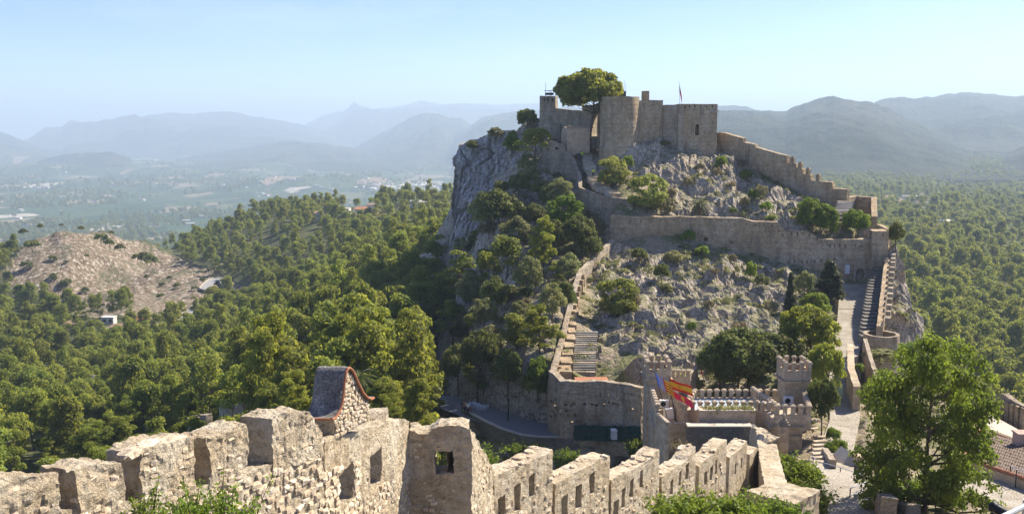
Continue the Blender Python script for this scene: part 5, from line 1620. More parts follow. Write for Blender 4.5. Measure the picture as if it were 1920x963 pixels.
# -- right block
body(1460, 1519, 87.6, 93.0, at(1490, 776, 88)[2] - .3, -38, 'right_wing')
parapet((1457, 776, 87.8), (1516, 776, 87.8), 5, depth=1.6)
parapet((1517, 776, 88.1), (1507, 748, 93.0), 8, depth=1.6)
mb = MB(); x0_, x1_ = atx(1456, 87.4), atx(1521, 87.4); zc_ = at(1490, 802, 87.5)[2]
mb.hexa([(x0_, 87.3, zc_), (x1_, 87.3, zc_), (x1_, 93.2, zc_), (x0_, 93.2, zc_)], [(x0_ - .05, 87.25, zc_ + .16), (x1_ + .08, 87.25, zc_ + .16), (x1_ + .08, 93.3, zc_ + .16), (x0_ - .05, 93.3, zc_ + .16)]); mb.build('cornice', TAN, GH)
mb = MB(); zc2 = at(1490, 817, 87.5)[2]
mb.hexa([(x0_, 87.5, zc2), (x1_ - .1, 87.5, zc2), (x1_ - .1, 93.1, zc2), (x0_, 93.1, zc2)], [(x0_, 87.52, zc2 + .07), (x1_ - .08, 87.52, zc2 + .07), (x1_ - .08, 93.1, zc2 + .07), (x0_, 93.1, zc2 + .07)]); mb.build('string_course', DARKW, GH)
mb = MB(); q = at(1524, 802, 88)
mb.lathe((q[0], q[1], q[2] - .5), [(.02, 0), (.1, .1), (.16, .35), (.5, .5), (.5, .58), (.02, .62)], 16); mb.build('corner_spout', TAN, GH)
# pillar with stepped finial
q = at(1467, 850, 85.5); zt_ = at(1467, 797, 85.5)[2]
GP_ = thing('gate_pillar', 'square sandstone pillar with a stepped pyramid finial before the gatehouse', 'pillar', (q[0], q[1], q[2]))
mb = MB(); mb.box((q[0], q[1], q[2] - 1), (.85, .85, zt_ - q[2] + 1)); mb.build('shaft', TAN, GP_)
mb = MB()
for k in range(4): mb.box((q[0], q[1], zt_ + k * .2), (1.05 - k * .24, 1.05 - k * .24, .2), 0, .93)
mb.lathe((q[0], q[1], zt_ + .8), [(.14, 0), (.2, .15), (.14, .3), (.02, .4)], 12); mb.build('finial', WALL_G, GP_)
# planter roof: rendered box with white coping
Pp = plan([(1312, 790, 89.0), (1416, 790, 89.0)])
o = thing('terrace_block', 'long low rendered block with a white coping in front of the gatehouse roof', 'wall', base_at(Pp, -32))
zt_ = at(1360, 770, 89)[2]; zb_ = at(1360, 806, 89)[2]
Lpp = cumlen(Pp)[-1]
x0_, x1_ = Pp[0, 0], Pp[1, 0]
mb = MB(); mb.hexa([(x0_, 89, zb_), (x1_, 89, zb_), (x1_, 90.2, zb_), (x0_, 90.2, zb_)], [(x0_, 89, zt_), (x1_, 89, zt_), (x1_, 90.2, zt_), (x0_, 90.2, zt_)]); mb.build('walls', PLASTER, o)
mb = MB()
for (a0, a1, b0, b1) in ((x0_ - .08, x1_ + .08, 88.92, 89.12), (x0_ - .08, x1_ + .08, 90.1, 90.28), (x0_ - .08, x0_ + .12, 89.12, 90.1), (x1_ - .12, x1_ + .08, 89.12, 90.1)):
    mb.hexa([(a0, b0, zt_ + .003), (a1, b0, zt_ + .003), (a1, b1, zt_ + .003), (a0, b1, zt_ + .003)], [(a0, b0, zt_ + .09), (a1, b0, zt_ + .09), (a1, b1, zt_ + .09), (a0, b1, zt_ + .09)])
mb.build('coping', CREAM, o)
# rubble wall below it with pale ledge
Pd = plan([(1288, 830, 87.6), (1420, 830, 87.6)])
o, t_, b_ = wall('rubble_wall', 'dark rubble wall under a pale ledge in front of the gatehouse', 'wall', Pd, [(1288, 800), (1420, 800)], [(1288, 870), (1420, 870)], .9, DARKW, (), .22, .07, 1, 50, 1, .04)
mb = MB(); zt_ = t_[0][1]
mb.hexa([(Pd[0, 0], 87.45, zt_ + .01), (Pd[1, 0] - .6, 87.45, zt_ + .01), (Pd[1, 0] - .6, 88.4, zt_ + .01), (Pd[0, 0], 88.4, zt_ + .01)], [(Pd[0, 0], 87.45, zt_ + .14), (Pd[1, 0] - .6, 87.45, zt_ + .14), (Pd[1, 0] - .6, 88.4, zt_ + .17), (Pd[0, 0], 88.4, zt_ + .17)])
mb.build('ledge', CREAM, o)
Pd2 = plan([(1406, 830, 86.5), (1428, 830, 80)])
wall('rubble_pier', 'crumbling rubble pier where the near rampart meets the gatehouse wall', 'wall', Pd2, [(1406, 802), (1414, 800), (1428, 822)], [(1406, 870), (1428, 880)], 1.0, RUB, (), .2, .2, 1.2, 51, 1, .08)
# air conditioners
for i, (px, py, Y_, lab) in enumerate(((1245, 763, 95.5, 'white air conditioner unit with a round fan by the left turret'), (1478, 757, 93.0, 'white air conditioner unit at the foot of the right turret'))):
    a = at(px, py, Y_)
    o = thing('air_conditioner', lab, 'air conditioner', a, 'air conditioner units on the gatehouse roof')
    mb = MB(); mb.box(a, (.95 if i == 0 else .95, .4, .8)); cs_ = mb.build('casing', WHITE, o)
    mb = MB()
    V, T = [], []
    cx, cy, cz = a[0] - .12, a[1] - .21, a[2] + .42
    for k in range(20): V.append((cx + .28 * math.cos(k * math.pi / 10), cy, cz + .28 * math.sin(k * math.pi / 10)))
    for k in range(20): V.append((cx + .26 * math.cos(k * math.pi / 10), cy - .03, cz + .26 * math.sin(k * math.pi / 10)))
    V.append((cx, cy - .03, cz))
    mb.add(V, [(k, (k + 1) % 20, 20 + (k + 1) % 20, 20 + k) for k in range(20)], [(20 + k, 20 + (k + 1) % 20, 40) for k in range(20)])
    mb.build('fan_grille', IRON, o)
mb = MB(); a = at(1254, 770, 94); mb.box((a[0], a[1], a[2] - 1.6), (1.0, .6, 1.9)); o = thing('roof_cabinet', 'tall white cabinet below the left air conditioner', 'cabinet', (a[0], a[1], a[2] - 1.6)); mb.build('cabinet', WHITE, o)
# ---- flags
def cloth(a, du, dv, nu, nv, wave, ph, fn, sag=.12):
    """a: hoist top; du: along the fly, dv: down the hoist"""
    G = []
    for i in range(nu + 1):
        u_ = i / nu
        row = []
        for j in range(nv + 1):
            v_ = j / nv
            p_ = np.array(a) + np.array(du) * u_ + np.array(dv) * v_
            w_ = wave * u_ ** .6 * math.sin(ph + 8 * u_ + 1.6 * v_)
            p_ = p_ + np.array([.15 * w_, w_, .35 * w_ - sag * u_ * (1 - u_)])
            row.append(p_)
        G.append(row)
    return np.array(G)
def flagmat(name, col): return m_plain(name, col, .75, 0, .06, 4, .1, 0)
FRED, FYEL, FBLU, FMAG, FDRK = flagmat('flag_red', (.75, .05, .02)), flagmat('flag_yellow', (.85, .50, .03)), flagmat('flag_blue', (.22, .28, .62)), flagmat('flag_crimson', (.78, .04, .08)), flagmat('flag_dark_red', (.22, .015, .03))
def multi_cloth(name, G, mats, pick, parent):
    n_, m_ = G.shape[0] - 1, G.shape[1] - 1
    mb = MB(); mb.sheet(G); mb.sheet((G + np.array([0, .012, 0]))[::-1])
    o_ = mb.build(name, mats[0], parent, True)
    for mm in mats[1:]: o_.data.materials.append(mm)
    idx = []
    for i in range(n_):
        for j in range(m_): idx.append(pick((i + .5) / n_, (j + .5) / m_))
    for i in range(n_):
        for j in range(m_): idx.append(pick(1 - (i + .5) / n_, (j + .5) / m_))
    o_.data.polygons.foreach_set('material_index', np.array(idx, np.int32))
    return o_
# Valencian flag: blue hoist band with gold crown work, then red bars on gold
def pole(nm, lab, p0, p1, cat='flagpole', r=.035):
    o_ = thing(nm, lab, cat, p0)
    MB().tube([p0, p1], [r, r * .7], 8).build('pole', IRON, o_)
    k_ = MB(); k_.lathe((p1[0], p1[1], p1[2] - .05), [(.01, 0), (.07, .05), (.07, .1), (.01, .16)], 8); k_.build('pole_tip', IRON, o_)
    return o_
p0, p1 = at(1251, 783, 88), at(1227, 696, 89.5)
pole('flagpole', 'left slanting dark flagpole carrying the blue hoisted flag', p0, p1)
ax = (p0 - p1) / np.linalg.norm(p0 - p1)
fo = thing('flag', 'striped red and gold flag with a blue band at its pole side', 'flag', p1)
a = p1 + ax * .12
def pickV(u_, v_):
    if u_ < .48:
        return 2 if not ((abs(u_ - .24) < .06 or abs(u_ - .38) < .04) and (int(v_ * 14) % 2 == 0)) else 1
    if .48 <= u_ < .54: return 0
    return 0 if int(v_ * 9) % 2 == 1 else 1
G = cloth(a, at(1262, 722, 89.0) - at(1231, 700, 89.3), ax * 1.35, 26, 18, .09, .4, None)
multi_cloth('cloth', G, [FRED, FYEL, FBLU], pickV, fo)
p0, p1 = at(1256, 762, 90.5), at(1256, 707, 90.5)
p0, p1 = at(1264, 775, 90.0), at(1254.5, 706, 90.4)
pole('flagpole', 'right dark flagpole carrying the red and yellow striped flag', p0, p1)
ax = (p0 - p1) / np.linalg.norm(p0 - p1)
fo = thing('flag', 'red yellow red flag with a crest flying over the gatehouse roof', 'flag', p1)
def pickE(u_, v_):
    if (u_ - .42) ** 2 + ((v_ - .5) * .55) ** 2 < .0035 and ((u_ - .42) ** 2 + ((v_ - .5) * .55) ** 2 > .001): return 0
    return 0 if v_ < .26 or v_ > .76 else 1
G = cloth(p1 + ax * .15, at(1298, 727, 89.6) - at(1256, 712, 90.4), ax * .98, 34, 20, .10, 1.2, None)
multi_cloth('cloth', G, [FRED, FYEL], pickE, fo)
p2, p3 = at(1266, 770, 89.2), at(1252.5, 724, 89.6)
pole('flagpole', 'short middle flagpole carrying the crimson flag', p2, p3)
ax = (p2 - p3) / np.linalg.norm(p2 - p3)
fo = thing('flag', 'crimson flag with a yellow emblem hanging below the striped flags', 'flag', p3)
G = cloth(p3 + ax * .1, at(1300, 754, 89) - at(1256, 730, 89.6), ax * .8, 26, 16, .11, 2.5, None, .3)
multi_cloth('cloth', G, [FMAG, FYEL], lambda u_, v_: 1 if (abs(u_ - .58) < .05 and .1 < v_ < .9) or ((u_ - .58) ** 2 + ((v_ - .45) * .5) ** 2 < .008) else 0, fo)
p0, p1 = at(1275, 195, 203), at(1273.8, 155, 203)
pole('flagpole', 'thin flagpole standing on the roof of the square tower', p0 - [0, 0, 1.5], p1)
fo = thing('flag', 'dark red flag hanging limp on the square tower roof', 'flag', p1)
G = cloth(p1 - [0, 0, .2], at(1278.5, 180, 203) - at(1274, 157, 203), np.array([.12, 0, -1.9]), 10, 16, .16, .4, None, 0)
multi_cloth('cloth', G, [FDRK, FMAG], lambda u_, v_: 1 if v_ > .6 else 0, fo)
p0, p1 = at(1321, 716, 104), at(1312, 686, 104.4)
pole('flagpole', 'small leaning flagpole behind the gatehouse before the dark oaks', p0, p1)
fo = thing('flag', 'narrow crimson flag hanging behind the gatehouse roof', 'flag', p1)
G = cloth(p1, at(1318, 700, 104) - at(1313, 688, 104.4), np.array([.25, 0, -1.0]), 8, 12, .08, .4, None, 0)
multi_cloth('cloth', G, [FMAG, FYEL], lambda u_, v_: 0, fo)
MB().tube([at(1230, 690, 98), at(1230, 645, 98)], .03, 5)
o = thing('antenna_pole', 'thin bare pole rising from the left turret of the gatehouse', 'pole', at(1230, 690, 98)); MB().tube([at(1230, 694, 98), at(1230, 645, 98)], .03, 5).build('pole', IRON, o)
o = thing('antenna_pole', 'thin bare pole rising from the right turret of the gatehouse', 'pole', at(1489, 692, 94)); MB().tube([at(1489, 694, 94), at(1489, 648, 94)], .03, 5).build('pole', IRON, o)
# ================================================================== NEAR RAMPARTS
def stone_mesh(seed):
    g_ = np.random.RandomState(seed)
    bm = bmesh.new()
    bmesh.ops.create_cube(bm, size=1)
    bmesh.ops.subdivide_edges(bm, edges=bm.edges[:], cuts=1, use_grid_fill=True)
    for v in bm.verts:
        n_ = v.co.normalized() * .62
        v.co = v.co.lerp(n_, .42) + Vector(g_.normal(0, .045, 3))
    me = bpy.data.meshes.new('stone'); bm.to_mesh(me); bm.free()
    return me
def m_stone():
    k = N('loose_stone')
    p = k.pos()
    oi = k.n('ObjectInfo').outputs['Random']
    n1 = k.noise(p, 9, 7, .7)
    base = k.ramp(oi, [(0, (.50, .38, .25)), (.3, (.62, .51, .36)), (.6, (.56, .44, .30)), (.8, (.68, .59, .46)), (1, (.48, .38, .28))])
    c = k.mix(k.ramp(n1, [(.36, .75), (.56, 0.0)]), base, (.13, .11, .09))
    k.bsdf(c, .93, k.bump(n1, .02), .1)
    return k.m
STM = m_stone()
STONES = [stone_mesh(i) for i in range(14)]
for m_ in STONES: m_.materials.append(STM)
def stones_on(root, P, s0, s1, zlo, zhi, n, wr=(.11, .26), hr=(.07, .15), holes=(), out=-.01, seed=1, name='stone', prob=None):
    g_ = np.random.RandomState(seed)
    base = np.array(root.location)
    placed = []
    tries = 0
    while len(placed) < n and tries < n * 30:
        tries += 1
        s_ = g_.uniform(s0, s1); w_ = g_.uniform(*wr); h_ = g_.uniform(*hr)
        a, b_ = zlo(s_), zhi(s_) - h_ * .7
        if b_ <= a: continue
        z_ = g_.uniform(a, b_)
        if any(h[0] - w_ * .55 < s_ < h[1] + w_ * .55 and h[2] - h_ * .6 < z_ < h[3] + h_ * .6 for h in holes): continue
        if any(abs(s_ - q[0]) < (w_ + q[2]) * .49 and abs(z_ - q[1]) < (h_ + q[3]) * .49 for q in placed): continue
        if prob is not None and g_.uniform() > prob(s_, z_): continue
        placed.append((s_, z_, w_, h_))
    for s_, z_, w_, h_ in placed:
        dp_ = w_ * g_.uniform(.5, .7)
        p_, an = on_plan(P, s_, z_, out + .045 - dp_ / 2)
        link(name, STONES[g_.randint(14)], root, p_ - base, (g_.normal(0, .06), g_.normal(0, .09), an + g_.normal(0, .05)), (w_ * 1.08, dp_, h_ * 1.1))

# ---- left rampart: five merlons stepping down beside the camera
P1 = plan([(-40, 900, 11.6), (606, 800, 20)])
o = thing('left_rampart', 'weathered rubble rampart with five worn merlons running off to the lower left', 'wall', (*P1[0], -8.6))
sills = trace(P1, [(-40, 985), (120, 960), (240, 940), (375, 914), (480, 880), (606, 846)])
slab(P1, .75, sills, [(s, z - 3.5) for s, z in sills], (), .05, .05, 2.0, 60, 1, amp2=.026).build('base_wall', RUB, o)
mtops = [([(-40, 914), (0, 906), (60, 896), (107, 892)], 0), ([(141, 884), (176, 872), (226, 868)], 0), ([(262, 850), (290, 838), (362, 822)], 0), ([(388, 822), (420, 806), (460, 797)], 0), ([(507, 784), (540, 768), (580, 768), (606, 816)], 0)]
MT1 = []
for k, (tp, _) in enumerate(mtops):
    t_ = trace(P1, tp)
    s0, s1 = t_[0][0], t_[-1][0]
    bt_ = [(s, np.interp(s, [a for a, _ in sills], [b_ for _, b_ in sills]) - .12) for s in (s0, s1)]
    slab(P1 + [0.02, -.02], .70, t_, bt_, (), .045, .06, 2.0, 62 + k, 1, amp2=.028, top_amp=.08).build('merlon', RUB, o)
    MT1.append((t_, bt_))
sz = lambda s: np.interp(s, [a for a, _ in sills], [b_ for _, b_ in sills])
stones_on(o, P1, 0.2, sills[-1][0], lambda s: sz(s) - 1.7, lambda s: sz(s) - .05, 190, (.12, .30), (.08, .17), (), .0, 3, 'stone', lambda s, z: .35 + .65 * (s > 3.5))
for k, (t_, bt_) in enumerate(MT1):
    zz0 = lambda s, b_=bt_: np.interp(s, [b_[0][0], b_[1][0]], [b_[0][1], b_[1][1]])
    zz1 = lambda s, t=t_: np.interp(s, [a for a, _ in t], [b_ for _, b_ in t]) - .05
    stones_on(o, P1, t_[0][0] + .1, t_[-1][0] - .08, zz0, zz1, 14, (.12, .28), (.06, .13), (), -.02, 20 + k)
# flat capping stones on the third merlon
base = np.array(o.location)
for (px, py, w_) in ((262, 851, .42), (285, 846, .40), (310, 838, .45), (292, 836, .3), (335, 829, .4), (250, 856, .25)):
    s_, z_ = trace(P1, [(px, py)])[0]
    p_, an = on_plan(P1, s_, z_ + .02, -.15)
    link('cap_stone', STONES[int(w_ * 30) % 14], o, p_ - base, (rnd.uniform(-.1, .1), rnd.uniform(-.15, .1), an), (w_, w_ * .8, .10))

# ---- plastered stretch with two big openings
P2 = plan([(606, 850, 20), (767, 850, 26.5)])
hs = [hrect(P2, 637, 876, 663, 944), hrect(P2, 693, 846, 716, 915)]
t_ = trace(P2, [(606, 822), (650, 814), (700, 800), (750, 786), (767, 790)])
o = thing('parapet_wall', 'pale plastered parapet with two square openings right of the little gable', 'wall', (*P2[0], -10.5))
slab(P2, .8, t_, [(s, z - 4.2) for s, z in t_], hs, .055, .06, 1.8, 70, 1, amp2=.024, top_amp=.05).build('masonry', RUB, o)
tz2 = lambda s: np.interp(s, [a for a, _ in t_], [b_ for _, b_ in t_])
stones_on(o, P2, .05, 2.3, lambda s: tz2(s) - 3.6, lambda s: tz2(s) - .7, 150, (.12, .28), (.08, .17), hs, .0, 5)
stones_on(o, P2, 2.3, 6.6, lambda s: tz2(s) - 3.9, lambda s: tz2(s) - 1.6, 110, (.12, .28), (.08, .17), hs, -.01, 6)
Pt2 = plan([(686, 770, 24), (752, 770, 28)])
mb = MB(); a = at(694, 771, 24.3); b_ = at(726, 770, 25.6)
mb.hexa([a + [-.1, -.1, -.25], b_ + [.0, -.1, -.3], b_ + [.0, .3, -.3], a + [-.1, .3, -.25]], [a + [-.1, -.1, .0], b_ + [.0, -.1, .0], b_ + [.0, .3, .0], a + [-.1, .3, .0]]).jitter(.05, 3, 3)
mb.build('cap_slab', WALL_G, o)
# ---- little gable with a swept roof
PG = plan([(617, 760, 20.6), (695, 760, 22.4)])
prof = [(618, 783), (624, 779), (628, 772.6), (633, 763), (635.6, 754.5), (638, 740), (639.5, 725), (641, 710), (643, 696), (646, 688.5), (650, 686.5), (656, 692), (662, 704), (667.6, 718), (676, 734), (683.5, 742.5), (691, 745.5), (695.5, 743)]
pr_ = trace(PG, prof)
o = thing('gable', 'small stone gable with a steep swept rendered roof edged in terracotta', 'gable', (*PG[0], -7.9))
zb_ = trace(PG, [(617, 806)])[0][1] - .3
ext = np.array([-.62, .06])
pts = [on_plan(PG, s, z)[0] for s, z in pr_]
# stone body under the curve
inner = [(s, z - .07) for s, z in pr_ if pr_[1][0] - .02 <= s <= pr_[-2][0] + .02]
slab(PG, .60, inner, [(inner[0][0], zb_), (inner[-1][0], zb_)], (), .05, .03, 3, 75, 1, amp2=.02).build('stone_wall', RUB, o)
def m_lichen():
    k = N('lichened_render')
    p = k.pos()
    n1, n2 = k.noise(p, 3, 6, .7), k.noise(p, 22, 6, .8)
    c = k.ramp(n1, [(.3, (.10, .095, .09)), (.5, (.22, .205, .19)), (.7, (.36, .34, .31))])
    c = k.mix(k.ramp(n2, [(.42, .75), (.55, 0.0)]), c, (.045, .042, .04))
    c = k.mix(k.ramp(n2, [(.6, 0.0), (.68, .6)]), c, (.55, .52, .47))
    k.bsdf(c, .95, k.bump(n2, .015), .1)
    return k.m
LICH = m_lichen()
dens = []
for i in range(len(pts) - 1):
    for f in np.linspace(0, 1, 5)[:-1]: dens.append(pts[i] * (1 - f) + pts[i + 1] * f)
dens.append(pts[-1]); dens = np.array(dens)
G3 = np.array([[d + np.array([ext[0] * u_ + .05 * (1 - u_), ext[1] * u_, 0]) for u_ in np.linspace(0, 1.04, 14)] for d in dens])
G3 = G3 + fbm(G3 * 6, 3, 2)[..., None] * .012
mb = MB(); mb.sheet(G3[:, ::-1]); mb.sheet(G3 - [0, 0, .055]); mb.build('roof_render', LICH, o, True)
tl = np.concatenate([[0], np.cumsum(np.linalg.norm(np.diff(dens, axis=0), axis=1))])
gb = np.array(o.location)
tm = MB(); tm.lathe((0, 0, 0), [(.0, -.055), (.03, -.055), (.034, .05), (.0, .055)], 8)
tme = mesh_np('tile', np.concatenate(tm.v), np.concatenate(tm.q), None, TERRA)
nt_ = 34
for k in range(nt_):
    L_ = tl[-1] * (k + .5) / nt_
    p_ = np.array([np.interp(L_, tl, dens[:, i]) for i in range(3)])
    p2_ = np.array([np.interp(min(tl[-1], L_ + .03), tl, dens[:, i]) for i in range(3)])
    d = Vector(p2_ - p_)
    to = link('tile', tme, o, Vector(p_ + [.07, -.01, -.03] - gb))
    to.rotation_euler = d.to_track_quat('Z', 'Y').to_euler()
for u_ in np.linspace(.05, 1, 9):
    p_ = dens[0] + np.array([ext[0] * u_, ext[1] * u_, -.035])
    to = link('tile', tme, o, Vector(p_ - gb)); to.rotation_euler = (0, R(90), 0)
so_ = on_plan(PG, inner[0][0], 0)[0]
stones_on(o, PG, inner[0][0] + .05, inner[-1][0] - .05, lambda s: zb_ + .05, lambda s: np.interp(s, [a for a, _ in inner], [b_ for _, b_ in inner]) - .05, 120, (.07, .15), (.05, .10), (), .0, 8)
# ---- shaded block with a window
P3b = plan([(766, 850, 26.5), (884, 850, 26.5), (926, 860, 31.4)])
t_ = trace(P3b, [(766, 808), (778, 808), (786, 813), (803, 814), (822, 800), (850, 797), (884, 800), (895, 822), (926, 878)])
win = hrect(P3b, 815, 845, 850, 889)
o = thing('window_block', 'shaded square masonry block with one rough window opening on the rampart', 'wall', (*P3b[0], -12.5))
slab(P3b, .75, t_, [(s, z - 5) for s, z in t_], [win], .06, .06, 1.6, 80, 1, amp2=.030, top_amp=.05).build('masonry', RUB, o)
LW_ = cumlen(P3b)
stones_on(o, P3b, .1, LW_[1] - .05, lambda s: -14, lambda s: np.interp(s, [a for a, _ in t_], [b_ for _, b_ in t_]) - .1, 90, (.1, .24), (.06, .13), [win], -.03, 9)
stones_on(o, P3b, LW_[1] + .1, LW_[2] - .1, lambda s: -15, lambda s: np.interp(s, [a for a, _ in t_], [b_ for _, b_ in t_]) - .1, 80, (.12, .28), (.08, .16), (), -.02, 10)
# ---- long stepped rampart falling away to the gatehouse
P4 = plan([(924, 870, 31.5), (1436, 850, 60)])
mer = [([(926, 890), (993, 865), (1036, 843)], [(933, 930, 947, 972), (964, 908, 976, 958), (992, 889, 1003, 932)]),
       ([(1041, 905), (1090, 878), (1143, 852)], [(1054, 928, 1065, 972), (1079, 909, 1090, 953), (1106, 886, 1115, 925)]),
       ([(1147, 899), (1198, 873), (1237, 842)], [(1137 + 14, 937, 1160, 972), (1161 + 4, 914, 1172, 951), (1181, 898, 1188, 932), (1200, 881, 1206, 914)]),
       ([(1241, 892), (1288, 862), (1305, 836)], [(1256, 900, 1262, 928), (1272, 883, 1277, 911), (1285, 869, 1291, 899)]),
       ([(1311, 872), (1340, 845), (1363, 824)], [(1321, 884, 1326, 909), (1331, 874, 1336, 900), (1341, 862, 1345, 888)]),
       ([(1368, 858), (1385, 842), (1401, 826)], [(1378, 868, 1381, 888), (1389, 858, 1392, 878)]),
       ([(1406, 852), (1420, 838), (1434, 850)], [])]
o = thing('stepped_rampart', 'long sunlit rampart of stepped loopholed merlons leading down to the gatehouse', 'wall', (*P4[0], -16))
for k, (tp, hl) in enumerate(mer):
    t_ = trace(P4, tp)
    hs = [hrect(P4, *h) for h in hl]
    bz_ = [(s, z - 6) for s, z in t_]
    slab(P4, .85, t_, bz_, hs, .085 if k < 4 else .11, .045, 1.5, 90 + k, 1, amp2=.020, top_amp=.10).build('merlon', RUB, o)
    tzk = lambda s, t=t_: np.interp(s, [a for a, _ in t], [b_ for _, b_ in t])
    if k < 5:
        stones_on(o, P4, t_[0][0] + .1, t_[-1][0] - .1, lambda s: tzk(s) - 4.5, lambda s: tzk(s) - 1.0, 58 - 6 * k, (.14, .34), (.09, .2), hs, -.01, 30 + k)
# top rubble on the merlons
for k, (tp, hl) in enumerate(mer[:6]):
    t_ = trace(P4, tp); base = np.array(o.location)
    for j in range(9):
        s_ = rnd.uniform(t_[0][0], t_[-1][0]); z_ = np.interp(s_, [a for a, _ in t_], [b_ for _, b_ in t_])
        p_, an = on_plan(P4, s_, z_ - .02, -rnd.uniform(.1, .8)); w_ = rnd.uniform(.25, .5)
        link('top_stone', STONES[j], o, p_ - base, (rnd.uniform(-.15, .15), rnd.uniform(-.15, .15), an + rnd.uniform(-.4, .4)), (w_, w_ * .7, .14))
PJ = plan([(1431, 840, 60.2), (1459, 840, 60.4)])
wall('rubble_wall', 'rough broken masonry joining the last merlon to the flat-topped wall', 'wall', PJ, [(1431, 834), (1440, 824), (1459, 823)], [(1431, 930), (1459, 930)], 1.2, RUB, (), .12, .25, 1.4, 97, 1, .06)
PE = plan([(1453, 850, 61), (1482, 930, 48.5)])
o = thing('rampart_walk', 'broad flat-topped pale stone wall coming forward from the end of the stepped rampart', 'wall', base_at(PE, -24))
Lz = cumlen(PE)[-1]
slab(PE, 1.25, [(0, at(1453, 824, 61)[2]), (Lz, at(1482, 936, 48.5)[2])], [(0, -30), (Lz, -26)], (), .14, .08, 1.3, 98, -1, amp2=.03, top_amp=.06).build('masonry', RUB, o)
mb = MB(); mb.hexa([at(1395, 915, 50) - [0, 0, 4], at(1456, 935, 47) - [0, 0, 4], at(1452, 893, 52) - [0, 0, 4], at(1405, 893, 53) - [0, 0, 4]], [at(1395, 915, 50), at(1456, 935, 47), at(1455, 898, 53), at(1405, 893, 54)])
oo = thing('stone_platform', 'pale flat block of masonry below the end of the stepped rampart', 'platform', at(1425, 935, 50))
slab(plan([(1398, 920, 49), (1456, 930, 47.5)]), 2.6, [(0, at(1395, 921, 49)[2]), (3, at(1458, 931, 47.5)[2])], [(0, -26), (3, -26)], (), .2, .15, 1, 99, 1, amp2=.04).build('masonry', RUB, oo)
# ================================================================== RIGHT SIDE YARDS
rows = [((1525, 850, 84), (1606, 850, 84)), ((1514, 880, 74), (1600, 890, 72.5)), ((1506, 930, 63), (1625, 925, 64.5)), ((1500, 975, 56), (1640, 972, 57)), ((1495, 1040, 48), (1650, 1040, 48))]
G3 = []
for t_ in np.linspace(0, len(rows) - 1, 60):
    i = min(int(t_), len(rows) - 2); f = t_ - i
    A3 = at(*rows[i][0]) * (1 - f) + at(*rows[i + 1][0]) * f; B3 = at(*rows[i][1]) * (1 - f) + at(*rows[i + 1][1]) * f
    G3.append([A3 * (1 - u_) + B3 * u_ for u_ in np.linspace(0, 1, 14)])
G3 = np.array(G3); G3[..., 2] = G3[:, 6:7, 2] + .32 + fbm(G3 * .5, 3, 2) * .05
carve([tag(MB().sheet(G3).build('path', COB, None), None, None, None, 'structure')])
def flat_sheet(name, corners, n, mat, dz=.0, amp=.03, kind='structure'):
    A3, B3, C3_, D3 = [np.array(c, float) for c in corners]
    G3 = np.array([[(A3 * (1 - u_) + B3 * u_) * (1 - v_) + (D3 * (1 - u_) + C3_ * u_) * v_ for v_ in np.linspace(0, 1, n)] for u_ in np.linspace(0, 1, n)])
    G3[..., 2] += dz + fbm(G3 * .4, 3, 4) * amp
    return tag(MB().sheet(G3).build(name, mat), None, None, None, kind)
flat_sheet('plaza', [at(1632, 975, 60) + [0, 0, .2], at(2060, 985, 60) + [0, 0, .2], at(2040, 905, 71.5) + [0, 0, .2], at(1640, 900, 71.5) + [0, 0, .2]], 40, COB)
# tiled house on the right
A, B, C_, D_ = at(1806, 858, 76), at(1965, 912, 66), at(1985, 868, 73), at(1838, 806, 84.5)
o = thing('tiled_house', 'low house with a weathered brown tiled roof and ochre walls beside the plaza', 'house', (A[0], A[1], A[2] - 2.4))
mb = MB(); mb.hexa([A - [0, 0, 3.2], B - [0, 0, 3.2], C_ - [0, 0, 3.2], D_ - [0, 0, 3.2]], [A - [0, 0, .15], B - [0, 0, .15], C_ - [0, 0, .15], D_ - [0, 0, .15]]); mb.build('wall', PLASTER, o)
ro = MB(); ro.hexa([A - [0, 0, .1], B - [0, 0, .1], C_ - [0, 0, .1], D_ - [0, 0, .1]], [A, B, C_, D_]); rf_ = ro.build('roof', ROOFT, o)
nrow, ncol = 22, 34
tmb = []
U = B - A; W = D_ - A
nrm_ = np.cross(U, W); nrm_ /= np.linalg.norm(nrm_)
if nrm_[2] < 0: nrm_ = -nrm_
Un, Wn = U / np.linalg.norm(U), W / np.linalg.norm(W)
tw_ = np.linalg.norm(U) / ncol
th_ = np.linalg.norm(W) / 12
Vt = []
for a_k in range(5):
    an = math.pi * a_k / 4
    for yy in (0, 1): Vt.append((math.cos(an) * tw_ * (.50 - .06 * yy), yy * th_ * 1.12, math.sin(an) * .10 - .012 * yy + .02 * (1 - yy)))
Qt = [(2 * i_, 2 * i_ + 2, 2 * i_ + 3, 2 * i_ + 1) for i_ in range(4)]
Vt2 = [(x, y, z - .03) for x, y, z in Vt]
tv = np.array(Vt + Vt2); tq = Qt + [tuple(10 + j for j in q[::-1]) for q in Qt] + [(0, 10, 12, 2), (2, 12, 14, 4), (4, 14, 16, 6), (6, 16, 18, 8)]
M3 = np.stack([Un, Wn, nrm_], 1)
tme2 = mesh_np('tile', tv @ M3.T, np.array(tq), None, ROOFT)
hb_ = np.array(o.location)
cnt = 0
for i_ in range(ncol):
    for j_ in range(11):
        if cnt >= 300: break
        p_ = A + U * ((i_ + .5) / ncol) + W * (j_ / 11.4)
        if proj(*p_)[0] > 1945: continue
        link('tile', tme2, rf_, p_ - hb_ + nrm_ * rnd.uniform(.0, .03), (0, 0, rnd.uniform(-.03, .03))); cnt += 1
mb = MB()
for (a, b_) in ((A, D_), (D_, C_), (A, B)):
    mb.tube([a + [0, 0, .05], b_ + [0, 0, .05]], .16, 8)
mb.build('ridge_edge', TERRA, rf_)
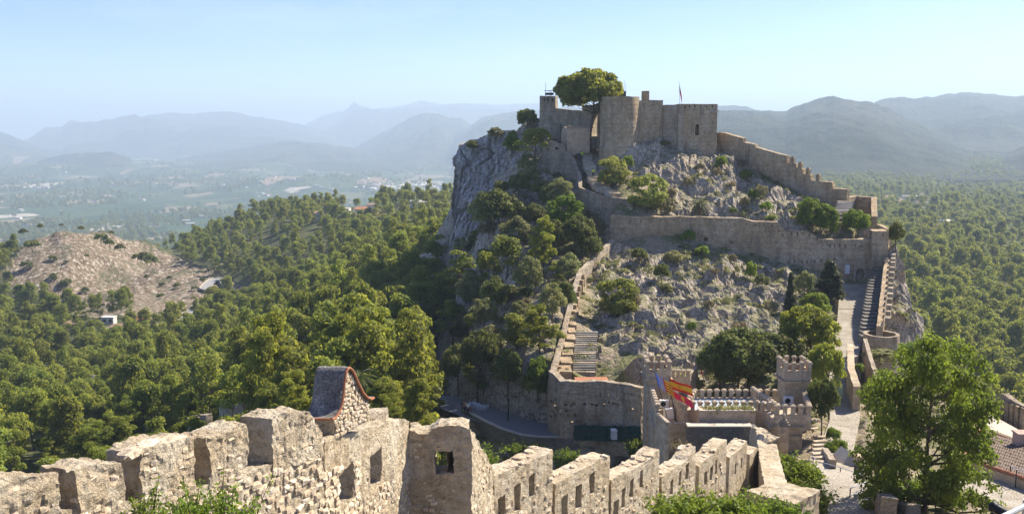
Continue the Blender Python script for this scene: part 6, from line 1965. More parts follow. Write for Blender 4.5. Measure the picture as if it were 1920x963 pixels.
T0, T1, T2, T3 = at(1838, 806, 86), at(1925, 838, 79), at(1912, 806, 90), at(1850, 772, 96)
o = thing('roof_terrace', 'flat pale grey terrace behind the tiled roof under the maple branches', 'terrace', (T0[0], T0[1], T0[2] - 2))
zt_ = (T0[2] + T2[2]) / 2
mb = MB(); mb.hexa([np.array([*q[:2], zt_ - 3]) for q in (T0, T1, T2, T3)], [q for q in (T0, T1, T2, T3)]); mb.build('slab', PALE, o)
mb = MB(); mb.tube([T0 + [0, 0, .15], T1 + [0, 0, .15]], .3, 8); mb.jitter(.05, 1, 3); mb.build('edge_coping', WALL, o)
P = plan([(1868, 760, 97), (1925, 790, 92)])
o, t_, b_ = wall('yard_boundary_wall', 'old pillared boundary wall behind the pale terrace at the right edge', 'wall', P, [(1868, 742), (1880, 738), (1900, 752), (1925, 764)], [(1868, 790), (1925, 812)], .6, WALL_G, (), .3, .15, .8, 110, 1)
for k in range(6):
    p_, an = on_plan(P, cumlen(P)[-1] * (k + .5) / 6, np.interp(k, [0, 5], [t_[0][1], t_[-1][1]]) - 2.5, .12); MB().box(p_, (.5, .4, 2.4), an).jitter(.06, 1.2, k).build('pilaster', WALL, o)
q = at(1914, 835, 78); o = thing('gate_post', 'square pink stone post at the corner of the pale terrace', 'post', q); mb = MB(); mb.box(q - [0, 0, 1], (1.0, 1.0, 2.1)); mb.box(q + [0, 0, 1.1], (1.15, 1.15, .15)); mb.jitter(.04, 1, 2); mb.build('post', m_plain('pink_stone', (.42, .30, .24), .9, 0, .3, 2), o)
# kerb steps before the house
o = thing('plaza_steps', 'long low kerb steps between the tiled house and the cobbled plaza', 'steps', at(1850, 905, 71.5))
for k, (pa, pb) in enumerate((((1768, 898, 73.0), (1895, 912, 69.5)), ((1790, 892, 74.5), (1880, 902, 72.0)))):
    a, b_ = at(*pa), at(*pb); d = b_ - a
    MB().box((a + b_) / 2 - [0, 0, .2], (np.linalg.norm(d[:2]), .5, .42), math.atan2(d[1], d[0])).jitter(.03, 1, k).build('step', TAN, o)
a, b_ = at(1895, 912, 69.5), at(1935, 906, 70.5); d = b_ - a
MB().box((a + b_) / 2 - [0, 0, .2], (np.linalg.norm(d[:2]), .5, .42), math.atan2(d[1], d[0])).build('step', TAN, o)
def railing(nm, lab, pts, h=1.0, r=.025, npost=None, lower=True, mat=None):
    w_ = [np.array(at(*p)) for p in pts]
    o_ = thing(nm, lab, 'handrail', w_[0])
    for i in range(len(w_) - 1):
        MB().tube([w_[i] + [0, 0, h], w_[i + 1] + [0, 0, h]], r, 6).build('rail', mat or GREYM, o_)
        if lower: MB().tube([w_[i] + [0, 0, h * .5], w_[i + 1] + [0, 0, h * .5]], r * .8, 6).build('rail', mat or GREYM, o_)
    for p_ in w_: MB().tube([p_ - [0, 0, .2], p_ + [0, 0, h + .02]], r * 1.2, 6).build('post', IRON, o_)
    return o_
railing('handrail', 'dark handrail on the corner kerb in front of the tiled house', [(1893, 900, 70.5), (1904, 908, 69), (1935, 910, 69)], 1.2, .035)
railing('handrail', 'long grey handrail sloping down across the steps above the gabled booth', [(1524, 876, 75.5), (1530, 884, 74), (1575, 897, 72), (1618, 911, 70)], .95, .03)
railing('handrail', 'short grey handrail beside the lower steps near the maple trunk', [(1593, 941, 61.5), (1622, 928, 64), (1640, 921, 65.5)], 1.0, .035)
# low kerbs and stairs round the booth
o = thing('path_kerb', 'line of pale kerb stones edging the path below the long handrail', 'kerb', at(1560, 895, 72))
kp_ = [(1532, 889, 73), (1555, 896, 71.5), (1576, 902, 70.3), (1576.5, 905, 69.9), (1602, 912, 68.5), (1625, 918, 67.5)]
for i in range(len(kp_) - 1):
    a, b_ = at(*kp_[i]), at(*kp_[i + 1]); d = b_ - a; L_ = np.linalg.norm(d[:2])
    if L_ < .5: continue
    for k in range(2):
        MB().box(a + d * (k + .5) / 2 - [0, 0, .1], (L_ / 2 - .04, .38, .4), math.atan2(d[1], d[0])).jitter(.03, 1.5, i * 3 + k).build('kerb_stone', TAN, o)
# gabled booth
q = at(1592, 900, 77)
an = .25
o = thing('gabled_booth', 'small gabled booth with a pale pitched roof and dark grille doors beside the path', 'booth', q, None, an)
l_ = lambda x, y, z: (x, y, z)
wv = MB(); W_, D__, H_ = 2.2, 2.6, 1.5
wv.box((-W_ / 2 + .12, 0, 0), (.22, D__, H_)); wv.box((W_ / 2 - .12, 0, 0), (.22, D__, H_)); wv.box((0, D__ / 2 - .1, 0), (W_ - .5, .2, H_))
wv.add([(-W_ / 2, -D__ / 2 + .05, H_), (W_ / 2, -D__ / 2 + .05, H_), (0, -D__ / 2 + .05, H_ + .95), (-W_ / 2, -D__ / 2 + .25, H_), (W_ / 2, -D__ / 2 + .25, H_), (0, -D__ / 2 + .25, H_ + .95)], [(0, 1, 4, 3), (1, 2, 5, 4), (2, 0, 3, 5)], [(0, 2, 1), (3, 4, 5)])
def local(mb_, nm, mat, par):
    me = mesh_np(nm, np.concatenate(mb_.v), np.concatenate(mb_.q) if mb_.q else None, np.concatenate(mb_.t) if mb_.t else None, mat)
    return link(nm, me, par)
local(wv, 'wall', PLASTER, o)
rv = MB()
for sgn in (-1, 1):
    x1_ = sgn * (W_ / 2 + .35); zl = H_ - .28
    a_ = [(0, -D__ / 2 - .25, H_ + 1.0), (x1_, -D__ / 2 - .25, zl), (x1_, D__ / 2 + .1, zl), (0, D__ / 2 + .1, H_ + 1.0)]
    if sgn < 0: a_ = a_[::-1]
    rv.hexa([(x, y, z) for x, y, z in a_][::1], [(x, y, z + .1) for x, y, z in a_])
local(rv, 'roof', PALE, o)
gv_ = MB()
for k in range(7): gv_.box((-.75 + k * .25, -D__ / 2 + .12, 0), (.04, .04, H_))
gv_.box((0, -D__ / 2 + .12, .75), (1.6, .04, .04)); gv_.box((0, -D__ / 2 + .12, H_ - .05), (1.6, .04, .05))
local(gv_, 'grille', IRON, o)
q = at(1611, 905, 76)
o = thing('rendered_pier', 'cream rendered pier between the booth and the maple foliage', 'pier', q - [0, 0, 1]); mb = MB(); mb.box(q - [0, 0, 1], (1.3, 1.6, 3.6)); mb.build('pier', PLASTER, o)
# info board
q = at(1612, 953, 61)
o = thing('info_board', 'small tilted grey information board on a post by the lower handrail', 'sign', q, None, .25)
b_ = MB(); b_.box((0, 0, 0), (.07, .07, .55)); local(b_, 'post', IRON, o)
b_ = MB(); b_.hexa([(-.42, -.2, .45), (.42, -.2, .45), (.42, .25, .95), (-.42, .25, .95)], [(-.42, -.22, .49), (.42, -.22, .49), (.42, .23, .99), (-.42, .23, .99)]); local(b_, 'panel', GREYM, o)
# wall stubs near the bottom
for (pts, tp, lab) in (([(1636, 940, 60), (1652, 975, 52)], [(1636, 917), (1652, 930)], 'short crumbling pier beside the information board under the maple'), ([(1655, 950, 58), (1700, 960, 55)], [(1655, 937), (1700, 946)], 'low stone wall in the shade at the foot of the maple')):
    P = plan(pts); wall('low_wall', lab, 'wall', P, tp, [(p[0], p[1] + 30) for p in tp], .9, WALL_G, (), .2, .1, 1.2, 120, 1)
P = plan([(1540, 862, 82), (1553, 900, 74)])
wall('planter_wall', 'low retaining wall edging the planted bed of round bushes', 'wall', P, [(1541, 838), (1556, 862)], [(1541, 862), (1556, 890)], .5, WALL_G, (), .25, .08, 1.2, 121, 1)
P = plan([(1505, 860, 80), (1526, 866, 78)])
wall('low_wall', 'small square stone block at the corner of the green bank', 'wall', P, [(1504, 861), (1526, 862)], [(1504, 880), (1526, 885)], .8, WALL_G, (), .2, .05, 1.2, 122, 1)
o = thing('lower_steps', 'shallow pale stone steps climbing past the gatehouse corner', 'steps', at(1535, 850, 84))
for k in range(7):
    a = at(1522 + k * .5, 872 - k * 8, 76 + k * 2.2); b_ = at(1546 + k * 1.0, 872 - k * 8, 76 + k * 2.2)
    MB().box((a + b_) / 2 + [0, 0, .18], (np.linalg.norm((b_ - a)[:2]), .5, .2), .1).jitter(.04, 1, k).build('step', TAN, o)
# green tarpaulin gate on the ramp and leaning board
MINT = m_plain('mint_panel', (.42, .60, .50), .7, 0, .05, 1)
q = at(1563, 750, 106)
o = thing('gate', 'pale green painted panel with a barred window standing by the cobbled ramp', 'gate', q)
mb = MB(); mb.box(q, (1.9, .12, 2.0), -.25); mb.build('board', MINT, o)
mb = MB()
for k in range(4): mb.box(q + [.1 + .17 * k - .25, -.12 - 0.02 * k, .75], (.06, .06, .8), -.25)
for k in range(4): mb.box(q + [0, -.12, .75 + k * .24], (.72, .06, .05), -.25)
mb.build('window_bars', TERRA, o)
q = at(1596, 708, 111)
o = thing('leaning_board', 'grey white board leaning against the shaded ramp parapet', 'board', q)
mb = MB(); mb.hexa([q + [-.3, -.2, 0], q + [.5, -.5, 0], q + [.5, -.4, 0], q + [-.3, -.1, 0]], [q + [-.6, 1.2, 1.6], q + [.1, .9, 1.6], q + [.1, 1.0, 1.6], q + [-.6, 1.3, 1.6]]); mb.build('board', WRAP, o)
# cannon and steel rail at the lower right corner
q = at(1868, 952, 36)
o = thing('cannon', 'dark iron cannon barrel pointing out at the lower right corner', 'cannon', q)
ax_ = np.array([-.34, .93, .12]); ax_ /= np.linalg.norm(ax_)
e = q + ax_ * .25
prf = [(0, .02), (0, .17), (.05, .22), (.14, .235), (.17, .20), (.28, .185), (.32, .20), (.36, .185), (1.0, .21), (1.9, .26), (1.95, .29), (2.05, .27), (2.15, .12), (2.3, .1), (2.4, .02)]
mb = MB(); mb.tube([e - ax_ * d for d, r in prf], [r for d, r in prf], 28, True); mb.build('barrel', IRON, o, True)
mb = MB(); mb.tube([e + ax_ * .001 - ax_ * 0.0, e - ax_ * .3], [.085, .085], 16); mb.build('bore', m_plain('bore_shade', (.004, .004, .004), .95, 0, .1, 5, .05, 0), o)  # near-black plug flush with the muzzle, painted as the shade inside the bore
c0_ = e - ax_ * 1.2
mb = MB()
for sgn in (-1, 1): mb.box(c0_ + np.array([.31 * sgn, 0, -.75]), (.12, 1.6, .75), .35)
mb.build('carriage', m_plain('dark_wood', (.06, .04, .03), .8, 0, .3, 6), o)
q0, q1 = at(1872, 972, 30), at(1945, 936, 34)
o = thing('steel_rail', 'broad grey steel handrail crossing the lower right corner', 'handrail', q1)
mb = MB(); mb.tube([q0, q1], .10, 8); mb.build('rail', GREYM, o)
mb = MB(); mb.tube([q1 - [.5, 0, 0], q1 - [.5, 0, 1.4]], .05, 8); mb.build('post', GREYM, o)
# ---------------------------------------------------------------- old wall pieces among the trees on the left
for (P, tp, bt, lab) in (
    ([(410, 745, 128), (454, 740, 122)], [(410, 753), (419, 753), (419.3, 743), (430, 743), (430.3, 734), (437, 734), (437.3, 745), (444, 745), (444.3, 734), (454, 734)], [(410, 790), (454, 800)], 'broken crenellated wall top showing grey among the pines, larger of two'),
    ([(350, 780, 135), (386, 778, 130)], [(350, 783), (358, 783), (358.3, 779), (364, 779), (364.3, 786), (368, 786), (368.3, 782), (374, 782), (374.3, 777), (386, 777)], [(350, 810), (386, 812)], 'small pinkish stub of crenellated wall low among the pines')):
    wall('crenellated_wall', lab, 'wall', plan(P), tp, bt, 1.0, WALL_G, (), .3, .08, 1, 130, 1)
P = plan([(590, 690, 118), (640, 685, 122)])
wall('crenellated_wall', 'pale crenellated wall just behind the swept gable roof', 'wall', P, [(590, 668), (598, 666), (600, 657), (610, 657), (610.3, 667), (616, 667), (616.3, 663), (626, 663), (640, 672)], [(590, 700), (640, 700)], .8, WALL, (), .3, .06, 1, 131, 1)
# ---------------------------------------------------------------- houses
def house(p, w_, d_, h_, rz, wm, rm, lab, group=None, flat=False, detail=True, nm='house'):
    o_ = thing(nm, lab, 'house', (p[0], p[1], p[2] - .3), group, rz)
    mb_ = MB(); mb_.box((0, 0, -1), (w_, d_, h_ + 1)); local(mb_, 'wall', wm, o_)
    r_ = MB(); ov = .4
    if flat:
        r_.box((0, 0, h_), (w_ + .3, d_ + .3, .35))
    else:
        rh = d_ * .22
        r_.add([(-w_ / 2 - ov, -d_ / 2 - ov, h_ - .1), (w_ / 2 + ov, -d_ / 2 - ov, h_ - .1), (w_ / 2 + ov, d_ / 2 + ov, h_ - .1), (-w_ / 2 - ov, d_ / 2 + ov, h_ - .1), (-w_ / 2 + d_ * .3, 0, h_ + rh), (w_ / 2 - d_ * .3, 0, h_ + rh)],
               [(0, 1, 5, 4), (2, 3, 4, 5), (3, 2, 1, 0)], [(1, 2, 5), (3, 0, 4)])
    local(r_, 'roof', rm, o_)
    if detail:
        for k in range(max(2, int(w_ / 4))):
            x_ = -w_ / 2 + w_ * (k + .5) / max(2, int(w_ / 4))
            m2 = MB(); m2.box((x_, -d_ / 2 - .03, 1.0), (1.1, .12, 1.3)); local(m2, 'window', IRON, o_)
    return o_
HR = m_plain('house_roof', (.28, .18, .13), .9, 0, .3, .5)
HWT = m_plain('house_white', (.58, .55, .49), .85, 0, .08, .5)
vill = [(595, 408, 12, 'leftmost low dark-roofed villa in the pine ridge', HR, 0), (638, 400, 15, 'long white villa with a grey roof in the pine ridge', PALE, 1), (652, 385, 9, 'small white villa high among the ridge pines', HWT, 1), (640, 414, 12, 'low white garage below the long white villa', HWT, 1),
        (679, 400, 12, 'cream villa with an orange roof between tall ridge pines', TERRA, 0), (672, 412, 7, 'tiny white house below the cream villa', HR, 0), (697, 392, 8, 'narrow pale villa right of the orange roof', HR, 0), (722, 414, 20, 'wide pink-roofed villa at the right of the ridge hamlet', HR, 0), (793, 388, 7, 'white tower-like house far right on the pine ridge', HWT, 1), (780, 386, 9, 'low white house half hidden at the right of the ridge', HWT, 1)]
for i, (px, py, w_, lab, rm, fl) in enumerate(vill):
    p = hit(px, py + 3); w_ *= .85; house(p, w_, w_ * .55, 4.5, rnd.uniform(-.4, .4), HWT, rm, lab, None, bool(fl))
for (px, py, w_, lab, rm, fl) in ((14, 706, 11, 'white house behind two cypresses at the left edge', HR, 0), (48, 706, 9, 'white house with a red roof right of the tall cypress at the left edge', TERRA, 0), (138, 616, 7, 'small cream house below the stony hill, nearer than its neighbours', HR, 0), (255, 610, 9, 'low red-roofed house at the foot of the stony hill', TERRA, 0), (205, 606, 6, 'tiny white house left of the red-roofed one below the stony hill', HWT, 1), (225, 622, 8, 'long low tiled house below the stony hill', HR, 0)):
    p = hit(px, py, 250); house(p, w_ * .8, w_ * .5, 2.8, rnd.uniform(-.3, .3), HWT, rm, lab, None, bool(fl))
p = hit(655, 700, 120)
house(p, 14, 6, 3.5, .2, CREAM, PALE, 'long pale house with a flat roof behind the swept gable and pines', None, True)
rsv = np.random.RandomState(11)
for i in range(26):
    px, py = rsv.uniform(1650, 1752), rsv.uniform(375, 387)
    if i > 17: px, py = rsv.uniform(1755, 1815), rsv.uniform(424, 438)
    p = hit(px, py, 900)
    house(p, rsv.uniform(10, 18), 9, rsv.uniform(4, 7), rsv.uniform(-.5, .5), HWT, [HR, PALE, HWT][i % 3], 'pale villa in the hazy hamlet among trees right of the castle', 'villas in the hamlet right of the castle', i % 3 > 0, False)
for i in range(110):
    px, py = rsv.normal(765, 42), rsv.normal(352, 4.5)
    p = hit(px, py, 3000)
    house(p, rsv.uniform(14, 34), rsv.uniform(12, 20), rsv.uniform(6, 14), rsv.uniform(-.7, .7), HWT, [HR, HWT, PALE][i % 3], 'hazy pale house in the distant town left of the cliff', 'houses of the distant town', i % 2 > 0, False)
for i in range(60):
    px, py = rsv.uniform(10, 840), rsv.uniform(300, 425)
    p = hit(px, py, 1800)
    if p.y < 1500: continue
    house(p, rsv.uniform(14, 26), 12, 6, rsv.uniform(-.7, .7), HWT, [HR, HWT][i % 2], 'tiny pale farmhouse out on the hazy plain', 'farmhouses scattered over the plain', i % 2 > 0, False)
# ---------------------------------------------------------------- valley road
vr = [(466, 562), (440, 556), (428, 548), (424, 536), (416, 527), (404, 526), (392, 536), (383, 545), (398, 548), (415, 552), (404, 560), (388, 568), (372, 578), (358, 590), (340, 603), (320, 612), (290, 614), (240, 618), (190, 622)]
pts3 = [np.array(hit(x, y, 380)) for x, y in vr]
Lv = cumlen(np.array(pts3)[:, :2]); sv = np.linspace(0, Lv[-1], 260)
CV = np.stack([np.interp(sv, Lv, np.array(pts3)[:, i]) for i in range(3)], -1)
for _ in range(8): CV[1:-1] = (CV[:-2] + CV[1:-1] * 2 + CV[2:]) / 4
dv = np.gradient(CV[:, :2], axis=0); dv /= np.linalg.norm(dv, axis=1)[:, None]
nv = np.stack([-dv[:, 1], dv[:, 0]], -1)
G3 = []
for i in range(260):
    row = []
    for u_ in (-1, -.5, 0, .5, 1):
        x, y = CV[i, :2] + nv[i] * 2.3 * u_
        row.append((x, y, CV[i, 2] + 1.2))
    G3.append(row)
tag(MB().sheet(np.array(G3)[:, ::-1]).build('valley_road', m_plain('pale_asphalt', (.24, .24, .24), .9, 0, .1, .3)), None, None, None, 'structure')
o = thing('road_barrier', 'pale low barrier wall along the winding valley road', 'barrier', (CV[40, 0], CV[40, 1], CV[40, 2]))
mb = MB()
mb.tube([(CV[i, 0] - nv[i, 0] * 2.7, CV[i, 1] - nv[i, 1] * 2.7, CV[i, 2] + 1.3) for i in range(0, 250, 3)], .3, 5); mb.build('barrier', PALE, o)
for j, i in enumerate((28, 62)):
    o = thing('parked_car', ['dark car on the upper bend of the valley road', 'dark car on the lower bend of the valley road'][j], 'car', (CV[i, 0], CV[i, 1], CV[i, 2] + 1.25), None, math.atan2(dv[i, 1], dv[i, 0]))
    b_ = MB(); b_.box((0, 0, .35), (4.2, 1.75, .6)); b_.box((-.2, 0, .95), (2.4, 1.6, .5), 0, .8); local(b_, 'body', IRON, o)
    for sx in (-1.3, 1.3):
        for sy in (-.8, .8):
            b_ = MB(); b_.tube([(sx, sy - .1, .33), (sx, sy + .1, .33)], .33, 10); local(b_, 'wheel', IRON, o)
# power lines over the wood on the left
for j, (ya, yb) in enumerate(((703, 838), (711, 846))):
    a, b_ = at(178, ya, 210), at(-30, yb + 8, 120)
    o = thing('power_line', ['upper thin cable running down across the wood on the left', 'lower thin cable running down across the wood on the left'][j], 'cable', a)
    MB().tube([a * (1 - t_) + b_ * t_ - np.array([0, 0, 3.0 * t_ * (1 - t_)]) for t_ in np.linspace(0, 1, 14)], .025, 5).build('cable', GREYM, o)
a = at(174, 730, 210); o = thing('power_pole', 'pale utility pole in the wood on the left holding the cables', 'utility pole', a - [0, 0, 6]); MB().tube([a - [0, 0, 8], at(174, 702, 210)], [.2, .12], 8).build('pole', PALE, o); MB().box(at(174, 704, 210), (1.6, .1, .1)).build('cross_arm', PALE, o)
# ================================================================== TREES AND SHRUBS OF THE HILL
def T(px, top, base, w_, kind, label, name=None, cat=None, Y=None, group=None, **kw):
    nm = name or {'pine': 'pine_tree', 'round_pine': 'pine_tree', 'ball_bush': 'olive_tree', 'big_pine': 'pine_tree', 'oak': 'oak_tree', 'light_tree': 'olive_tree', 'shrub': 'shrub', 'dark_bush': 'shrub', 'dry_shrub': 'dry_shrub', 'green_tree': 'leafy_tree', 'umbrella_pine': 'stone_pine', 'cypress': 'cypress', 'conifer': 'conifer'}[kind]
    ct_ = cat or ('shrub' if 'shrub' in nm else 'tree')
    return tree(px, top, base, w_, kind, label, nm, ct_, group, Y, **kw)
# summit
tree_at(Vector(at(1106, 275, 203)), 1098, 131, 275, 128, 'umbrella_pine', 'tall umbrella-shaped stone pine standing alone on the summit before the keep', 'stone_pine', seed=0, rz=.6)
T(1148, 292, 352, 62, 'ball_bush', 'rounded yellow-green tree on the right of the stepped path, left of two', Y=180)
T(1213, 325, 398, 76, 'ball_bush', 'wide yellow-green tree right behind the wall corner of the stepped path', Y=174)
T(1177, 290, 318, 22, 'shrub', 'small bright shrub above the left yellow-green tree', Y=186)
T(1250, 370, 404, 36, 'dry_shrub', 'straw-coloured shrub between the wide tree and the palm', Y=172)
T(1522, 369, 443, 58, 'green_tree', 'taller of the two dark green trees behind the long curtain wall', Y=167)
T(1549, 384, 449, 42, 'green_tree', 'lower rounded tree touching the tall one behind the long curtain wall', Y=166)
T(1604, 391, 446, 52, 'green_tree', 'spreading green tree inside the corner redoubt behind the curtain wall', Y=166)
T(1679, 414, 470, 34, 'oak', 'dark green tree just outside the corner tower on the right', Y=172)
for a in ((1353, 291, 314, 26, 'shrub', 'green bush on the pale rocks just below the square tower'), (1312, 303, 322, 20, 'dry_shrub', 'small yellowish tuft on the rocks left below the square tower'), (1343, 312, 330, 18, 'dry_shrub', 'pale tuft on the rocks right below the square tower'),
          (1398, 316, 340, 24, 'shrub', 'round bright bush by the climbing wall'), (1390, 296, 318, 16, 'dry_shrub', 'thin tuft above the round bright bush at the climbing wall'), (1371, 338, 352, 20, 'dry_shrub', 'low tuft in the middle of the upper rocks'),
          (1426, 344, 374, 26, 'dry_shrub', 'yellow-green shrub highest on the right of the upper rocks'), (1413, 352, 378, 22, 'shrub', 'green shrub beside the yellow-green one on the upper rocks'), (1436, 376, 398, 24, 'shrub', 'dark low shrub right of centre on the upper rocks'), (1396, 366, 392, 20, 'dry_shrub', 'greyish shrub left of the dark low one on the upper rocks'),
          (1445, 402, 412, 24, 'shrub', 'flat green shrub on the crest behind the long curtain wall'), (1290, 330, 352, 22, 'dry_shrub', 'tuft among the dark boulders under the square tower'), (1375, 388, 402, 18, 'shrub', 'tiny green shrub near the curtain wall below the upper rocks'), (1260, 350, 372, 24, 'dry_shrub', 'dry bush on the slope above the wide yellow-green tree'), (1246, 262, 276, 24, 'oak', 'dark scrub at the foot of the wall left of the square tower')):
    T(*a[:5], a[5], 'shrub', Y=180)
# palm
def palm(p, h, fr, lab, nf=34):
    o_ = thing('palm_tree', lab, 'palm', (p[0], p[1], p[2] - .2))
    mb = MB(); mb.tube([(0, 0, 0), (0.05, 0, h * .5), (0, 0, h)], [.3, .26, .3], 9)
    local(mb, 'trunk', BARK, o_)
    g_ = np.random.RandomState(4)
    for k in range(nf):
        a0 = k * 2.399; el = R(75) - R(95) * (k / nf)
        L_ = fr * (.85 + .3 * g_.rand())
        m_ = MB()
        V, Q = [], []
        prev = None
        nseg = 9
        pos = np.array([0, 0, h])
        e_ = el
        pts = [pos.copy()]
        for s_ in range(nseg):
            e_ -= .17
            pos = pos + L_ / nseg * np.array([math.cos(a0) * math.cos(e_), math.sin(a0) * math.cos(e_), math.sin(e_)])
            pts.append(pos.copy())
        sd_ = np.array([-math.sin(a0), math.cos(a0), 0])
        for s_ in range(1, nseg + 1):
            wl = fr * .20 * math.sin(math.pi * (s_ + .6) / (nseg + 1.4))
            for sg in (-1, 1):
                b0 = pts[s_ - 1] * .4 + pts[s_] * .6; t_ = pts[s_] - pts[s_ - 1]
                tip = b0 + sd_ * sg * wl + t_ * .9 - np.array([0, 0, wl * .35])
                i0 = len(V); V += [b0 - t_ * .22, b0 + t_ * .22, tip]; Q.append((i0, i0 + 1, i0 + 2) if sg > 0 else (i0 + 1, i0, i0 + 2))
        m_.add(V, (), Q); m_.tube(pts, [.04] * len(pts), 4, False)
        local(m_, 'frond', L_CYP if k % 3 == 0 else L_OAK, o_)
p = hit(1311, 400, 172)
palm(p, 2.0, 2.7, 'green palm with arching fronds behind the long curtain wall')
p = hit(676, 770, 100); palm(Vector((at(672, 735, 95))), 1.6, 2.2, 'small palm with drooping fronds behind the swept gable')
# lower rocks
T(1158, 516, 594, 80, 'ball_bush', 'large ball-shaped yellow-green bush on the lower rocks', 'round_bush', 'bush', Y=134, sink=1.0)
for a in ((1291, 429, 456, 28, 'shrub', 'dark green bush against the long curtain wall'), (1316, 459, 481, 28, 'shrub', 'green bush just below the curtain wall, right of the dark one'), (1240, 492, 532, 30, 'oak', 'dark bush in the left hollow of the lower rocks'), (1262, 468, 494, 40, 'light_tree', 'greyish bush near the left end of the curtain wall'), (1199, 463, 494, 32, 'oak', 'dark scrub in the shade at the wall corner'),
          (1407, 488, 528, 24, 'shrub', 'upright yellowish bush high on the right of the lower rocks'), (1428, 512, 540, 30, 'light_tree', 'pale bush right of the upright yellowish one'), (1372, 474, 490, 22, 'dry_shrub', 'small bush close under the curtain wall bend'), (1298, 600, 622, 20, 'shrub', 'tiny bright bush low on the lower rocks'), (1341, 500, 514, 18, 'dry_shrub', 'tuft halfway across the lower rocks'),
          (1190, 548, 580, 24, 'dry_shrub', 'brown tuft behind the ball-shaped bush'), (1262, 640, 660, 26, 'dry_shrub', 'dry tuft above the left turret of the gatehouse'), (1210, 650, 672, 20, 'shrub', 'small green bush above the yard shed'), (1150, 664, 706, 56, 'dry_shrub', 'tall straw-coloured bush at the edge of the yard'), (1178, 680, 702, 26, 'oak', 'dark green bush beside the straw-coloured one in the yard'),
          (1375, 440, 462, 20, 'dry_shrub', 'tuft at the foot of the curtain wall middle'), (1446, 560, 590, 30, 'dry_shrub', 'dry bush on the right flank of the lower rocks'), (1250, 530, 552, 26, 'light_tree', 'grey bush in the middle of the left lower rocks'), (1330, 560, 578, 22, 'dry_shrub', 'straw tuft at the centre of the lower rocks'), (1388, 600, 622, 30, 'dry_shrub', 'dry grass clump above the dark oaks')):
    T(*a[:5], a[5], 'shrub', Y=145)
T(1553, 487, 566, 58, 'conifer', 'dark pyramidal conifer left of the arched gate', Y=152)
T(1481, 509, 592, 22, 'cypress', 'slim dark cypress in front of the lower rocks', Y=140)
T(1508, 506, 566, 44, 'light_tree', 'grey-green tree between the cypress and the dark conifer', Y=146)
T(1528, 546, 600, 62, 'green_tree', 'low spreading green tree in front of the dark conifer', Y=138)
T(1515, 570, 720, 116, 'round_pine', 'large bright round-headed pine beside the cobbled ramp', Y=118, seed=1)
T(1403, 612, 735, 150, 'oak', 'broadest dark oak behind the gatehouse roof', Y=110, seed=4)
T(1350, 640, 732, 86, 'oak', 'dark oak at the left of the mass behind the gatehouse', Y=109)
T(1462, 622, 740, 110, 'oak', 'dark oak between the broadest one and the round-headed pine', Y=108)
T(1545, 640, 775, 70, 'round_pine', 'green pine leaning over the cobbled ramp below the round-headed one', Y=108)
T(1540, 700, 815, 58, 'oak', 'dark tree to the right of the gatehouse right turret', Y=102)
T(1385, 660, 745, 90, 'oak', 'low dark oak directly behind the back row of merlons', Y=106)
T(1305, 705, 735, 40, 'light_tree', 'orange-flowered shrub behind the gatehouse parapet', 'flowering_shrub', 'shrub', Y=106)
# west slope
ws = [(1018, 404, 512, 54, 'big_pine', 'bright upright pine standing out on the shaded west slope'), (1066, 472, 532, 48, 'light_tree', 'pale round tree beside the upper west wall'), (938, 352, 445, 92, 'oak', 'large dull green oak below the cliff'), (905, 358, 440, 54, 'light_tree', 'olive-toned tree against the cliff edge'),
      (968, 404, 474, 60, 'light_tree', 'pale feathery tree left of the bright upright pine'), (1050, 333, 404, 56, 'light_tree', 'dark tree below the turret arch'), (1057, 364, 452, 72, 'green_tree', 'dark green tree beneath the curved path wall'), (1086, 400, 480, 64, 'oak', 'deep green oak against the wall below the path'),
      (990, 300, 356, 48, 'light_tree', 'grey-green tree on the cliff shoulder'), (972, 325, 372, 42, 'oak', 'small oak below the grey-green shoulder tree'), (1002, 240, 300, 66, 'pine', 'dark oak under the keep wall'), (960, 244, 292, 34, 'green_tree', 'yellowish tree on the cliff top'), (988, 203, 250, 40, 'oak', 'dark tree left of the keep against the sky'),
      (950, 440, 520, 62, 'pine', 'pine on the slope below the large dull oak'), (868, 468, 545, 70, 'pine', 'pine at the foot of the cliff'), (832, 505, 605, 84, 'big_pine', 'tall pine at the left border of the shaded slope'), (882, 508, 575, 62, 'light_tree', 'grey-green tree among pines below the cliff foot'), (850, 560, 645, 74, 'big_pine', 'pine with a pale top on the lower shaded slope'),
      (908, 556, 622, 52, 'light_tree', 'grey tree right of the pale-topped pine'), (1012, 568, 662, 84, 'big_pine', 'wide bright pine in the middle of the west slope by the wall'), (968, 585, 664, 66, 'pine', 'pale pine left of the wide bright one'), (1008, 664, 748, 54, 'green_tree', 'bright leafy tree just left of the yard wall corner'), (1060, 525, 592, 44, 'oak', 'oak pressed against the middle of the west wall'),
      (1036, 528, 606, 54, 'light_tree', 'silvery tree left of the oak at the west wall'), (900, 615, 720, 74, 'oak', 'dark oak above the road'), (860, 640, 738, 64, 'oak', 'leftmost dark oak above the road'), (952, 650, 742, 58, 'oak', 'dark oak on the rock face above the lamp post'), (1108, 440, 498, 48, 'oak', 'dark bush at the corner where the two walls meet'),
      (928, 515, 600, 64, 'oak', 'dark oak in the centre of the shaded slope'), (990, 478, 562, 54, 'light_tree', 'oak under the bright upright pine'), (815, 440, 520, 60, 'pine', 'pine against the valley just left of the cliff foot'), (885, 262, 284, 26, 'oak', 'scrub clump on the outer cliff edge'), (1040, 410, 470, 44, 'oak', 'oak right of the bright upright pine'), (915, 470, 540, 50, 'pine', 'small pine under the olive-toned tree'), (1000, 380, 440, 50, 'oak', 'oak above the pale feathery tree'), (930, 238, 262, 34, 'light_tree', 'low grey scrub along the cliff crest'), (1030, 345, 400, 40, 'oak', 'dark oak under the turret')]
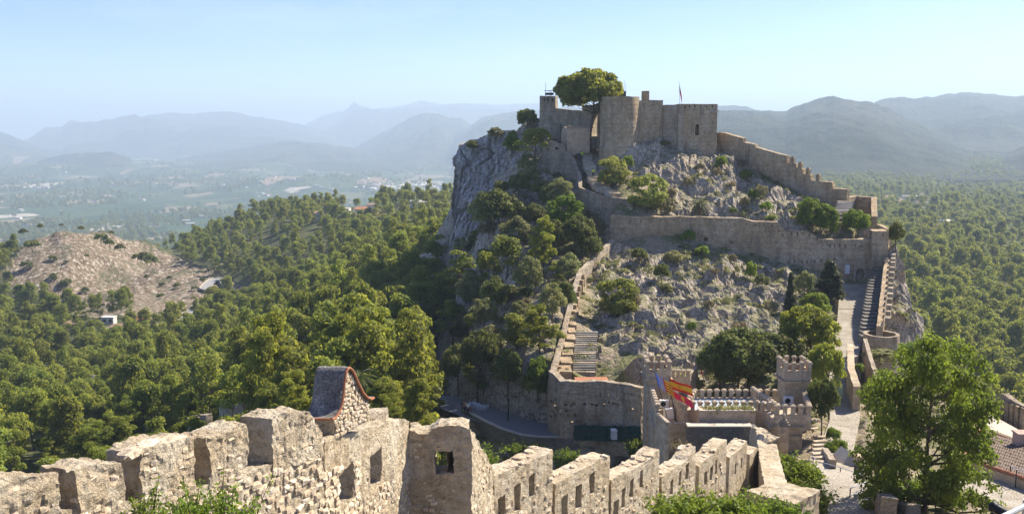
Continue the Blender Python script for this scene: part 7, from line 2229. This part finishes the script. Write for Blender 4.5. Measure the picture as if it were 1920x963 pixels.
for a in ws: T(*a[:5], a[5], Y=None)
g_ = np.random.RandomState(21)
WPOLY = [(965, 300), (1040, 345), (1085, 400), (1130, 455), (1060, 520), (1030, 620), (1015, 740), (900, 735), (850, 730), (800, 620), (800, 540), (850, 490), (900, 440)]
n = 0
while n < 75:
    px, py = g_.uniform(790, 1135), g_.uniform(300, 745)
    if not pip(np.array([px]), np.array([py]), WPOLY)[0]: continue
    if g_.uniform() < .25 and py > 600: continue
    w_ = g_.uniform(20, 46); kd = ['oak', 'light_tree', 'light_tree', 'pine', 'shrub'][g_.randint(5)]
    T(px, py - w_ * g_.uniform(.7, 1.1), py, w_, kd if kd != 'shrub' else 'dry_shrub', 'dark evergreen scrub growing on the shaded west slope of the hill', 'evergreen_scrub', 'bush', None, 'scrub on the shaded west slope'); n += 1
# near trees on the left
nt = [(524, 580, 860, 156, 'big_pine', 'tall dense pine left of the swept gable', 112), (640, 588, 770, 104, 'big_pine', 'pine behind the swept gable with a split crown', 118), (698, 566, 780, 118, 'big_pine', 'tall pine directly right of the split-crowned one', 116), (768, 576, 815, 128, 'big_pine', 'tall leaning pine at the left of the road', 114),
      (784, 706, 850, 100, 'big_pine', 'bright bushy pine right above the window block', 90), (716, 706, 800, 72, 'big_pine', 'bright low pine beside the swept gable roof', 92), (560, 690, 815, 96, 'big_pine', 'low bright pine left of the swept gable roof', 88), (606, 585, 700, 70, 'pine', 'dark pine behind the crenellated wall', 130), (490, 640, 800, 90, 'big_pine', 'dark pine left of the tallest dense one', 116), (812, 640, 790, 50, 'big_pine', 'slender pine overhanging the railing', 122), (740, 530, 600, 70, 'pine', 'pale pine beyond the leaning ones', 190), (790, 525, 590, 60, 'pine', 'pale pine at the foot of the shaded slope', 180), (660, 570, 660, 60, 'pine', 'pine behind the split-crowned one', 160)]
for a in nt:
    tree_at(Vector(at(a[0], a[2], a[6])), a[0], a[1], a[2], a[3], a[4], a[5])
# cypresses by the left house
for px, lab in ((43, 'tall dark cypress in front of the white houses at the left edge'), (22, 'shorter dark cypress at the far left edge')):
    T(px, 678 if px == 43 else 684, 718, 9, 'cypress', lab, Y=250)
# stony hill dots
sh = [(76, 428, 14), (115, 424, 8), (152, 432, 14), (208, 440, 12), (44, 440, 18), (98, 490, 18), (125, 492, 8), (163, 482, 10), (275, 522, 12), (305, 538, 14), (332, 540, 16), (302, 560, 16), (318, 524, 12), (258, 490, 22), (282, 498, 34), (268, 484, 18), (225, 470, 20), (190, 455, 26), (205, 462, 22), (50, 505, 24), (103, 524, 12), (228, 552, 10), (160, 549, 18), (125, 540, 26), (100, 520, 14), (380, 528, 12), (400, 520, 10), (365, 545, 14), (170, 590, 20), (60, 470, 30), (20, 470, 30)]
ord_ = ['first', 'second']
for i, (px, py, w_) in enumerate(sh):
    T(px, py - w_ * .7, py, w_, 'dark_bush', 'dark round shrub dotting the bare stony hill in the valley', 'hill_shrub', 'shrub', 450, 'shrubs dotting the stony hill')
# maple
p = Vector(at(1733, 1012, 58))
tree_at(p, 1733, 648, 1012, 262, 'green_tree', 'x', seed=0) if False else None
cm_env = env_limbs(28, .42, 1.85, .95, .26, True)
Cc, Nn_, cen_ = clump_crown(300, 230, 260, .034, cm_env, cr=(.10, .21), fill=.6, flat=.7)
V_, Q_, _t = leaves(Cc, Nn_, .033, 300, 1.25)
cmm = mesh_np('maple_crown', V_, Q_, None, L_MAPLE)
tmm = trunk_mb(301, cen_, 1.55, .042, 44, .06, .28)
tmm = mesh_np('maple_trunk', np.concatenate(tmm.v), np.concatenate(tmm.q), np.concatenate(tmm.t), BARK, True)
fwd = 58 * CP + 27 * SP
rad = 128 / F * fwd / .98
o = thing('maple_tree', 'big leafy maple filling the lower right in front of the tiled roof', 'tree', (p.x, p.y, p.z), None, 1.1, (rad, rad, (1012 - 640) / F * fwd * 1.05 / 2.0))
link('crown', cmm, o); link('trunk', tmm, o)
# shrubs of the right foreground
def bush(px, py, w_, h_, Y_, mat_kind, lab, nm='bush', cat='bush', leaf=.07, seed=1):
    base_ = Vector(at(px, py + h_ / 2, Y_))
    return tree_at(base_, px, py - h_ / 2, py + h_ / 2, w_, mat_kind, lab, nm, cat, None, seed, sink=0)
fg = [(1562, 815, 28, 32, 88, 'shrub', 'clipped round bush highest in the planted bed'), (1574, 838, 34, 34, 84, 'shrub', 'clipped round bush in the middle of the planted bed'), (1556, 845, 26, 36, 83, 'green_tree', 'darker bush at the left of the planted bed'), (1598, 862, 30, 30, 79, 'shrub', 'leafy bush between the booth and the planted bed'), (1614, 912, 34, 28, 67, 'shrub', 'bushy green plant below the long handrail'),
      (1690, 925, 70, 60, 60, 'shrub', 'yellow-green bush under the maple, left of its trunk'), (1755, 925, 70, 60, 60, 'shrub', 'yellow-flecked bush right of the maple trunk'), (1655, 905, 60, 60, 62, 'green_tree', 'dark bush beneath the left maple boughs'), (1790, 945, 40, 40, 58, 'shrub', 'small yellow bush at the edge of the plaza'),
      (1700, 665, 60, 50, 118, 'green_tree', 'green bush right of the round bastion'), (1652, 668, 70, 26, 118, 'light_tree', 'creeper scrub at the foot of the round bastion'), (1610, 690, 24, 20, 112, 'shrub', 'small bush at the top of the ramp parapet')]
for i, a in enumerate(fg): bush(*a[:6], a[6], seed=i)
# leafy sprays in front of the ramparts, blade by blade
def spray(name, lab, x0, x1, ytop, ybase, Y_, n_, leaf, mat, seed, cat='bush', per=34, curve=.3):
    g_ = np.random.RandomState(seed)
    a, b_ = at(x0, ybase, Y_), at(x1, ybase, Y_)
    o_ = thing(name, lab, cat, (a + b_) / 2)
    C_, N_, st = [], [], MB()
    for i in range(n_):
        u_ = g_.uniform(0, 1); root = a + (b_ - a) * u_ + np.array([0, g_.uniform(-.5, .5), -.1])
        hgt = (ybase - ytop(x0 + (x1 - x0) * u_)) / F * Y_ * g_.uniform(.55, 1.05)
        ln = np.array([g_.normal(0, curve), g_.normal(0, curve), 0]) * hgt
        pts = [root + ln * t_ ** 1.6 + np.array([0, 0, hgt * t_]) for t_ in np.linspace(0, 1, 7)]
        st.tube(pts, [.012 * (1 - t_ * .7) for t_ in np.linspace(0, 1, 7)], 4, False)
        t_ = g_.uniform(.12, 1, per)
        pp = root + ln * t_[:, None] ** 1.6 + np.array([0, 0, 1]) * (hgt * t_)[:, None]
        C_.append(pp + g_.normal(0, leaf * .9, (per, 3))); N_.append(g_.normal(0, 1, (per, 3)) + [0, -.2, .6])
    V, Q, _ = leaves(np.concatenate(C_), np.concatenate(N_), leaf, seed, 2.4)
    mb = MB(); mb.add(V, Q); mb.build('leaves', mat, o_)
    st.build('stems', BARK, o_)
    return o_
spray('spray_bush', 'leafy green shoots growing in front of the third merlon at the lower left', 236, 268, lambda x: 900, 985, 12.0, 14, .035, L_BUSH, 3)
spray('spray_bush', 'wide thicket of bright leafy shoots along the foot of the left rampart', 300, 478, lambda x: 880 + 40 * abs(math.sin(x / 19.0)), 995, 12.5, 90, .035, L_BUSH, 4, per=30)
spray('spray_bush', 'green leafy shoots behind the window block', 893, 925, lambda x: 815 + (x - 893), 900, 60, 60, .10, L_BUSH, 5)
spray('foreground_bush', 'bright yellow-green bush at the bottom centre before the stepped rampart', 1236, 1400, lambda x: 915 + 14 * abs(math.sin(x / 23.0)), 1010, 36, 520, .085, L_BUSH, 6, per=46)
spray('foreground_bush', 'darker bush joined to the right of the bright one at the bottom', 1390, 1490, lambda x: 925 + 12 * abs(math.sin(x / 17.0)), 1010, 38, 260, .085, L_MAPLE, 7, per=46)
spray('green_bank', 'lush green bank of plants along the pale rampart walk', 1460, 1530, lambda x: 842 + max(0, (x - 1462)) * .55, 915, 63, 520, .11, L_BUSH, 8, per=40)
spray('green_bank', 'lower part of the green bank with darker round plants beside the path', 1478, 1528, lambda x: 900, 1000, 54, 380, .10, L_MAPLE, 9, per=44)
spray('planter_plants', 'green plants filling the long planter before the front merlons', 1318, 1412, lambda x: 757 + 4 * math.sin(x), 772, 89.6, 160, .10, L_LIGHT, 40, 'plant', 14, .4)
spray('grass_tuft', 'dry grass growing at the arch of the gatehouse left wing', 1268, 1292, lambda x: 822, 852, 84, 70, .07, L_DRY, 10, 'grass', 12, .5)
for i, (x0, x1, yt, yb, Y_, lab) in enumerate(((960, 1010, 826, 860, 104, 'wispy green bush below the curved road parapet'), (1045, 1085, 842, 880, 98, 'green bush seen between the first two stepped merlons'), (1183, 1208, 822, 855, 102, 'bright bush at the foot of the gatehouse left turret'), (1225, 1245, 848, 868, 90, 'small bush by the gatehouse arch'))):
    spray('bush', lab, x0, x1, lambda x, yt=yt: yt + 3 * math.sin(x), yb, Y_, 110, .13, L_BUSH if i else L_MAPLE, 20 + i)
# tufts and low scrub over the rocks (nobody could count them)
n = 5200
ix = g_.randint(0, nx, n * 6); iy = g_.randint(0, ny, n * 6)
okk = (rk[ix, iy] > .08) & (HY[ix, iy] > 96)
nzv = np.gradient(HG[..., 2], axis=0)[ix, iy]
nm_ = fbm(np.stack([HX[ix, iy] / 7, HY[ix, iy] / 7, HX[ix, iy] * 0], -1), 3, 44)
okk &= (np.abs(nzv) < .55) & (nm_ > -.05 + .12 * (rk[ix, iy] > .5))
sel = np.nonzero(okk)[0][:n]
TP = HG[ix[sel], iy[sel]].copy()
lz_ = np.array([land_z(a_[0], a_[1]) for a_ in TP])
sel = sel[np.abs(lz_ - TP[:, 2]) < 1.2]; TP = TP[np.abs(lz_ - TP[:, 2]) < 1.2]
TP[:, 2] = [land_z(a_[0], a_[1]) for a_ in TP]
onp = np.zeros(len(TP), bool)
tpx, tpy = proj(TP[:, 0], TP[:, 1], TP[:, 2])
for pl_ in ([(1550, 535), (1640, 535), (1620, 640), (1610, 800), (1540, 800), (1560, 600)], [(1085, 285), (1118, 285), (1175, 375), (1140, 370), (1090, 320)], [(820, 745), (905, 770), (1210, 805), (1210, 835), (940, 812)], [(1500, 840), (1610, 840), (1640, 975), (1490, 975)], [(1630, 895), (1930, 895), (1930, 980), (1630, 980)]): onp |= pip(tpx, tpy, pl_)
sel = sel[~onp]; TP = TP[~onp]
tcr = []
C_ = g_.normal(0, .25, (60, 3)); C_[:, 2] = np.abs(C_[:, 2]) + .1
V, Q, _ = leaves(C_, C_ + [0, 0, .3], .22, 5, 2.2)
V2 = V
tuft_src = thing('grass_tuft', 'dry grass tuft beside the stair foot in the lower yard', 'grass', Vector(hit(1130, 700, 112)), None, 0, (.5, .5, .5))
tc = tag(link('blades', mesh_np('tuft', V, Q, None, GRASSM), tuft_src), kind='stuff')
C_ = g_.normal(0, .33, (140, 3)); C_[:, 2] = np.abs(C_[:, 2]) * .8 + .05
V, Q, _ = leaves(C_, C_ + [0, 0, .3], .17, 6, 1.6)
ts2 = thing('low_scrub', 'low green cushion of scrub beside the stair foot in the lower yard', 'bush', Vector(hit(1136, 694, 112)), None, 0, (.6, .6, .6))
tc2 = link('leaves', mesh_np('scrub', V, Q, None, L_LIGHT), ts2)
sc_ = g_.uniform(.35, 1.15, len(sel))
scatter('hill_grass', TP - [0, 0, .05], g_.uniform(0, 6.28, len(sel)), np.stack([sc_, sc_, sc_ * .8], -1), (g_.uniform(0, 1, len(sel)) < .45).astype(int), [tc, tc2], 'grass tufts and low scrub growing over the rocks of the castle hill')

# ================================================================== PEOPLE
SKIN = m_plain('skin', (.50, .30, .21), .6, 0, .05, 5, .3, 0)
HAIR = m_plain('hair', (.03, .02, .015), .7, 0, .2, 9, .2, 0)
HIV = m_plain('high_visibility', (.50, .80, .02), .6, 0, .05, 5, .2, 0)
NAVY = m_plain('navy_cloth', (.025, .03, .055), .85, 0, .1, 5, .1, 0)
BLUEC = m_plain('light_blue_cloth', (.28, .38, .60), .85, 0, .1, 5, .1, 0)
PINKC = m_plain('dusty_pink_cloth', (.50, .34, .32), .85, 0, .1, 5, .1, 0)
WHTC = m_plain('white_cloth', (.7, .7, .7), .85, 0, .1, 5, .1, 0)
TANC = m_plain('tan_cloth', (.36, .20, .10), .85, 0, .1, 5, .1, 0)
def skin_obj(name, verts, edges, rads, mat, parent, root=0, sub=1):
    me = bpy.data.meshes.new(name); me.from_pydata(verts, edges, []); me.materials.append(mat)
    o_ = link(name, me, parent)
    md = o_.modifiers.new('skin', 'SKIN'); md.use_smooth_shade = True
    for v, r in zip(me.skin_vertices[0].data, rads): v.radius = (r, r) if not hasattr(r, '__len__') else r
    me.skin_vertices[0].data[root].use_root = True
    s_ = o_.modifiers.new('sub', 'SUBSURF'); s_.levels = sub; s_.render_levels = sub
    return o_
def person(p, head, lab, top, legs, h=1.75, bend=0.0, arms='down', stride=.12, sleeves=True):
    o_ = thing('person', lab, 'person', p, None, head, (h / 1.75,) * 3)
    def B(x, y, z):                                        # lean the upper body forward from the hips
        if z > .95:
            dz = z - .95; return (x, y - dz * math.sin(bend), .95 + dz * math.cos(bend))
        return (x, y, z)
    hand = {'down': ((.25, -.02, .80), (.27, .02, 1.12)), 'front': ((.12, -.38, 1.10), (.25, -.12, 1.12))}[arms]
    v = [(0, 0, .95), B(0, 0, 1.15), B(0, .01, 1.38), B(0, -.01, 1.52), B(0, -.02, 1.60), B(0, -.03, 1.68), B(0, -.02, 1.74)]
    e = [(0, 1), (1, 2), (2, 3), (3, 4), (4, 5), (5, 6)]
    r = [(.14, .11), (.13, .10), (.16, .11), .055, .085, .10, .06]
    for sx in (-1, 1):
        i = len(v); hx = [(sx * q[0], q[1], q[2]) for q in hand]
        v += [B(sx * .18, 0, 1.42), B(*hx[1]), B(*hx[0]), B(hx[0][0], hx[0][1] - .03, hx[0][2] - .09)]
        e += [(2, i), (i, i + 1), (i + 1, i + 2), (i + 2, i + 3)]; r += [.06, .042, .03, (.022, .035)]
        for f in range(3):
            j = len(v); v.append(B(hx[0][0] + (f - 1) * .02, hx[0][1] - .045, hx[0][2] - .16 + abs(f - 1) * .012)); e.append((i + 3, j)); r.append(.009)
        j = len(v); v.append(B(hx[0][0] - sx * .035, hx[0][1] - .05, hx[0][2] - .10)); e.append((i + 2, j)); r.append(.010)
        i = len(v)
        v += [(sx * .09, 0, .88), (sx * .10, -sx * stride * .5 - .02, .48), (sx * .10, -sx * stride, .08), (sx * .10, -sx * stride - .14, .03)]
        e += [(0, i), (i, i + 1), (i + 1, i + 2), (i + 2, i + 3)]; r += [.085, .055, .04, .035]
    skin_obj('body', v, e, r, SKIN, o_)
    # jacket, trousers, hair and shoes over the body
    vt = [(0, 0, .90), B(0, 0, 1.12), B(0, .01, 1.38), B(0, 0, 1.46)]; et = [(0, 1), (1, 2), (2, 3)]; rt = [(.17, .135), (.155, .125), (.185, .13), .085]
    for sx in (-1, 1):
        i = len(vt); hx = [(sx * q[0], q[1], q[2]) for q in hand]
        vt += [B(sx * .19, 0, 1.42), B(*hx[1])] + ([B(hx[0][0], hx[0][1] + .01, hx[0][2] + .05)] if sleeves else [])
        et += [(2, i), (i, i + 1)] + ([(i + 1, i + 2)] if sleeves else []); rt += [.078, .058] + ([.045] if sleeves else [])
    skin_obj('jacket', vt, et, rt, top, o_)
    vl = [(0, 0, .96), (0, 0, .88)]; el = [(0, 1)]; rl_ = [(.155, .125), (.15, .12)]
    for sx in (-1, 1):
        i = len(vl); vl += [(sx * .09, 0, .80), (sx * .10, -sx * stride * .5 - .02, .48), (sx * .10, -sx * stride, .12)]
        el += [(1, i), (i, i + 1), (i + 1, i + 2)]; rl_ += [.10, .07, .06]
    skin_obj('trousers', vl, el, rl_, legs, o_)
    hb_ = MB(); c_ = B(0, .01, 1.70)
    hb_.lathe(c_, [(.0, .095), (.06, .085), (.10, .04), (.108, -.01), (.10, -.06), (.0, -.07)], 14)
    local(hb_, 'hair', HAIR, o_)
    for sx in (-1, 1):
        sb = MB(); sb.box((sx * .10, -sx * stride - .05, 0), (.10, .27, .09), 0, .85); local(sb, 'shoe', NAVY, o_)
    fb = MB(); f_ = B(0, -.125, 1.665); fb.box(f_, (.03, .035, .035)); local(fb, 'nose', SKIN, o_)
    return o_
def stand(px, py, Y_):
    q = at(px, py, Y_); return (q[0], q[1], q[2])
person(stand(1112, 332, 189.5), .2, 'person in a bright yellow jacket low on the stepped path', HIV, NAVY, 1.8, .25, 'front')
person(stand(1091, 299, 199), -.3, 'person in a yellow-green jacket high on the stepped path, right of a pair', HIV, NAVY)
person(stand(1087, 301, 198.6), .5, 'person in dark clothes at the left of the pair high on the path', NAVY, NAVY)
person(stand(868.5, 773, 120.5), .4, 'person in dark clothes at the left end of the group by the parapet', NAVY, NAVY, 1.7)
person(stand(872.5, 774, 119.8), -.2, 'person in a dusty pink top standing in the group by the parapet', PINKC, NAVY, 1.75)
person(stand(877.5, 777, 118.8), 2.9, 'person in a white top beside the bicycle on the road', WHTC, NAVY, 1.75, .3, 'front')
person(stand(882.5, 774.5, 120.2), .9, 'person in a light blue shirt and tan shorts at the right of the group', BLUEC, TANC, 1.75, .1, 'front')
q = at(876, 778.5, 118.2)
o = thing('bicycle', 'bicycle standing by the road parapet among the group of people', 'bicycle', q, None, 1.2)
for sx in (-.52, .52):
    wb = MB(); wb.tube([(sx + .33 * math.cos(a_), 0, .34 + .33 * math.sin(a_)) for a_ in np.linspace(0, 2 * math.pi, 21)], .02, 5, False)
    for k in range(8): wb.tube([(sx, 0, .34), (sx + .32 * math.cos(k * .785), 0, .34 + .32 * math.sin(k * .785))], .004, 3, False)
    local(wb, 'wheel', IRON, o)
fb = MB()
for a_, b_ in (((-.52, 0, .34), (-.15, 0, .85)), ((-.15, 0, .85), (.38, 0, .82)), ((-.05, 0, .32), (-.15, 0, .92)), ((-.05, 0, .32), (.38, 0, .82)), ((.52, 0, .34), (.36, 0, .98)), ((-.52, 0, .34), (-.05, 0, .32))): fb.tube([a_, b_], .018, 5)
local(fb, 'frame', NAVY, o)
fb = MB(); fb.tube([(.36, -.25, 1.0), (.36, .25, 1.0)], .015, 5); local(fb, 'handlebar', IRON, o)
fb = MB(); fb.box((-.17, 0, .92), (.24, .13, .05)); local(fb, 'saddle', IRON, o)
